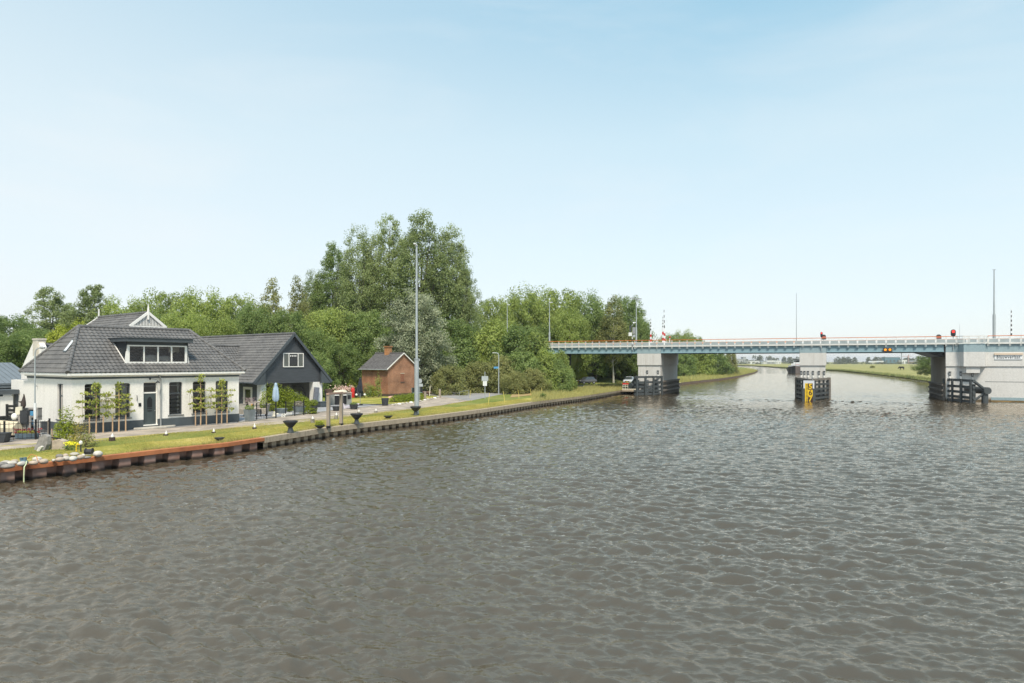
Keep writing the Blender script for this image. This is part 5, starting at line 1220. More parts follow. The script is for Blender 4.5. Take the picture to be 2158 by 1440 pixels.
# ================================================================ the quay lawn: logs, bowls, frame
LG = 'sawn logs along the road verge'
def log(px, pyb, r, h, m, label, wz=.24):
    E = empty('log_post', gp(px,pyb,.86), 0, label, 'post', LG)
    mb = MB(); mb.tube([(0,0,-.05),(0,0,h)], r, 12); mb.build('log', m, E, smooth=50)
    mb = MB(); mb.lathe([(r*.5,h),(r*.55,h+wz*.35),(r*.2,h+wz*.7),(.01,h+wz)],8,(r*.1,0,0)); mb.build('ornament', m_trim, E, smooth=50); return E
m_log1 = P('dark_log', (.075,.052,.045), .85, .3, 5); m_log2 = P('grey_log', (.26,.235,.20), .85, .3, 5)
log(236,931,.17,.27,m_log1,'dark brown log post with two white ornaments nearest the garden bed')
log(349.5,919.5,.15,.13,m_log1,'low dark log post with white cone in front of the front door')
log(450,914,.14,.12,m_log1,'low dark log post with white cone behind the small black bowl')
log(536,905.5,.15,.16,m_log1,'short dark log post between the two black bowls',.3)
log(658.5,892,.16,.33,m_log2,'grey log post with white top left of the wooden frame')
log(708.5,884.5,.15,.36,m_log2,'grey log post with white top seen inside the wooden frame')
log(756,876.5,.15,.36,m_log2,'grey log post with white top behind the second pedestal bowl')
log(792,871,.15,.22,m_log2,'short grey log post with white top on the verge before the mast')
BG_ = 'black bowls along the quay'
def bowl(px, pyb, wpx, label, ped, plant_=None, h=None):
    p = gp(px,pyb,.8); k = p.y/F0; r = wpx*k/2; E = empty('planter_bowl', p, 0, label, 'bowl', BG_)
    z0 = r*.72 if ped else .03
    if ped: mb = MB(); mb.lathe([(r*.46,0),(r*.44,.06),(r*.30,z0*.9),(r*.28,z0+.05)],16); mb.build('pedestal', m_steel, E, smooth=40)
    hh = r*(.95 if ped else .62); mb = MB(); mb.lathe([(r*.28,z0),(r*.62,z0+hh*.35),(r*.93,z0+hh*.78),(r,z0+hh*.82),(r,z0+hh),(r*.9,z0+hh),(r*.8,z0+hh*.72),(.02,z0+hh*.6)],20); mb.build('bowl', m_char, E, smooth=40)
    if plant_:
        rg = np.random.default_rng(int(px)); n = plant_; a = rg.random(n)*6.28; rr = r*.8*rg.random(n)**.5
        Pc = np.stack([rr*np.cos(a), rr*np.sin(a), z0+hh*.9+.32*rg.random(n)],1); Nn = rg.normal(size=(n,3))*.5+np.array([0,0,.7]); Nn /= np.linalg.norm(Nn,axis=1,keepdims=True)
        V, Fq = leaf_quads(rg, Pc, Nn, .12); np_mesh('plants', V, Fq, m_l_bright, E)
    return E
bowl(462.5,930,21,'small round black bowl on the lawn by the rusty quay edge',False)
bowl(612,912,30,'largest black pedestal bowl with white flowers on the rim',True)
bowl(674,904,22,'low black bowl full of green plants left of the wooden frame',False,260)
bowl(751.5,893.5,26,'second black pedestal bowl right of the wooden frame',True)
bowl(818,883,19,'low black bowl with a small plant between frame and mast',False,50)
bowl(876,876,23,'black pedestal bowl at the foot of the tall light mast',True)
E = empty('white_flowers', gp(603,893,1.55), 0, 'white flowers standing on the rim of the largest black bowl', 'flowers')
rg = np.random.default_rng(4); n = 60; Pc = np.stack([rg.random(n)*.34-.2,rg.random(n)*.1,rg.random(n)*.22-.05],1); Nn = rg.normal(size=(n,3)); Nn /= np.linalg.norm(Nn,axis=1,keepdims=True)
V, Fq = leaf_quads(rg, Pc, Nn, .09, .8); np_mesh('petals', V, Fq, m_trim, E); p = gp(612,912,.8); E.location = (p.x-.42, p.y-.05, .8+1.12)
p0, p1 = gp(692,901,.8), gp(719,895.5,.8)
E = empty('post_frame', p0, math.atan2(p1.y-p0.y,p1.x-p0.x), 'weathered wooden mooring frame of two posts and a lintel on the quay', 'post frame'); Ld = (p1-p0).length
for x in (0,Ld): mb = MB(); mb.box(x-.11,-.11,.12,x+.11,.11,2.42); po_ = mb.build('post', m_wood, E); mb = MB(); mb.box(x-.12,-.12,-.05,x+.12,.12,.12); mb.build('shoe', m_black, po_)
mb = MB(); mb.box(-.16,-.09,2.422,Ld+.16,.09,2.54); mb.build('lintel', P('lintel_wood', (.42,.27,.20), .85, .2, 3), E)

# ================================================================ espalier limes in front of the house
def espalier(u, label, nr=4, w_=1.0, top=3.25, seed=1, half=None):
    """u: metres along the house front"""
    p = HS.location + Vector((math.cos(RZ),math.sin(RZ),0))*u + Vector((math.sin(RZ),-math.cos(RZ),0))*.75
    E = empty('espalier_lime', (p.x,p.y,.9), RZ, label, 'tree', 'espalier limes before the house front'); rg = np.random.default_rng(seed)
    mb = MB(); mb.tube([(0,0,0),(.02,0,1.4),(0,0,top)], [.05,.04,.015], 7)
    zs = [1.22+i*.44 for i in range(nr)]
    C = []
    for z in zs:
        z += rg.normal()*.04; wl, wr = w_*(.72+.4*rg.random()), w_*(.72+.4*rg.random()); dl, dr = rg.normal(size=2)*.07
        mb.tube([(-wl,0,z+.05+dl),(-wl*.4,0,z-.02),(0,0,z),(wr*.5,0,z+.03),(wr,0,z+.04+dr)], [.010,.017,.022,.017,.010], 5)
        n = int(80+120*rg.random()); x = rg.random(n)*2-1; x = np.where(x < 0, x*wl, x*wr)*1.06; sgn = np.sin(x*6+z*9+seed)*.5+.5; q = (rg.random(n) < .35+.6*sgn); x = x[q]; k = len(x)
        C.append(np.stack([x, rg.normal(size=k)*.10, z+.03+np.where(x<0,dl,dr)*np.abs(x)/w_+rg.normal(size=k)*(.03+.05*rg.random(k))],1))
    n = 60; C.append(np.stack([rg.normal(size=n)*.13, rg.normal(size=n)*.12, 1.2+(top-1.0)*rg.random(n)],1)); C.append(np.stack([rg.normal(size=75)*.13, rg.normal(size=75)*.1, top-.45+.55*rg.random(75)],1))
    mb.build('trunk', m_stake, E)
    Pc = np.concatenate(C); Nn = rg.normal(size=Pc.shape)*.5+np.array([.2,-.5,.5]); Nn /= np.linalg.norm(Nn,axis=1,keepdims=True)
    V, Fq = leaf_quads(rg, Pc, Nn, .15, .8); np_mesh('leaves', V, Fq, m_l_lime, E)
    mb = MB()
    for a in (-.8,.8): mb.bar((a,.05,1.2),(a,.05,2.6),.018,.018)
    for a,b,c,d in ((-.8,1.3,0,2.5),(-.0,1.3,.8,2.5),(-.8,2.5,0,1.3),(0,2.5,.8,1.3)): mb.bar((a,.05,b),(c,.05,d),.02,.014)
    mb.build('trellis', m_sand, E)
    for x in (-.42,.42): mb = MB(); mb.tube([(x,-.05,-.05),(x,-.05,1.12)],.045,8); mb.build('stake', m_stake, E)
    mb = MB(); mb.bar((-.42,-.05,1.05),(.42,-.05,1.05),.04,.03); mb.build('tie', m_black, E)
espalier(1.20,'leftmost espalier lime on the trellis before the first front window',seed=1,w_=1.15)
espalier(2.62,'second espalier lime from the left beside the front door window',seed=2,w_=.95,top=3.3)
espalier(8.35,'third espalier lime with the tallest top right of the drainpipe',seed=3,w_=1.05,top=3.75)
espalier(10.0,'rightmost espalier lime near the right corner of the white house',seed=4,w_=.95,top=3.3)
# ================================================================ grasses
def blades(name, pts, h, wd, mat, seed, lean=.35, kind='stuff', label=None):
    rg = np.random.default_rng(seed+700); n = len(pts); q5 = .62+.38*np.sin(pts[:,0]*.9+1.7*np.sin(pts[:,1]*.33))*np.sin(pts[:,1]*.55+pts[:,0]*.31); hh = h*(.35+rg.random(n)**1.5*1.2)*q5; a = rg.random(n)*6.28
    dx = np.stack([np.cos(a),np.sin(a),0*a],1)*wd; b = rg.random(n)*6.28; ln = lean*hh*rg.random(n)
    tip = pts + np.stack([np.cos(b)*ln+.12*hh, np.sin(b)*ln, hh],1)
    V = np.stack([pts-dx, pts+dx, tip],1).reshape(-1,3); o = np_mesh(name, V, np.arange(3*n).reshape(n,3), mat)
    return tag(o, kind=kind)
def scatter_strip(A, B, n, seed, p=1.0):
    rg = np.random.default_rng(seed); A = np.array([tuple(v) for v in A]); B = np.array([tuple(v) for v in B])
    Ls = np.linalg.norm(A[1:]-A[:-1],axis=1); i = rg.choice(len(Ls), n, p=Ls/Ls.sum()); t = rg.random(n)[:,None]; u = (rg.random(n)**p)[:,None]
    a = A[i]+(A[i+1]-A[i])*t; b = B[i]+(B[i+1]-B[i])*t; return a+(b-a)*u
road_edge = [Vector((p.x,p.y,.9)) for p in rl]
blades('lawn_grass', scatter_strip(back[:11], inner[:11], 60000, 1), .075, .018, m_grassblade, 1)
blades('lawn_grass', scatter_strip(inner[:10], [v for v in offset(bank,6.0,.9)][:10], 34000, 2), .06, .016, m_grassblade, 2)
tg0 = [gp(a,b,.8) for a,b in [(1120,848),(1180,841),(1227,835.5),(1310,822.5)]]; tg1 = [gp(a,b,.9) for a,b in [(1120,832),(1165,823.5),(1230,817),(1312,810.5)]]
blades('tall_grass', scatter_strip(tg0, tg1, 26000, 3), .62, .03, m_reed, 3)
blades('tall_grass', scatter_strip([gp(a,b,.9) for a,b in [(760,812),(900,815),(1050,815),(1190,806)]], [gp(a,b,.9) for a,b in [(760,808),(900,810),(1050,810),(1190,803)]], 16000, 4), .7, .04, m_reed2, 4)
fb0 = [Vector((p.x,p.y,.5)) for p in gfar[1:7]]; fb1 = offset(gfar, 9, .9)[1:7]
blades('tall_grass', scatter_strip(fb0, fb1, 16000, 5, 1.3), .9, .09, m_reed, 5)
rbs = [Vector((p.x,p.y,.0)) for p in rb[3:9]]; rbi = [Vector((p.x,p.y,.75)) for p in offset(rb,-9)[3:9]]
blades('reeds', scatter_strip(rbs, rbi, 30000, 6, 1.6), .85, .12, m_reed2, 6)
blades('edge_grass', scatter_strip([p for p in back[:11]], offset(bank,.62,.80)[:11], 9000, 8), .16, .02, m_reed, 8)
blades('edge_grass', scatter_strip([Vector((p.x,p.y,.905)) for p in rl], offset(rl,-.35,.9), 9000, 9), .11, .02, m_grassblade, 9)
# bare patch where the grass has been cut away
mb = MB(); mb.quad(*[gp(a,b,.93) for a,b in [(1075,838),(1150,830),(1160,824.5),(1130,824),(1080,829)]]); tag(mb.build('bare_earth', P('dry_earth', (.33,.20,.10), .95, .25, 1.5, col2=(.42,.33,.13))), kind='structure')
# tuft hanging over the quay
def plantlet(name, loc, n, rx, ry, rz_, leaf, mat, label, cat, group=None, seed=1, stem=True, up=.5):
    rg = np.random.default_rng(seed); d = rg.normal(size=(n,3)); d /= np.linalg.norm(d,axis=1,keepdims=True); d[:,2] = np.abs(d[:,2])*1.6-.5
    q = .5+.5*rg.random(n)**.5; lump = 1+.25*np.sin(5*np.arctan2(d[:,1],d[:,0])+seed)+.2*np.sin(9*d[:,2]+seed)
    Pc = d*(q*lump)[:,None]*np.array([rx,ry,rz_]) + np.array([0,0,rz_*.55]); Pc[:,2] = np.maximum(Pc[:,2], .02)
    Nn = d*.6+rg.normal(size=(n,3))*.4+np.array([0,0,up]); Nn /= np.linalg.norm(Nn,axis=1,keepdims=True)
    V, Fq = leaf_quads(rg, Pc, Nn, leaf); root = empty(name, loc, 0, label, cat, group)
    np_mesh('foliage', V, Fq, mat, root)
    if stem:
        mb = MB()
        for j in range(7): mb.tube([(0,0,-.05),(Pc[j,0]*.5,Pc[j,1]*.5,Pc[j,2]*.5),tuple(Pc[j])], [.03,.02,.008], 5)
        mb.build('stems', m_bark, root)
    return root
plantlet('weed', gp(1144,846,.55), 500, .45, .45, .75, .16, m_l_green, 'green weed hanging over the concrete quay edge', 'plant', seed=3)

# ================================================================ far skyline beyond the meadow
def wood(name, segs, Y, mat, seed, leaf, per):
    rg = np.random.default_rng(seed); C = []
    for x0, x1, hlo, hhi in segs:
        k = max(3, int((x1-x0)/5)); xs = x0+(x1-x0)*rg.random(k); hs = hlo+(hhi-hlo)*rg.random(k)
        for x, h in zip(xs, hs):
            n = per; u = rg.random(n); r = 5.5*np.sqrt(np.clip(1-(u-.25)**2/.62,0,1))*rg.random(n)**.4; a = rg.random(n)*6.28
            C.append(np.stack([x+r*np.cos(a), Y+r*np.sin(a), .7+u*h],1))
    Pc = np.concatenate(C); Nn = rg.normal(size=Pc.shape)+np.array([0,-.6,.5]); Nn /= np.linalg.norm(Nn,axis=1,keepdims=True)
    V, Fq = leaf_quads(rg, Pc, Nn, leaf, .8); return tag(np_mesh(name, V, Fq, mat), kind='stuff')
m_farwood = leafmat('far_foliage', (.07,.085,.045), (.15,.165,.09), .15)
x_ = lambda px, Y: (px-CX0)/F0*Y
wood('distant_wood', [(x_(1583,1500),x_(1625,1500),14,20),(x_(1620,1500),x_(1690,1500),10,16),(x_(1735,1500),x_(1850,1500),10,15),(x_(1850,1500),x_(2040,1500),9,15),(x_(1480,1500),x_(1583,1500),6,10)], 1500, m_farwood, 1, 2.4, 110)
wood('distant_hedge', [(x_(1700,1250),x_(2080,1250),2.5,4.5),(x_(1545,1250),x_(1600,1250),2,5)], 1250, m_farwood, 2, 1.5, 60)
def far_building(name, px0, px1, ytop, Y, mat, label, cat, ybot=767.5, roof=None, extra=None):
    a = x_(px0,Y); b = x_(px1,Y); h = CH-(ytop-H0)*Y/F0-.75; E = empty(name, ((a+b)/2,Y,.75), 0, label, cat); wd = b-a
    mb = MB(); mb.box(-wd/2,0,-.2,wd/2,12,h); mb.build('wall', mat, E)
    mb = MB()
    if roof == 'gable': mb.prism([(-wd/2-.4,h),(wd/2+.4,h),(wd/2-1.5,h+wd*.12+1),(-wd/2+1.5,h+wd*.12+1)], lambda p,q,t: (p,t,q), -.5, 12.5)
    else: mb.box(-wd/2-.3,-.3,h,wd/2+.3,12.3,h+.6)
    mb.build('roof', extra or m_zinc, E)
    mb = MB(); k = max(2,int(wd/7))
    for i in range(k): mb.box(-wd/2+wd*(i+.25)/k,-.06,h*.3,-wd/2+wd*(i+.7)/k,-.003,h*.62)
    mb.build('window_band', m_greypane, E); return E
m_fw = P('far_white', (.66,.67,.66), .7, .06, .1); m_fg = P('far_grey', (.34,.36,.37), .7, .08, .1); m_fb = P('far_blue', (.10,.19,.23), .5, .08, .05)
far_building('factory', 1553,1566,757,1350,m_fg,'grey industrial block on the horizon left of the silo tower','building')
E = far_building('silo_tower', 1566,1572.5,753,1350,m_fg,'tall grey silo tower on the horizon below the bridge','tower')
far_building('warehouse', 1574,1601,761,1300,m_fw,'long white warehouse on the horizon right of the silo tower','building')
far_building('barn', 1608,1616,763,1280,m_fw,'small pale barn on the horizon right of the warehouse','barn',roof='gable')
far_building('greenhouse', 1617,1633,763,1290,m_fg,'low grey roofed sheds on the horizon in the middle','shed',roof='gable',extra=m_fw)
far_building('barn', 1635,1646,762.5,1330,m_fw,'low white barn on the horizon left of the barge','barn',roof='gable',extra=m_fw)
far_building('office_block', 1865,1897,753.5,1400,m_fb,'dark blue block of a building on the horizon below the crane','building')
far_building('barn', 1837,1848,763.5,1300,m_fw,'left one of two white sheds left of the blue block','barn',roof='gable',extra=m_fw)
far_building('barn', 1853,1863,763,1300,m_fw,'right one of two white sheds beside the blue block','barn',roof='gable',extra=m_fw)
far_building('house', 1924,1935,762.5,1300,P('far_orange', (.62,.42,.28), .7, .05, 1),'small orange walled house on the far right horizon','house',roof='gable')
far_building('factory', 1901,1912,759,1380,m_fw,'pale factory hall right of the blue block','building')
Yc = 1400
def crane(px, ytop, jl, jr, label, m):
    z = CH-(ytop-H0)*Yc/F0-.75; E = empty('tower_crane', (x_(px,Yc),Yc,.75), 0, label, 'crane')
    mb = MB(); mb.bar((0,0,0),(0,0,z+3),1.3,1.3); mb.build('mast', m, E); mb = MB(); mb.bar((-jl,0,z),(jr,0,z),.9,.9); mb.tube([(0,0,z+4),(jr*.7,0,z+.5)],.15,4); mb.build('jib', m, E)
    mb = MB(); mb.box(-1,-1,z-3,1,1,z-.6); mb.build('cab', m, E)
crane(1900,742,34,8,'tall grey tower crane behind the blue block',m_fg)
crane(1914.5,751,13,6,'smaller pinkish tower crane right of the blue block',P('crane_red', (.50,.34,.32), .6, .1, 1))
SPx = x_(1779.5,1550); SP = empty('church', (SPx,1550,.75), 0, 'church with pointed spire on the far horizon', 'church')
mb = MB(); mb.box(-3,-3,0,3,3,8); mb.box(3,-4,0,20,4,5.5); mb.build('wall', m_fg, SP); mb = MB(); mb.lathe([(3.6,8),(.1,18.5)],4,(0,0,0)); mb.build('spire', m_fg, SP)

# ---------------------------------------------------------------- cattle
def animal(E, mat):
    mb = MB()
    mb.tube([(-.95,0,1.15),(-.6,0,1.12),(0,0,1.08),(.55,0,1.12),(.9,0,1.22),(1.15,0,1.05),(1.4,0,.7),(1.6,0,.42)], [.16,.34,.40,.36,.27,.2,.15,.10], 10)
    me = mb
    for x in (-.72,.6):
        for y in (-.2,.2):
            k = -.08 if x < 0 else .02
            me.tube([(x,y,.95),(x+k*-1,y,.55),(x+k,y,.45),(x,y,.0)], [.17,.1,.08,.07], 7)
    me.tube([(-1.0,0,1.2),(-1.15,0,.9),(-1.15,0,.5)],[.05,.03,.05],6)
    for y in (-.1,.1): me.tube([(1.2,y,.98),(1.18,y*2.6,1.08)],[.05,.02],5)
    o = me.build('body', mat, E, smooth=70)
    md = o.modifiers.new('remesh','REMESH'); md.mode = 'VOXEL'; md.voxel_size = .045; md.use_smooth_shade = True
    dg = bpy.context.evaluated_depsgraph_get(); dg.update(); nm = bpy.data.meshes.new_from_object(o.evaluated_get(dg)); o.modifiers.clear(); o.data = nm
    if not nm.materials: nm.materials.append(mat)
m_hide = P('dark_hide', (.02,.018,.016), .7, .3, 2)
for px, py, rz, lb in ((1900.5,780,R(185),'dark cow grazing side on in the meadow, the left one'),(1933,781.5,R(250),'dark cow facing away in the meadow, the right one')):
    E = empty('cow', gp(px,py,.75), rz, lb, 'cow', 'cattle grazing in the meadow'); E.scale = (1.5,1.5,1.4); animal(E, m_hide)

# ---------------------------------------------------------------- barge coming up the canal
BG = empty('barge', (134.5,324,0), R(65), 'dark hulled cargo barge with white wheelhouse passing the centre pier', 'barge')
mb = MB(); hb = 4.6; out_ = [(0,0,3.6),(1.5,1.9,3.3),(4,3.6,3.0),(8,hb,2.5),(56,hb,2.2),(60,hb*.8,2.6)]
vs = []
for x,y,z in out_: vs += [(x,-y,z),(x,y,z),(x+ (1.2 if x<8 else 0),-y*.75,-.4),(x+(1.2 if x<8 else 0),y*.75,-.4)]
fs = []
for i in range(len(out_)-1):
    a = 4*i; b = a+4; fs += [(a,b,b+2,a+2),(a+1,a+3,b+3,b+1),(a,a+1,b+1,b)]
e = 4*(len(out_)-1); fs += [(e,e+2,e+3,e+1),(0,2,3,1)]
mb.add(vs, fs); mb.build('hull', P('barge_black', (.05,.047,.045), .5, .25, .4), BG)
mb = MB(); mb.add([(0,-.02,3.65),(1.5,-1.95,3.35),(4,-3.65,3.05),(8,-hb-.04,2.55),(9,-hb*.76,-.3),(5,-2.8,-.3),(2.5,-1.5,-.3),(1.1,0,-.3)], [(0,1,6,7),(1,2,5,6),(2,3,4,5)]); mb.build('bow_plate', P('barge_brown', (.20,.165,.15), .6, .2, .4), BG)
mb = MB(); mb.box(9,-3.6,2.5,44,3.6,3.7); mb.build('hatch_cover', m_fg, BG)
mb = MB(); mb.box(47,-4.2,2.3,57,4.2,4.6); mb.box(48,-3,4.62,53,3,6.6); mb.build('wheelhouse', m_fw, BG)
mb = MB(); mb.box(47.9,-2.6,5.3,48,2.6,6.2); mb.build('windows', m_pane, BG); mb = MB(); mb.box(47.3,-3.4,6.62,53.5,3.4,6.85); mb.build('roof', m_black, BG)
mb = MB(); mb.tube([(2.5,0,3.3),(2.5,0,6.0)],.08,6); mb.tube([(2,-1.2,3.5),(2,1.2,3.7)],.3,8); mb.build('winch', m_zinc, BG)
mb = MB(); mb.tube([(4,-3.4,3.3),(3,-1.2,4.2),(1,0,4.2)],.07,6); mb.build('bow_rail', m_red, BG)
# ================================================================ house terrace
def an(u, v, z=0):      # point in the annex frame
    e1 = Vector((.6174,.7866,0)); e2 = Vector((-.7866,.6174,0)); return AN.location + e1*u + e2*v + Vector((0,0,z))
def iron_fence(name, pts, h, label, gap=.13, posts=True, finial=False):
    E = empty(name, pts[0], 0, label, 'fence'); o = pts[0]; mb = MB(); pm = MB()
    for a, b in zip(pts[:-1], pts[1:]):
        a = a-o; b = b-o; Ld = (b-a).length; n = max(2,int(Ld/gap))
        for z in (.12, h-.12): mb.bar(a+Vector((0,0,z)), b+Vector((0,0,z)), .03, .03)
        for i in range(1,n): p = a.lerp(b,i/n); mb.bar(p+Vector((0,0,.06)), p+Vector((0,0,h)), .016, .016)
    mb.build('bars', m_black, E)
    for p in pts: p = p-o; q = MB(); q.box(p.x-.04,p.y-.04,-.03,p.x+.04,p.y+.04,h+.08); q.build('post', m_black, E)
    return E
iron_fence('iron_fence', [gp(a,b,.91) for a,b in ((533.5,886),(541,885),(561.5,883.5),(581.5,881))], 1.3, 'black iron bar fence along the terrace beside the parasol')
E = iron_fence('iron_gate', [gp(a,b,.91) for a,b in ((602,878),(621,876.5),(640,874.5))], 1.25, 'black iron bar gate with heavier posts right of the terrace fence')
iron_fence('iron_fence', [gp(a,b,.92) for a,b in ((-60,938),(9,931),(75,926),(104,923.5))], 1.15, 'black iron railing with pointed bars at the lower left before the yard', .2)
# hedge mound in front of the carport
def hedge(name, label, cat, spine, wd, ht, n, leaf, mat, seed, group=None):
    rg = np.random.default_rng(seed); E = empty(name, spine[0], 0, label, cat, group); o = spine[0]; P3 = np.array([tuple(p-o) for p in spine]); hs_ = np.array(ht)
    i = rg.integers(0,len(P3)-1,n); t = rg.random(n); c = P3[i]+(P3[i+1]-P3[i])*t[:,None]; hh = hs_[i]+(hs_[i+1]-hs_[i])*t
    a = rg.random(n)*2*np.pi; el = np.arcsin(rg.random(n)); q = .72+.32*rg.random(n); lump = 1+.14*np.sin(c[:,0]*4+a*3+c[:,1]*3)
    Pc = c + np.stack([np.cos(a)*np.cos(el)*wd*q*lump, np.sin(a)*np.cos(el)*wd*q*lump, np.sin(el)*hh*q*lump+.05],1)
    Nn = Pc-c; Nn /= np.linalg.norm(Nn,axis=1,keepdims=True)+1e-6; Nn = Nn*.6+rg.normal(size=(n,3))*.45+np.array([0,0,.3]); Nn /= np.linalg.norm(Nn,axis=1,keepdims=True)
    V, Fq = leaf_quads(rg, Pc, Nn, leaf); np_mesh('foliage', V, Fq, mat, E)
    mb = MB()
    for k in range(len(P3)): mb.tube([tuple(P3[k]), tuple(P3[k]+np.array([0,0,hs_[k]*.7]))],[.09,.04],6)
    mb.build('stems', m_bark, E); return E
m_l_hedge = leafmat('leaf_hedge', (.12,.17,.015), (.36,.42,.05), .4)
hedge('hedge', 'large rounded green hedge sloping down in front of the carport', 'hedge', [an(-.2,-1.5),an(1.0,-2.0),an(2.2,-2.4),an(3.3,-2.8)], 1.1, (2.45,2.3,1.75,.95), 9000, .17, m_l_hedge, 1)
hedge('low_hedge', 'low bright green hedge edged with white stones beside the brick hut', 'hedge', [gp(830,848,.9),gp(850,846.5,.9),(gp(868,845,.9)),gp(888,841,.9)], .75, (.75,.8,.85,.7), 4500, .15, m_l_hedge, 2)
# folded pale blue parasol
def parasol(p, h, m, label, r, base=None):
    E = empty('parasol', p, 0, label, 'parasol'); mb = MB(); mb.tube([(0,0,0),(0,0,h)],.025,8); mb.build('pole', m_zinc, E)
    mb = MB(); n = 16; prof = [(.05,h),(r*.55,h-.12),(r*.5,h-.25),(r*.75,h-.5),(r,h-1.2),(r*.95,h-1.55),(r*.5,h-1.7)]; vs = []
    for k,(q,z) in enumerate(prof):
        for j in range(n): t = 2*math.pi*j/n; f = q*(1+(.22 if j%2 else -.15)*(k>1)); vs.append((f*math.cos(t),f*math.sin(t),z))
    fs = [(i*n+j,i*n+(j+1)%n,(i+1)*n+(j+1)%n,(i+1)*n+j) for i in range(len(prof)-1) for j in range(n)]+[tuple(range(n))]
    mb.add(vs,fs); mb.build('canopy', m, E, smooth=80); mb = MB(); mb.lathe([(.3,0),(.28,.07),(.05,.1)],14); mb.build('base', m_cream if not base else base, E); return E
parasol(gp(581,873,.91), 2.85, m_skyblue, 'folded pale blue parasol in front of the hedge', .24)
parasol(gp(759,853.5,.91), 3.0, P('dark_fabric', (.03,.035,.045), .9, .2, 3), 'folded dark parasol left of the brick hut', .22, m_black)
# rattan armchairs and table
def armchair(p, rz, label):
    E = empty('rattan_chair', p, rz, label, 'chair', 'rattan chairs on the terrace'); mb = MB(); mb.box(-.4,-.4,.28,.4,.4,.44); mb.build('seat', m_sand, E, bevel=.03)
    mb = MB(); mb.prism([(-.42,.3),(.42,.3),(.5,1.0),(-.5,1.0)], lambda a,b,t: (a,t+(b-.3)*.18,b), .36, .48); mb.box(-.54,.45,.99,.54,.66,1.06); mb.build('backrest', m_sand, E, bevel=.02)
    for s in (-1,1): mb = MB(); mb.box(s*.42-.06,-.4,.2,s*.42+.06,.42,.66); mb.build('armrest', m_sand, E, bevel=.02)
    for x in (-.36,.36):
        for y in (-.34,.36): mb = MB(); mb.box(x-.03,y-.03,0,x+.03,y+.03,.27); mb.build('leg', m_black, E)
    mb = MB(); mb.box(-.36,-.42,.442,.36,.3,.54); mb.build('cushion', m_curtain, E, bevel=.03); return E
armchair(gp(516,877.5,.91), R(60), 'tan rattan armchair partly hidden by the house corner')
armchair(gp(552,877,.91), R(-80), 'tan rattan armchair right of the terrace table')
armchair(gp(535,872,.91), R(20), 'tan rattan armchair behind the terrace table')
E = empty('terrace_table', gp(536,878,.91), R(30), 'small square table with mugs between the rattan armchairs', 'table'); mb = MB(); mb.box(-.5,-.5,.66,.5,.5,.72); mb.build('tabletop', P('table_wood', (.52,.42,.36), .6, .15, 2), E)
for x in (-.44,.44):
    for y in (-.44,.44): mb = MB(); mb.box(x-.03,y-.03,0,x+.03,y+.03,.66); mb.build('leg', m_black, E)
E = empty('mug', gp(536,878,.91)+Vector((.05,-.1,.72)), 0, 'white mug standing on the terrace table', 'mug'); mb = MB(); mb.lathe([(.07,0),(.08,.16),(.07,.16),(.05,.02)],10); mb.build('cup', m_trim, E); mb = MB(); mb.tube([(.08,0,.13),(.13,0,.09),(.08,0,.04)],.012,6); mb.build('handle', m_trim, E)
E = empty('lantern', gp(531,874.5,.91)+Vector((0,0,.72)), 0, 'small orange lantern on the terrace by the cream door', 'lantern'); mb = MB(); mb.lathe([(.09,0),(.1,.2),(.05,.26)],8); mb.build('glass', P('amber', (.62,.32,.05), .4, .1, 1), E)
def pot(p, r, h, m, label, plant_=None, pm=None, ph=.4, pr=None, leaf=.12, sq=False, group='plant pots on the terrace', n=260, name='plant_pot', cat='plant pot', seed=1):
    E = empty(name, p, R(20), label, cat, group); mb = MB(); k = 4 if sq else 16; mb.lathe([(r*.72,0),(r,h),(r*.9,h),(r*.8,h*.86),(.02,h*.84)], k); mb.build('pot', m, E, smooth=40)
    if plant_:
        rg = np.random.default_rng(seed); pr = pr or r*1.1; d = rg.normal(size=(n,3)); d /= np.linalg.norm(d,axis=1,keepdims=True); Pc = d*(.4+.6*rg.random(n)**.5)[:,None]*np.array([pr,pr,ph*.6])+np.array([0,0,h+ph*.45]); Nn = d*.5+rg.normal(size=(n,3))*.4+np.array([0,0,.4]); Nn /= np.linalg.norm(Nn,axis=1,keepdims=True)
        V, Fq = leaf_quads(rg, Pc, Nn, leaf); np_mesh('plant', V, Fq, pm, E)
    return E
m_pot = P('dark_pot', (.045,.05,.055), .6, .2, 3); m_potg = P('zinc_pot', (.20,.23,.24), .6, .2, 2)
E = pot(gp(526,888,.91), .48, .95, m_potg, 'grey square planter with pinkish lavender at the house corner', True, m_l_green, .35, .42, .09, True, n=400, seed=2)
rg = np.random.default_rng(9); n = 420; Pc = np.stack([rg.normal(size=n)*.26,rg.normal(size=n)*.26,1.35+.55*rg.random(n)],1); Nn = rg.normal(size=(n,3)); Nn /= np.linalg.norm(Nn,axis=1,keepdims=True); V, Fq = leaf_quads(rg, Pc, Nn, .07, .4); np_mesh('lavender', V, Fq, P('lavender', (.42,.31,.32), .9, .25, 5), E)
pot(gp(661,872,.91), .36, .72, m_pot, 'tall tapered dark pot with a clipped round bush before the carport', True, m_l_hedge, .55, .42, .12, n=500, seed=3)
pot(gp(708.5,866,.91), .38, .42, m_pot, 'round dark pot without plant seen through the wooden frame')
pot(gp(745.5,862.5,.91), .45, .48, m_pot, 'wide dark pot with mauve flowers on the terrace edge', True, m_l_green, .2, .4, .08, n=420, seed=4)
pot(gp(811.5,855,.91), .42, .80, m_pot, 'plain tall dark bucket pot on the garden lawn edge')
pot(gp(592,871,.91), .6, .42, m_potg, 'low round grey tub below the parasol beside the hedge')
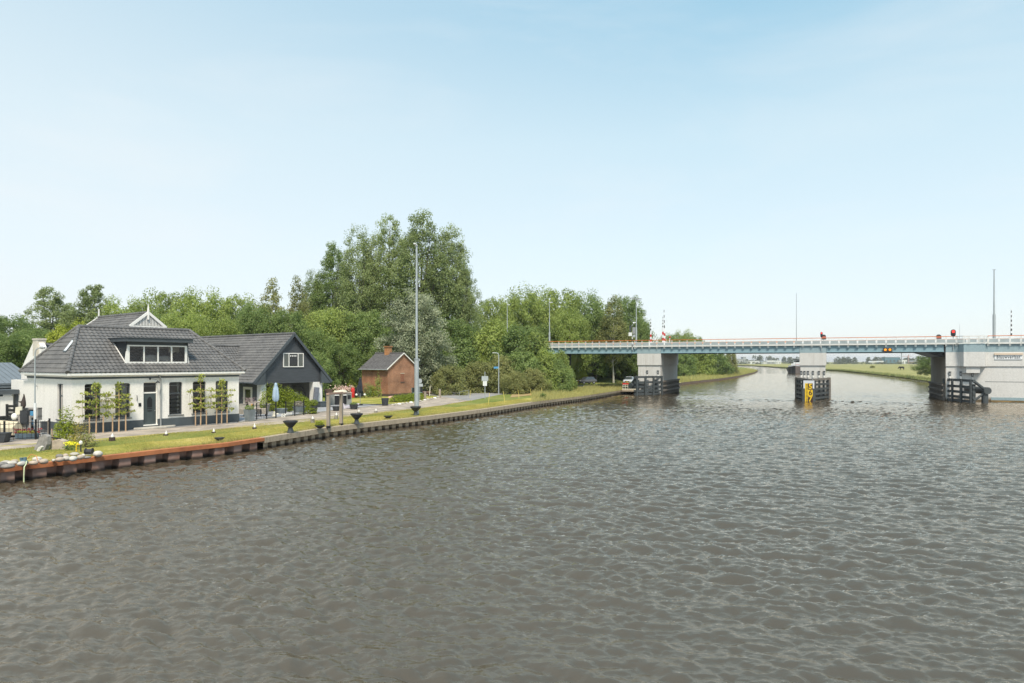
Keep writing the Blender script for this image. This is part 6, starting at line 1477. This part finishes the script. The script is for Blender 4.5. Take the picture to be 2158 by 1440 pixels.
pot(gp(630,869,.91), .6, .55, m_potg, 'grey tub with dry tan grass behind the iron gate', True, m_sand, .5, .5, .1, n=600, seed=5)
plantlet('terrace_plant', gp(610,869,.91), 300, .25, .25, .5, .12, m_l_hedge, 'loose green plant in front of the hedge by the gate', 'plant', seed=8)
plantlet('terrace_plant', gp(652,873,.91), 420, .7, .3, .4, .13, m_l_hedge, 'low spreading green plant beside the clipped pot bush', 'plant', seed=9)
E = empty('white_box', gp(608,875,.91), RZ, 'small white flower trough behind the iron gate', 'trough'); mb = MB(); mb.box(-.3,-.12,0,.3,.12,.22); mb.build('trough', m_trim, E, bevel=.01)
E = empty('garden_figure', gp(578,878,.91), 0, 'small pale garden figure behind the parasol pole', 'figurine'); mb = MB(); mb.lathe([(.2,0),(.16,.1),(.08,.25),(.1,.34),(.06,.42),(.01,.46)],10); mb.build('figure', m_cream, E, smooth=60)
# hanging egg chair under the carport
E = empty('egg_chair', an(5.0,1.2), RZ, 'hanging egg chair with pale cushion under the carport roof', 'chair'); mb = MB()
arc_ = [(.95*math.cos(t)+.15,.2,1.25+1.05*math.sin(t)) for t in np.linspace(-1.35,2.2,12)]; mb.tube(arc_,.035,8); mb.build('stand', m_black, E)
mb = MB(); mb.lathe([(.5,0),(.48,.05),(.05,.06)],14,(.15,.2,0)); mb.build('foot', m_black, E)
mb = MB(); mb.ball((-.25,.0,1.0),(.62,.5,.62),14)
for v in range(len(mb.v)):
    x,y,z = mb.v[v]
    if y < -.15: mb.v[v] = (x*.95-.01, -.12, z)
mb.build('basket', m_sand, E, smooth=60); mb = MB(); mb.ball((-.25,-.12,.75),(.5,.3,.28),12); mb.build('cushion', m_cream, E, smooth=60)
mb = MB(); mb.tube([(-.25,0,1.6),(-.22,.1,2.2)],.015,5); mb.build('chain', m_black, E)
E = empty('sofa', an(4.4,3.0), RZ, 'dark lounge sofa in the shade of the carport', 'sofa'); mb = MB(); mb.box(-1.3,-.4,.1,1.3,.4,.45); mb.build('seat', m_char, E, bevel=.04); mb = MB(); mb.box(-1.3,.3,.46,1.3,.5,.9); mb.build('backrest', m_char, E, bevel=.04)
E = empty('tarpaulin', an(GW-1.0,-.25), RZ, 'grey folded canvas leaning against the right carport pillar', 'canvas'); mb = MB(); mb.prism([(-.42,0),(.1,0),(.42,2.05),(-.12,2.1)], lambda a,b,t: (a,t,b), -.14, .1); mb.build('sheet', P('canvas_grey', (.17,.18,.21), .8, .12, 3), E, bevel=.03)
E = empty('storage_box', an(GW-.35,-.6), RZ, 'dark grey storage chest at the foot of the carport pillar', 'chest'); mb = MB(); mb.box(-.5,-.3,0,.6,.3,.5); mb.build('body', m_plinth, E, bevel=.02); mb = MB(); mb.box(-.53,-.33,.502,.63,.33,.58); mb.build('lid', m_plinth, E, bevel=.02)
# outdoor kitchen block and things on it
q = gp(712,853.5,.91)
E = empty('outdoor_kitchen', q, RZ-.5, 'grey outdoor kitchen block with open fire niche behind the wooden frame', 'outdoor kitchen'); mk = P('kitchen_grey', (.22,.23,.215), .8, .2, 2)
mb = MB(); mb.box(-1.25,0,0,-.35,.9,1.25); mb.box(.95,0,0,1.5,.9,1.25); mb.box(-.35,.6,0,.95,.9,1.25); mb.build('block', mk, E); mb = MB(); mb.box(-.35,-.02,1.02,.95,.58,1.12); mb.build('shelf', m_trim, E); mb = MB(); mb.box(-.3,.1,0,.9,.58,1.0); mb.build('niche', m_black, E); mb = MB(); mb.box(-1.3,-.05,1.252,1.55,.95,1.33); mb.build('worktop', P('worktop', (.40,.33,.28), .7, .15, 2), E); mb = MB(); mb.box(1.05,-.02,.62,1.4,-.003,1.05); mb.build('oven_door', m_black, E)
cc = math.cos(RZ-.5); ss_ = math.sin(RZ-.5); kp = lambda x,y,z: q+Vector((x*cc-y*ss_, x*ss_+y*cc, z))
E = empty('sack', kp(.35,.4,1.33), RZ-.5, 'pale folded sack lying on the outdoor kitchen worktop', 'sack'); mb = MB(); mb.ball((0,0,.1),(.75,.3,.15),12,.2,3); mb.ball((.2,0,.2),(.4,.25,.12),10,.2,5); mb.build('cloth', m_cream, E, smooth=60)
E = empty('crate', kp(-.95,.4,1.33), RZ-.5, 'dark open wooden crate on the left end of the outdoor kitchen', 'crate'); mb = MB(); mb.box(-.4,-.3,0,.4,-.25,.4); mb.box(-.4,.25,0,.4,.3,.4); mb.box(-.4,-.25,0,-.35,.25,.4); mb.box(.35,-.25,0,.4,.25,.4); mb.box(-.35,-.25,0,.35,.25,.04); mb.build('slats', P('crate_wood', (.10,.065,.05), .8, .2, 3), E)
E = empty('hydrangea', gp(727,838,.9), 0, 'pale pink flower heads behind the outdoor kitchen', 'plant'); rg = np.random.default_rng(12); n = 500; d = rg.normal(size=(n,3))*np.array([.75,.3,.25]); Nn = rg.normal(size=(n,3)); Nn /= np.linalg.norm(Nn,axis=1,keepdims=True); V, Fq = leaf_quads(rg, d+np.array([0,0,1.1]), Nn, .16, .9); np_mesh('flowers', V, Fq, P('pink_petals', (.72,.52,.46), .9, .15, 3), E)
V, Fq = leaf_quads(rg, np.abs(d)*np.array([1,1,0])+np.stack([0*d[:,0],0*d[:,0],rg.random(n)],1), Nn, .2); np_mesh('leaves', V, Fq, m_l_green, E)
E = empty('deck_chair', gp(737,861,.91), R(40), 'pale folded sun lounger cloth beside the wide dark pot', 'lounger'); mb = MB(); mb.prism([(-.8,.0),(-.9,.55),(-.8,.55),(-.6,.25),(.5,.3),(.9,.5),(.95,.42),(.55,.18)], lambda a,b,t: (a,t,b), -.3, .3); mb.build('cloth', P('lounger_cloth', (.60,.55,.60), .9, .15, 4), E)
for x in (-.7,.6): mb = MB(); mb.box(x-.03,-.32,0,x+.03,.32,.28); mb.build('leg', m_trim, E)
E = empty('gas_bottle', gp(743.5,838.5,.91), 0, 'tall bright red gas cylinder on the garden lawn by the hut', 'gas cylinder'); mb = MB(); mb.lathe([(.24,0),(.25,.05),(.25,1.15),(.17,1.32),(.08,1.38),(.08,1.5)],16); mb.build('cylinder', m_red, E, smooth=40); mb = MB(); mb.lathe([(.13,1.34),(.13,1.56),(.1,1.56),(.1,1.36)],10); mb.build('valve_guard', m_stake, E)
E = empty('barbecue', gp(756,838,.91), 0, 'black covered barbecue next to the dark parasol', 'barbecue'); mb = MB(); mb.lathe([(.75,.15),(.62,.7),(.35,1.3),(.12,1.7),(.02,1.75)],10); mb.build('cover', m_black, E, smooth=70); mb = MB()
for a in range(3): t = a*2.1; mb.tube([(.4*math.cos(t),.4*math.sin(t),0),(.4*math.cos(t),.4*math.sin(t),.2)],.04,6)
mb.build('legs', m_black, E)
for px, lb in ((751,'white ball lamp left of the covered barbecue'),(768.5,'white ball lamp right of the covered barbecue')):
    E = empty('ball_lamp', gp(px,839,.91), 0, lb, 'lamp', 'white ball lamps in the border'); mb = MB(); mb.ball((0,0,.42),.16,12); mb.build('globe', m_trim, E, smooth=60); mb = MB(); mb.tube([(0,0,0),(0,0,.28)],.03,6); mb.build('stem', m_black, E)
PB = 'border plants along the brick hut'
for i,(px,py,r,h,mt,lb) in enumerate([(776,838,1.0,1.2,m_l_green,'leafy plant at the left corner of the brick hut wall'),(786,838,.9,1.0,m_l_hedge,'bright plant in the middle of the hut border'),(797,838,.55,1.9,m_l_maple,'tall thin plant against the brick hut wall'),(740,831,1.2,1.3,m_l_hedge,'wild green plants behind the red gas cylinder'),(729,829,1.1,1.0,m_l_green,'wild plants left of the red gas cylinder')]):
    plantlet('border_plant', gp(px,py,.9), 700, r*.8, r*.6, h, .17, mt, lb, 'plant', PB, seed=20+i)
E = empty('red_white_board', gp(824,838.5,.9), R(10), 'low red and white marker lying at the hut corner', 'marker'); mb = MB(); mb.prism([(-.4,0),(.4,0),(.25,.24),(-.3,.2)], lambda a,b,t: (a,t,b), -.05,.05); mb.build('board', P('board_pink', (.70,.45,.40), .6, .4, 6), E)
E = empty('bench', gp(871,835.5,.9), RZ, 'weathered turquoise bench at the right end of the brick hut', 'bench'); mq = P('turquoise_wood', (.22,.33,.34), .7, .2, 2); mb = MB(); mb.box(-.2,-.5,.45,1.3,.1,.52); mb.build('seat', mq, E); mb = MB()
for z in (.62,.82,1.02): mb.box(-.2,.1,z,1.3,.16,z+.15)
mb.build('backrest', mq, E)
for x in (-.12,1.18): mb = MB(); mb.box(x,-.5,0,x+.1,.16,1.2); mb.build('leg', m_char, E)
# white edging stones, drift wood posts
ES = 'white edging stones by the road'
k = 0
for px, py in [(828,855.5),(834,854),(841,853.5),(849,852.5),(857,851.5),(866,850),(876,848.5),(886,847),(895,845),(902,843.5),(909,842),(916,840.5),(923,839)]:
    k += 1; E = empty('edging_stone', gp(px,py,.9), k, 'small white stone in the row edging the low hedge and the road', 'stone', ES); mb = MB(); mb.ball((0,0,.08),(.26,.17,.13),8,.35,k); mb.build('stone', m_stone if k%3 else m_trim, E, smooth=50)
for px,py,h,tl,lb in ((927,838.5,1.1,0,'grey wooden bollard post at the road bend beside the white stones'),(896,842,.95,.0,'grey wooden post beside the white edging stones')):
    E = empty('wooden_post', gp(px,py,.9), 0, lb, 'post', 'wooden posts by the road bend'); mb = MB(); mb.box(-.13,-.13,-.05,.13,.13,h); mb.build('post', m_wood, E, bevel=.02); mb = MB(); mb.box(-.14,-.14,h+.002,.14,.14,h+.04); mb.build('cap', m_zinc, E)
E = empty('resting_log', gp(898,834.5,.9), .3, 'brown log resting on the grass beside two leaning white stakes', 'log'); mb = MB(); mb.tube([(-.7,0,.5),(.7,0,.42)],.2,10); mb.box(-.5,-.12,-.05,-.3,.12,.35); mb.box(.3,-.12,-.05,.5,.12,.3); mb.build('log', P('brown_log', (.13,.075,.055), .85, .3, 4), E)
for px,py,dx,h,lb in ((905,835,.10,1.35,'white stake standing slightly tilted by the road bend'),(918,830.5,-.75,1.35,'white stake leaning strongly left by the road bend')):
    E = empty('white_stake', gp(px,py,.9), 0, lb, 'stake', 'white stakes by the road bend'); mb = MB(); mb.bar((0,0,0),(dx,0,h),.09,.07); mb.build('stake', m_cream, E)
# thin yellow fence stakes round the cut grass
YS = 'yellow electric fence stakes'; m_ys = P('stake_yellow', (.70,.58,.16), .6, .15, 3)
ys = [(896,829,.9),(919,827,.9),(990,839,1.0),(1013,826,.9),(1029,853.5,1.3),(1064,849,1.3),(1082,823,.9),(1094,841,1.2),(1119,836.5,1.1),(1141,832,1.0),(1010,829,.9)]
nm_ = ['far left beyond the log seat','beyond the white leaning stake','beside the metal gate frame','on the far verge left of the sign board','on the quay lawn nearest the sign board','on the quay lawn right of the sign board','on the far verge right of the street lamp','on the cut grass below the street lamp','on the cut grass in the middle','on the cut grass by the bare earth','leaning on the far verge']
for (px,py,h),nm in zip(ys,nm_):
    E = empty('fence_stake', gp(px,py,.86), 0, 'thin yellow fence stake '+nm, 'stake', YS); mb = MB(); mb.bar((0,0,0),(rt.uniform(-.2,.2),0,h),.045,.03); mb.build('rod', m_ys, E)
E = empty('fence_post', gp(1136,824,.9), 0, 'white post with yellow top at the end of the fence tape', 'post', YS); mb = MB(); mb.bar((0,0,0),(0,0,1.0),.12,.1); mb.build('post', m_signw, E); mb = MB(); mb.bar((0,0,1.0),(0,0,1.25),.13,.11); mb.build('top', m_yellow, E)
a, b = gp(1136,824,.9), gp(1082,823,.9); E = empty('fence_tape', a, 0, 'yellow fence tape strung to the white post on the verge', 'tape'); mb = MB(); mb.bar((0,0,1.05),(b.x-a.x,b.y-a.y,.75),.015,.03); mb.build('tape', m_ys, E)
for px,py,lb in ((940,823,'small yellow heap marker on the verge left of the gate frame'),(1098,824,'small pale yellow marker on the verge right of the street lamp')):
    E = empty('verge_marker', gp(px,py,.9), 0, lb, 'marker', 'yellow markers on the far verge'); mb = MB(); mb.lathe([(.32,0),(.26,.2),(.1,.38),(.01,.4)],8); mb.build('cap', P('marker_yellow', (.78,.62,.10), .6, .15, 2), E, smooth=60)
a, b = gp(968,846,.9), gp(988,841,.9); E = empty('gate_frame', a, 0, 'thin dark metal gate frame standing at the road side', 'gate'); d = b-a; mb = MB()
mb.bar((0,0,0),(0,0,1.15),.05,.05); mb.bar((d.x,d.y,0),(d.x,d.y,1.15),.05,.05); mb.bar((0,0,1.13),(d.x,d.y,1.13),.05,.05); mb.bar((0,0,.6),(d.x,d.y,.4),.03,.03); mb.build('frame', m_zinc, E)
# wire mesh fence and path behind the garden
a, b = gp(690,826,.9), gp(738,826,.9); E = empty('wire_fence', a, 0, 'pale wire fence behind the garden between annex and hut', 'fence'); d = b-a; mb = MB()
for i in range(34): mb.bar(Vector((0,0,0)).lerp(d,i/33), Vector((0,0,0)).lerp(d,i/33)+Vector((0,0,1.3)),.02,.02)
for z in (.3,.8,1.3): mb.bar((0,0,z),(d.x,d.y,z),.02,.02)
mb.build('wire', m_galv, E)

# ================================================================ garden bed and yard at the lower left
m_st = [m_stone, m_stone2, P('warm_boulder', (.46,.38,.30), .85, .2, 4, .3, 20), P('pale_boulder', (.56,.53,.47), .85, .2, 4, .3, 20)]
BS = 'rounded boulders along the rusty quay edge'
st = [(-12,981,26,12,1),(4,978,22,10,1),(12,975,24,10,0),(24,976,20,9,3),(30,972.5,18,9,2),(16,982,26,10,1),(45,977,18,10,3),(70,975,20,9,2),(78,967,18,10,3),(92,972,20,11,2),(80,971,9,7,3),(113,970,9,6,3),(125,961,15,9,1),(126,968,18,10,2),(138,960,14,9,2),(139,966,18,10,0),(154,966,19,11,3),(157,957,18,8,0),(169,963,16,10,2),(175,960,9,8,3),(183,964,15,5,1),(206,956,22,13,3)]
posn = 'far left end|left end beside the blue pump|left group, front|left group, middle|left group, right side|left group, lowest|right of the blue pump|second group, lowest left|second group, pale one on top|second group, right end|second group, smallest between|alone between the groups|long group, grey on top left|long group, brown below left|long group, second on top|long group, third below|long group, pale one in the middle|long group, flat one on top|long group, right of the middle|long group, little one at the right|flat one beside the hose reel|large pale oval one at the right end'.split('|')
for i,((px,py,w_,h_,mi),pn) in enumerate(zip(st,posn)):
    p = gp(px,py+h_*.5,.80); kk = p.y/F0; E = empty('boulder', p, i*1.3, 'boulder of the quay edge row, '+pn, 'stone', BS); mb = MB(); mb.ball((0,0,h_*kk*.42),(w_*kk*.52,w_*kk*.42,h_*kk*.52),12,.14,i); mb.build('stone', m_st[mi], E, smooth=70)
p = gp(86,950,.86); E = empty('stone_slab', p, R(-18), 'large grey stone slab leaning upright in the garden bed', 'stone slab'); mb = MB(); mb.prism([(-.42,0),(.36,-.03),(.42,.35),(.28,.78),(-.05,.9),(-.30,.72)], lambda a,b,t: (a+b*.18,t+b*.22,b), -.13, .13); mb.build('slab', m_stone2, E, bevel=.03)
p = gp(81,953.5,.84); E = empty('pale_stone', p, R(-25), 'pale pinkish flat stone leaning against the grey slab', 'stone'); mb = MB(); mb.prism([(-.16,0),(.12,0),(.2,.3),(.1,.36),(-.1,.26)], lambda a,b,t: (a+b*.3,t+b*.2,b), -.07, .05); mb.build('stone', m_st[3], E, bevel=.02)
p = gp(117,950,.85); E = empty('tan_stone', p, R(5), 'tan block of stone behind the black trestle', 'stone'); mb = MB(); mb.prism([(-.38,0),(.42,0),(.4,.5),(.1,.62),(-.35,.5)], lambda a,b,t: (a,t,b), .1, .5); mb.build('stone', m_st[2], E, bevel=.04)
p = gp(124,949,.85); E = empty('trestle', p, R(8), 'dark trestle with splayed legs in the garden bed', 'trestle'); mb = MB(); mb.bar((-.75,0,.74),(.1,0,.62),.07,.06); mb.build('beam', m_black, E)
for a,b in (((-.1,0,.62),(-.22,0,0)),((.02,0,.62),(.38,0,.02)),((-.7,0,.72),(-.72,0,0))): mb = MB(); mb.bar(a,b,.07,.05); mb.build('leg', m_black, E)
p = gp(112,948,.85); E = empty('tan_rod', p, 0, 'thin tan wooden stake in front of the tan stone', 'stake'); mb = MB(); mb.bar((0,0,0),(-.08,0,1.15),.045,.04); mb.build('rod', m_stake, E)
GBs = 'garden bed shrubs'
plantlet('garden_shrub', gp(139,934,.86), 1500, .62, .55, 1.15, .13, m_l_hedge, 'tall bright green leafy shrub in the garden bed', 'shrub', GBs, seed=31)
plantlet('garden_shrub', gp(121,938,.86), 420, .55, .35, .42, .12, m_l_bright, 'low yellow green plant left of the tall bright shrub', 'shrub', GBs, seed=32)
plantlet('garden_shrub', gp(169,941,.86), 1100, .62, .5, .85, .09, leafmat('leaf_gold', (.24,.20,.04), (.50,.42,.10), .3), 'feathery golden shrub right of the tall green one', 'shrub', GBs, seed=33)
plantlet('garden_shrub', gp(183,944,.86), 600, .55, .4, .6, .09, m_l_olive, 'olive grass tuft at the right side of the garden bed', 'shrub', GBs, seed=34)
E = empty('yellow_flowers', gp(149,951,.84), 0, 'bright yellow flower cushion in front of the shrubs', 'flowers'); rg = np.random.default_rng(41); n = 160; Pc = rg.normal(size=(n,3))*np.array([.17,.12,.05])+np.array([0,0,.42]); Nn = rg.normal(size=(n,3))*.5+np.array([0,-.3,.7]); Nn /= np.linalg.norm(Nn,axis=1,keepdims=True); V, Fq = leaf_quads(rg, Pc, Nn, .08, .9); np_mesh('petals', V, Fq, P('petal_yellow', (.80,.75,.04), .8, .15, 6), E)
n = 120; Pc = rg.normal(size=(n,3))*np.array([.2,.14,.1])+np.array([0,0,.2]); V, Fq = leaf_quads(rg, Pc, Nn[:n], .12, .5); np_mesh('leaves', V, Fq, m_l_green, E)
p = gp(50,981,.78); E = empty('water_pump', p, 0, 'blue green pump with pale hose hanging over the quay', 'pump'); mb = MB(); mb.ball((0,0,.14),(.2,.14,.14),10); mb.tube([(-.12,0,.24),(-.12,0,.36)],.07,8); mb.tube([(.05,0,.24),(.05,0,.38)],.08,8); mb.build('body', P('pump_blue', (.10,.17,.20), .5, .2, 4), E, smooth=60)
mb = MB(); mb.tube([(.16,-.05,.2),(.30,-.25,.12),(.32,-.42,-.02),(.33,-.46,-.4),(.33,-.46,-.85)],.028,7); mb.build('hose', P('hose_pale', (.60,.66,.40), .5, .1, 2), E, smooth=60); mb = MB(); mb.tube([(.1,.1,.3),(.2,.2,.5),(.45,.2,.42),(.6,.1,.2)],.02,6); mb.build('orange_tube', P('hose_orange', (.55,.24,.06), .5, .1, 2), E)
p = gp(170,953,.84); E = empty('garden_tap', p, 0, 'white topped garden tap with yellow hose loop', 'tap'); mb = MB(); mb.tube([(0,0,0),(0,0,.45)],.035,8); mb.build('post', m_char, E); mb = MB(); mb.ball((0,0,.5),(.09,.09,.12),8); mb.build('head', m_trim, E); mb = MB(); mb.tube([(-.02,-.03,.4),(-.16,-.05,.42),(-.22,-.05,.2),(-.2,-.05,.02)],.025,6); mb.build('hose', m_yellow, E)
p = gp(190,958.5,.82); E = empty('hose_reel', p, R(10), 'dark hose reel beside the large pale oval boulder', 'hose reel'); mb = MB(); mb.tube([(-.22,0,.16),(.1,0,.16)],.14,12); mb.tube([(-.24,0,.16),(-.2,0,.16)],.19,12); mb.tube([(.08,0,.16),(.12,0,.16)],.19,12); mb.build('drum', m_char, E); mb = MB(); mb.bar((-.3,0,.02),(.15,0,.02),.3,.04); mb.build('foot', m_zinc, E)
# yard: shelf cabinet, stacked planters, statue, slatted screens
p = gp(62,917,.92); E = empty('shelf_cabinet', p, RZ-.9, 'grey wooden shelf cabinet against the farmhouse end wall', 'shelf'); mg = P('grey_wood', (.34,.32,.30), .85, .2, 3, stretch=(1,1,.4)); mb = MB()
for x in (-.62,.0,.58): mb.box(x-.06,-.15,0,x+.06,.25,1.75)
for z in (.05,.62,1.2,1.72): mb.box(-.66,-.17,z-.05,.64,.27,z+.05)
mb.box(-.62,.2,.1,.58,.24,1.7); mb.build('frame', mg, E)
for x,z,mt,nm in ((-.35,.68,m_black,'pot'),(-.2,1.26,m_stone,'jar'),(.28,1.26,m_sblue,'crate'),(.28,.68,m_sblue,'crate'),(-.3,.1,m_pot,'pot'),(.3,.1,m_sand,'basket')):
    mb = MB(); mb.box(x-.17,-.12,z,x+.17,.15,z+.3); mb.build(nm, mt, E, bevel=.02)
p = gp(48,919,.92); E = empty('wall_clutter', p, RZ-.9, 'upright boards, lamp and enamel ware stacked left of the shelf cabinet', 'garden clutter'); mb = MB()
for x,h,wd in ((-.5,1.1,.16),(-.25,1.25,.2),(.05,1.15,.18),(.3,1.3,.22)): mb.box(x,-.05,0,x+wd,.05,h)
mb.box(-.55,-.051,.9,.6,.06,.98); mb.build('boards', mg, E); mb = MB(); mb.box(-.05,-.2,.75,.42,.0,1.65); mb.build('dark_shutter', m_char, E); mb = MB(); mb.ball((-.45,-.15,1.25),(.2,.1,.22),10); mb.ball((-.6,-.2,.8),(.14,.1,.14),10); mb.build('enamel_ware', m_trim, E, smooth=60); mb = MB(); mb.prism([(-.45,1.35),(.0,1.4),(.0,1.9),(-.4,1.85)], lambda a,b,t: (a,t,b),-.1,-.02); mb.build('lampshade', m_cream, E)
p = gp(50,919,.92)+Vector((-.1,.1,1.75)); E = empty('bird_figure', p, 0, 'dark carved wooden bird figure on a pole above the cabinet', 'figure'); mb = MB(); mb.tube([(0,0,0),(.02,0,.18),(.0,0,.4),(.03,0,.62),(.04,0,.8),(.03,0,.95)],[.06,.13,.14,.09,.05,.02],8); mb.tube([(.02,0,.45),(-.2,0,.42),(-.36,0,.46)],[.09,.05,.01],6); mb.build('figure', P('carved_wood', (.06,.045,.04), .7, .3, 4), E, smooth=60); mb = MB(); mb.tube([(-.15,0,-.35),(-.15,0,.4)],.025,6); mb.build('pole', m_black, E)
p = gp(94,919,.92); E = empty('folding_chair', p, R(-10), 'weathered slatted folding chair against the dark plinth', 'chair'); mb = MB()
for k in range(8): mb.box(-.26,-.03,.25+k*.085,.26,.0,.31+k*.085)
mb.build('slats', m_char, E)
for x in (-.3,.3): mb = MB(); mb.box(x-.04,-.05,0,x+.04,.02,1.02); mb.build('side_post', m_wood if x > 0 else m_trim, E)
mb = MB(); mb.box(-.26,-.045,.95,.26,.015,1.0); mb.build('top_rail', m_trim, E)
p = gp(57,925,.92); E = empty('plant_trough', p, R(14), 'blue grey planter trough with small plants behind the lower left railing', 'planter'); mb = MB(); mb.prism([(-.55,0),(.55,0),(.62,.32),(-.62,.32)], lambda a,b,t: (a,t,b),-.18,.18); mb.build('trough', P('trough_blue', (.09,.13,.16), .7, .2, 3), E)
rg = np.random.default_rng(51); n = 130; Pc = np.stack([rg.uniform(-.5,.5,n),rg.uniform(-.14,.14,n),.34+.16*rg.random(n)],1); Nn = rg.normal(size=(n,3)); Nn /= np.linalg.norm(Nn,axis=1,keepdims=True); V, Fq = leaf_quads(rg,Pc,Nn,.1); np_mesh('plants', V, Fq, m_l_bright, E)
p = gp(45,922,.92); E = empty('red_flowers', p, 0, 'red flowers and pots along the lower left railing', 'flowers'); n = 260; Pc = np.stack([rg.uniform(-.5,1.2,n),rg.uniform(-.15,.15,n),.15+.4*rg.random(n)],1); Nn = rg.normal(size=(n,3)); Nn /= np.linalg.norm(Nn,axis=1,keepdims=True); V, Fq = leaf_quads(rg,Pc,Nn,.12,.9); np_mesh('petals', V, Fq, P('petal_red', (.30,.06,.06), .8, .4, 5), E); mb = MB(); mb.lathe([(.14,0),(.2,.25)],10,(0,0,0)); mb.lathe([(.14,0),(.2,.25)],10,(.8,0,0)); mb.build('pots', m_char, E)
p = gp(2,932,.92); E = empty('dark_tub', p, R(8), 'dark square tub cut by the left photo edge', 'planter'); mb = MB(); mb.prism([(-.6,0),(.3,0),(.42,.5),(-.6,.5)], lambda a,b,t: (a,t,b),-.3,.3); mb.box(-.62,-.32,.502,.45,.32,.56); mb.build('tub', m_pot, E)
# pale covered boat on the yard and dark slatted screen
p = gp(8,921,.92); E = empty('covered_boat', p, R(12), 'cream tarpaulin covered boat in the yard at the left edge', 'boat'); mb = MB(); mb.add([(-3,-.5,.2),(.9,-.6,.15),(1.1,.6,.15),(-3,.7,.2),(-3,-.6,.75),(.75,-.7,.6),(1.0,.7,.6),(-3,.8,.75),(-3,0,1.35),(.8,0,.95)], [(0,1,5,4),(1,2,6,5),(2,3,7,6),(3,0,4,7),(4,5,9,8),(8,9,6,7),(5,6,9),(4,8,7)]); mb.build('cover', P('cover_cream', (.60,.52,.37), .85, .1, 2), E, smooth=60)
mb = MB(); mb.tube([(-.6,0,1.2),(-.35,0,1.6)],.06,6); mb.build('bow_post', m_stake, E); mb = MB(); mb.box(-2.6,-.2,0,-2.4,.2,.2); mb.box(.3,-.3,0,.5,.3,.16); mb.build('trestle', m_char, E)
a, b = gp(-40,896,.92), gp(33,897.5,.92); E = empty('slatted_screen', a, 0, 'black horizontal slat screen fence left of the farmhouse', 'fence'); d = b-a; mb = MB()
for z in (.25,.55,.85,1.15,1.45): mb.bar((0,0,z),(d.x,d.y,z),.05,.17)
mb.build('slats', m_black, E)
for t in (0,.5,.75,1): mb = MB(); q_ = d*t; mb.box(q_.x-.06,q_.y-.06,-.05,q_.x+.06,q_.y+.06,1.6); mb.build('post', m_black, E)
hedge('side_hedge', 'green hedge seen between shed and porch at the left edge', 'hedge', [gp(-30,878,.9), gp(9,880,.9)], .8, (1.9,1.9), 2500, .16, m_l_hedge, 6)
# ================================================================ air
mb = MB(); mb.box(-1700,-60,-1.6,3200,7100,42); 
m, t, o = newmat('air'); v = t.nodes.new('ShaderNodeVolumePrincipled'); v.inputs['Color'].default_value = (.93,.96,1,1); v.inputs['Density'].default_value = .00014; v.inputs['Anisotropy'].default_value = .2
t.links.new(v.outputs[0], o.inputs['Volume']); tag(mb.build('haze', m), kind='stuff')
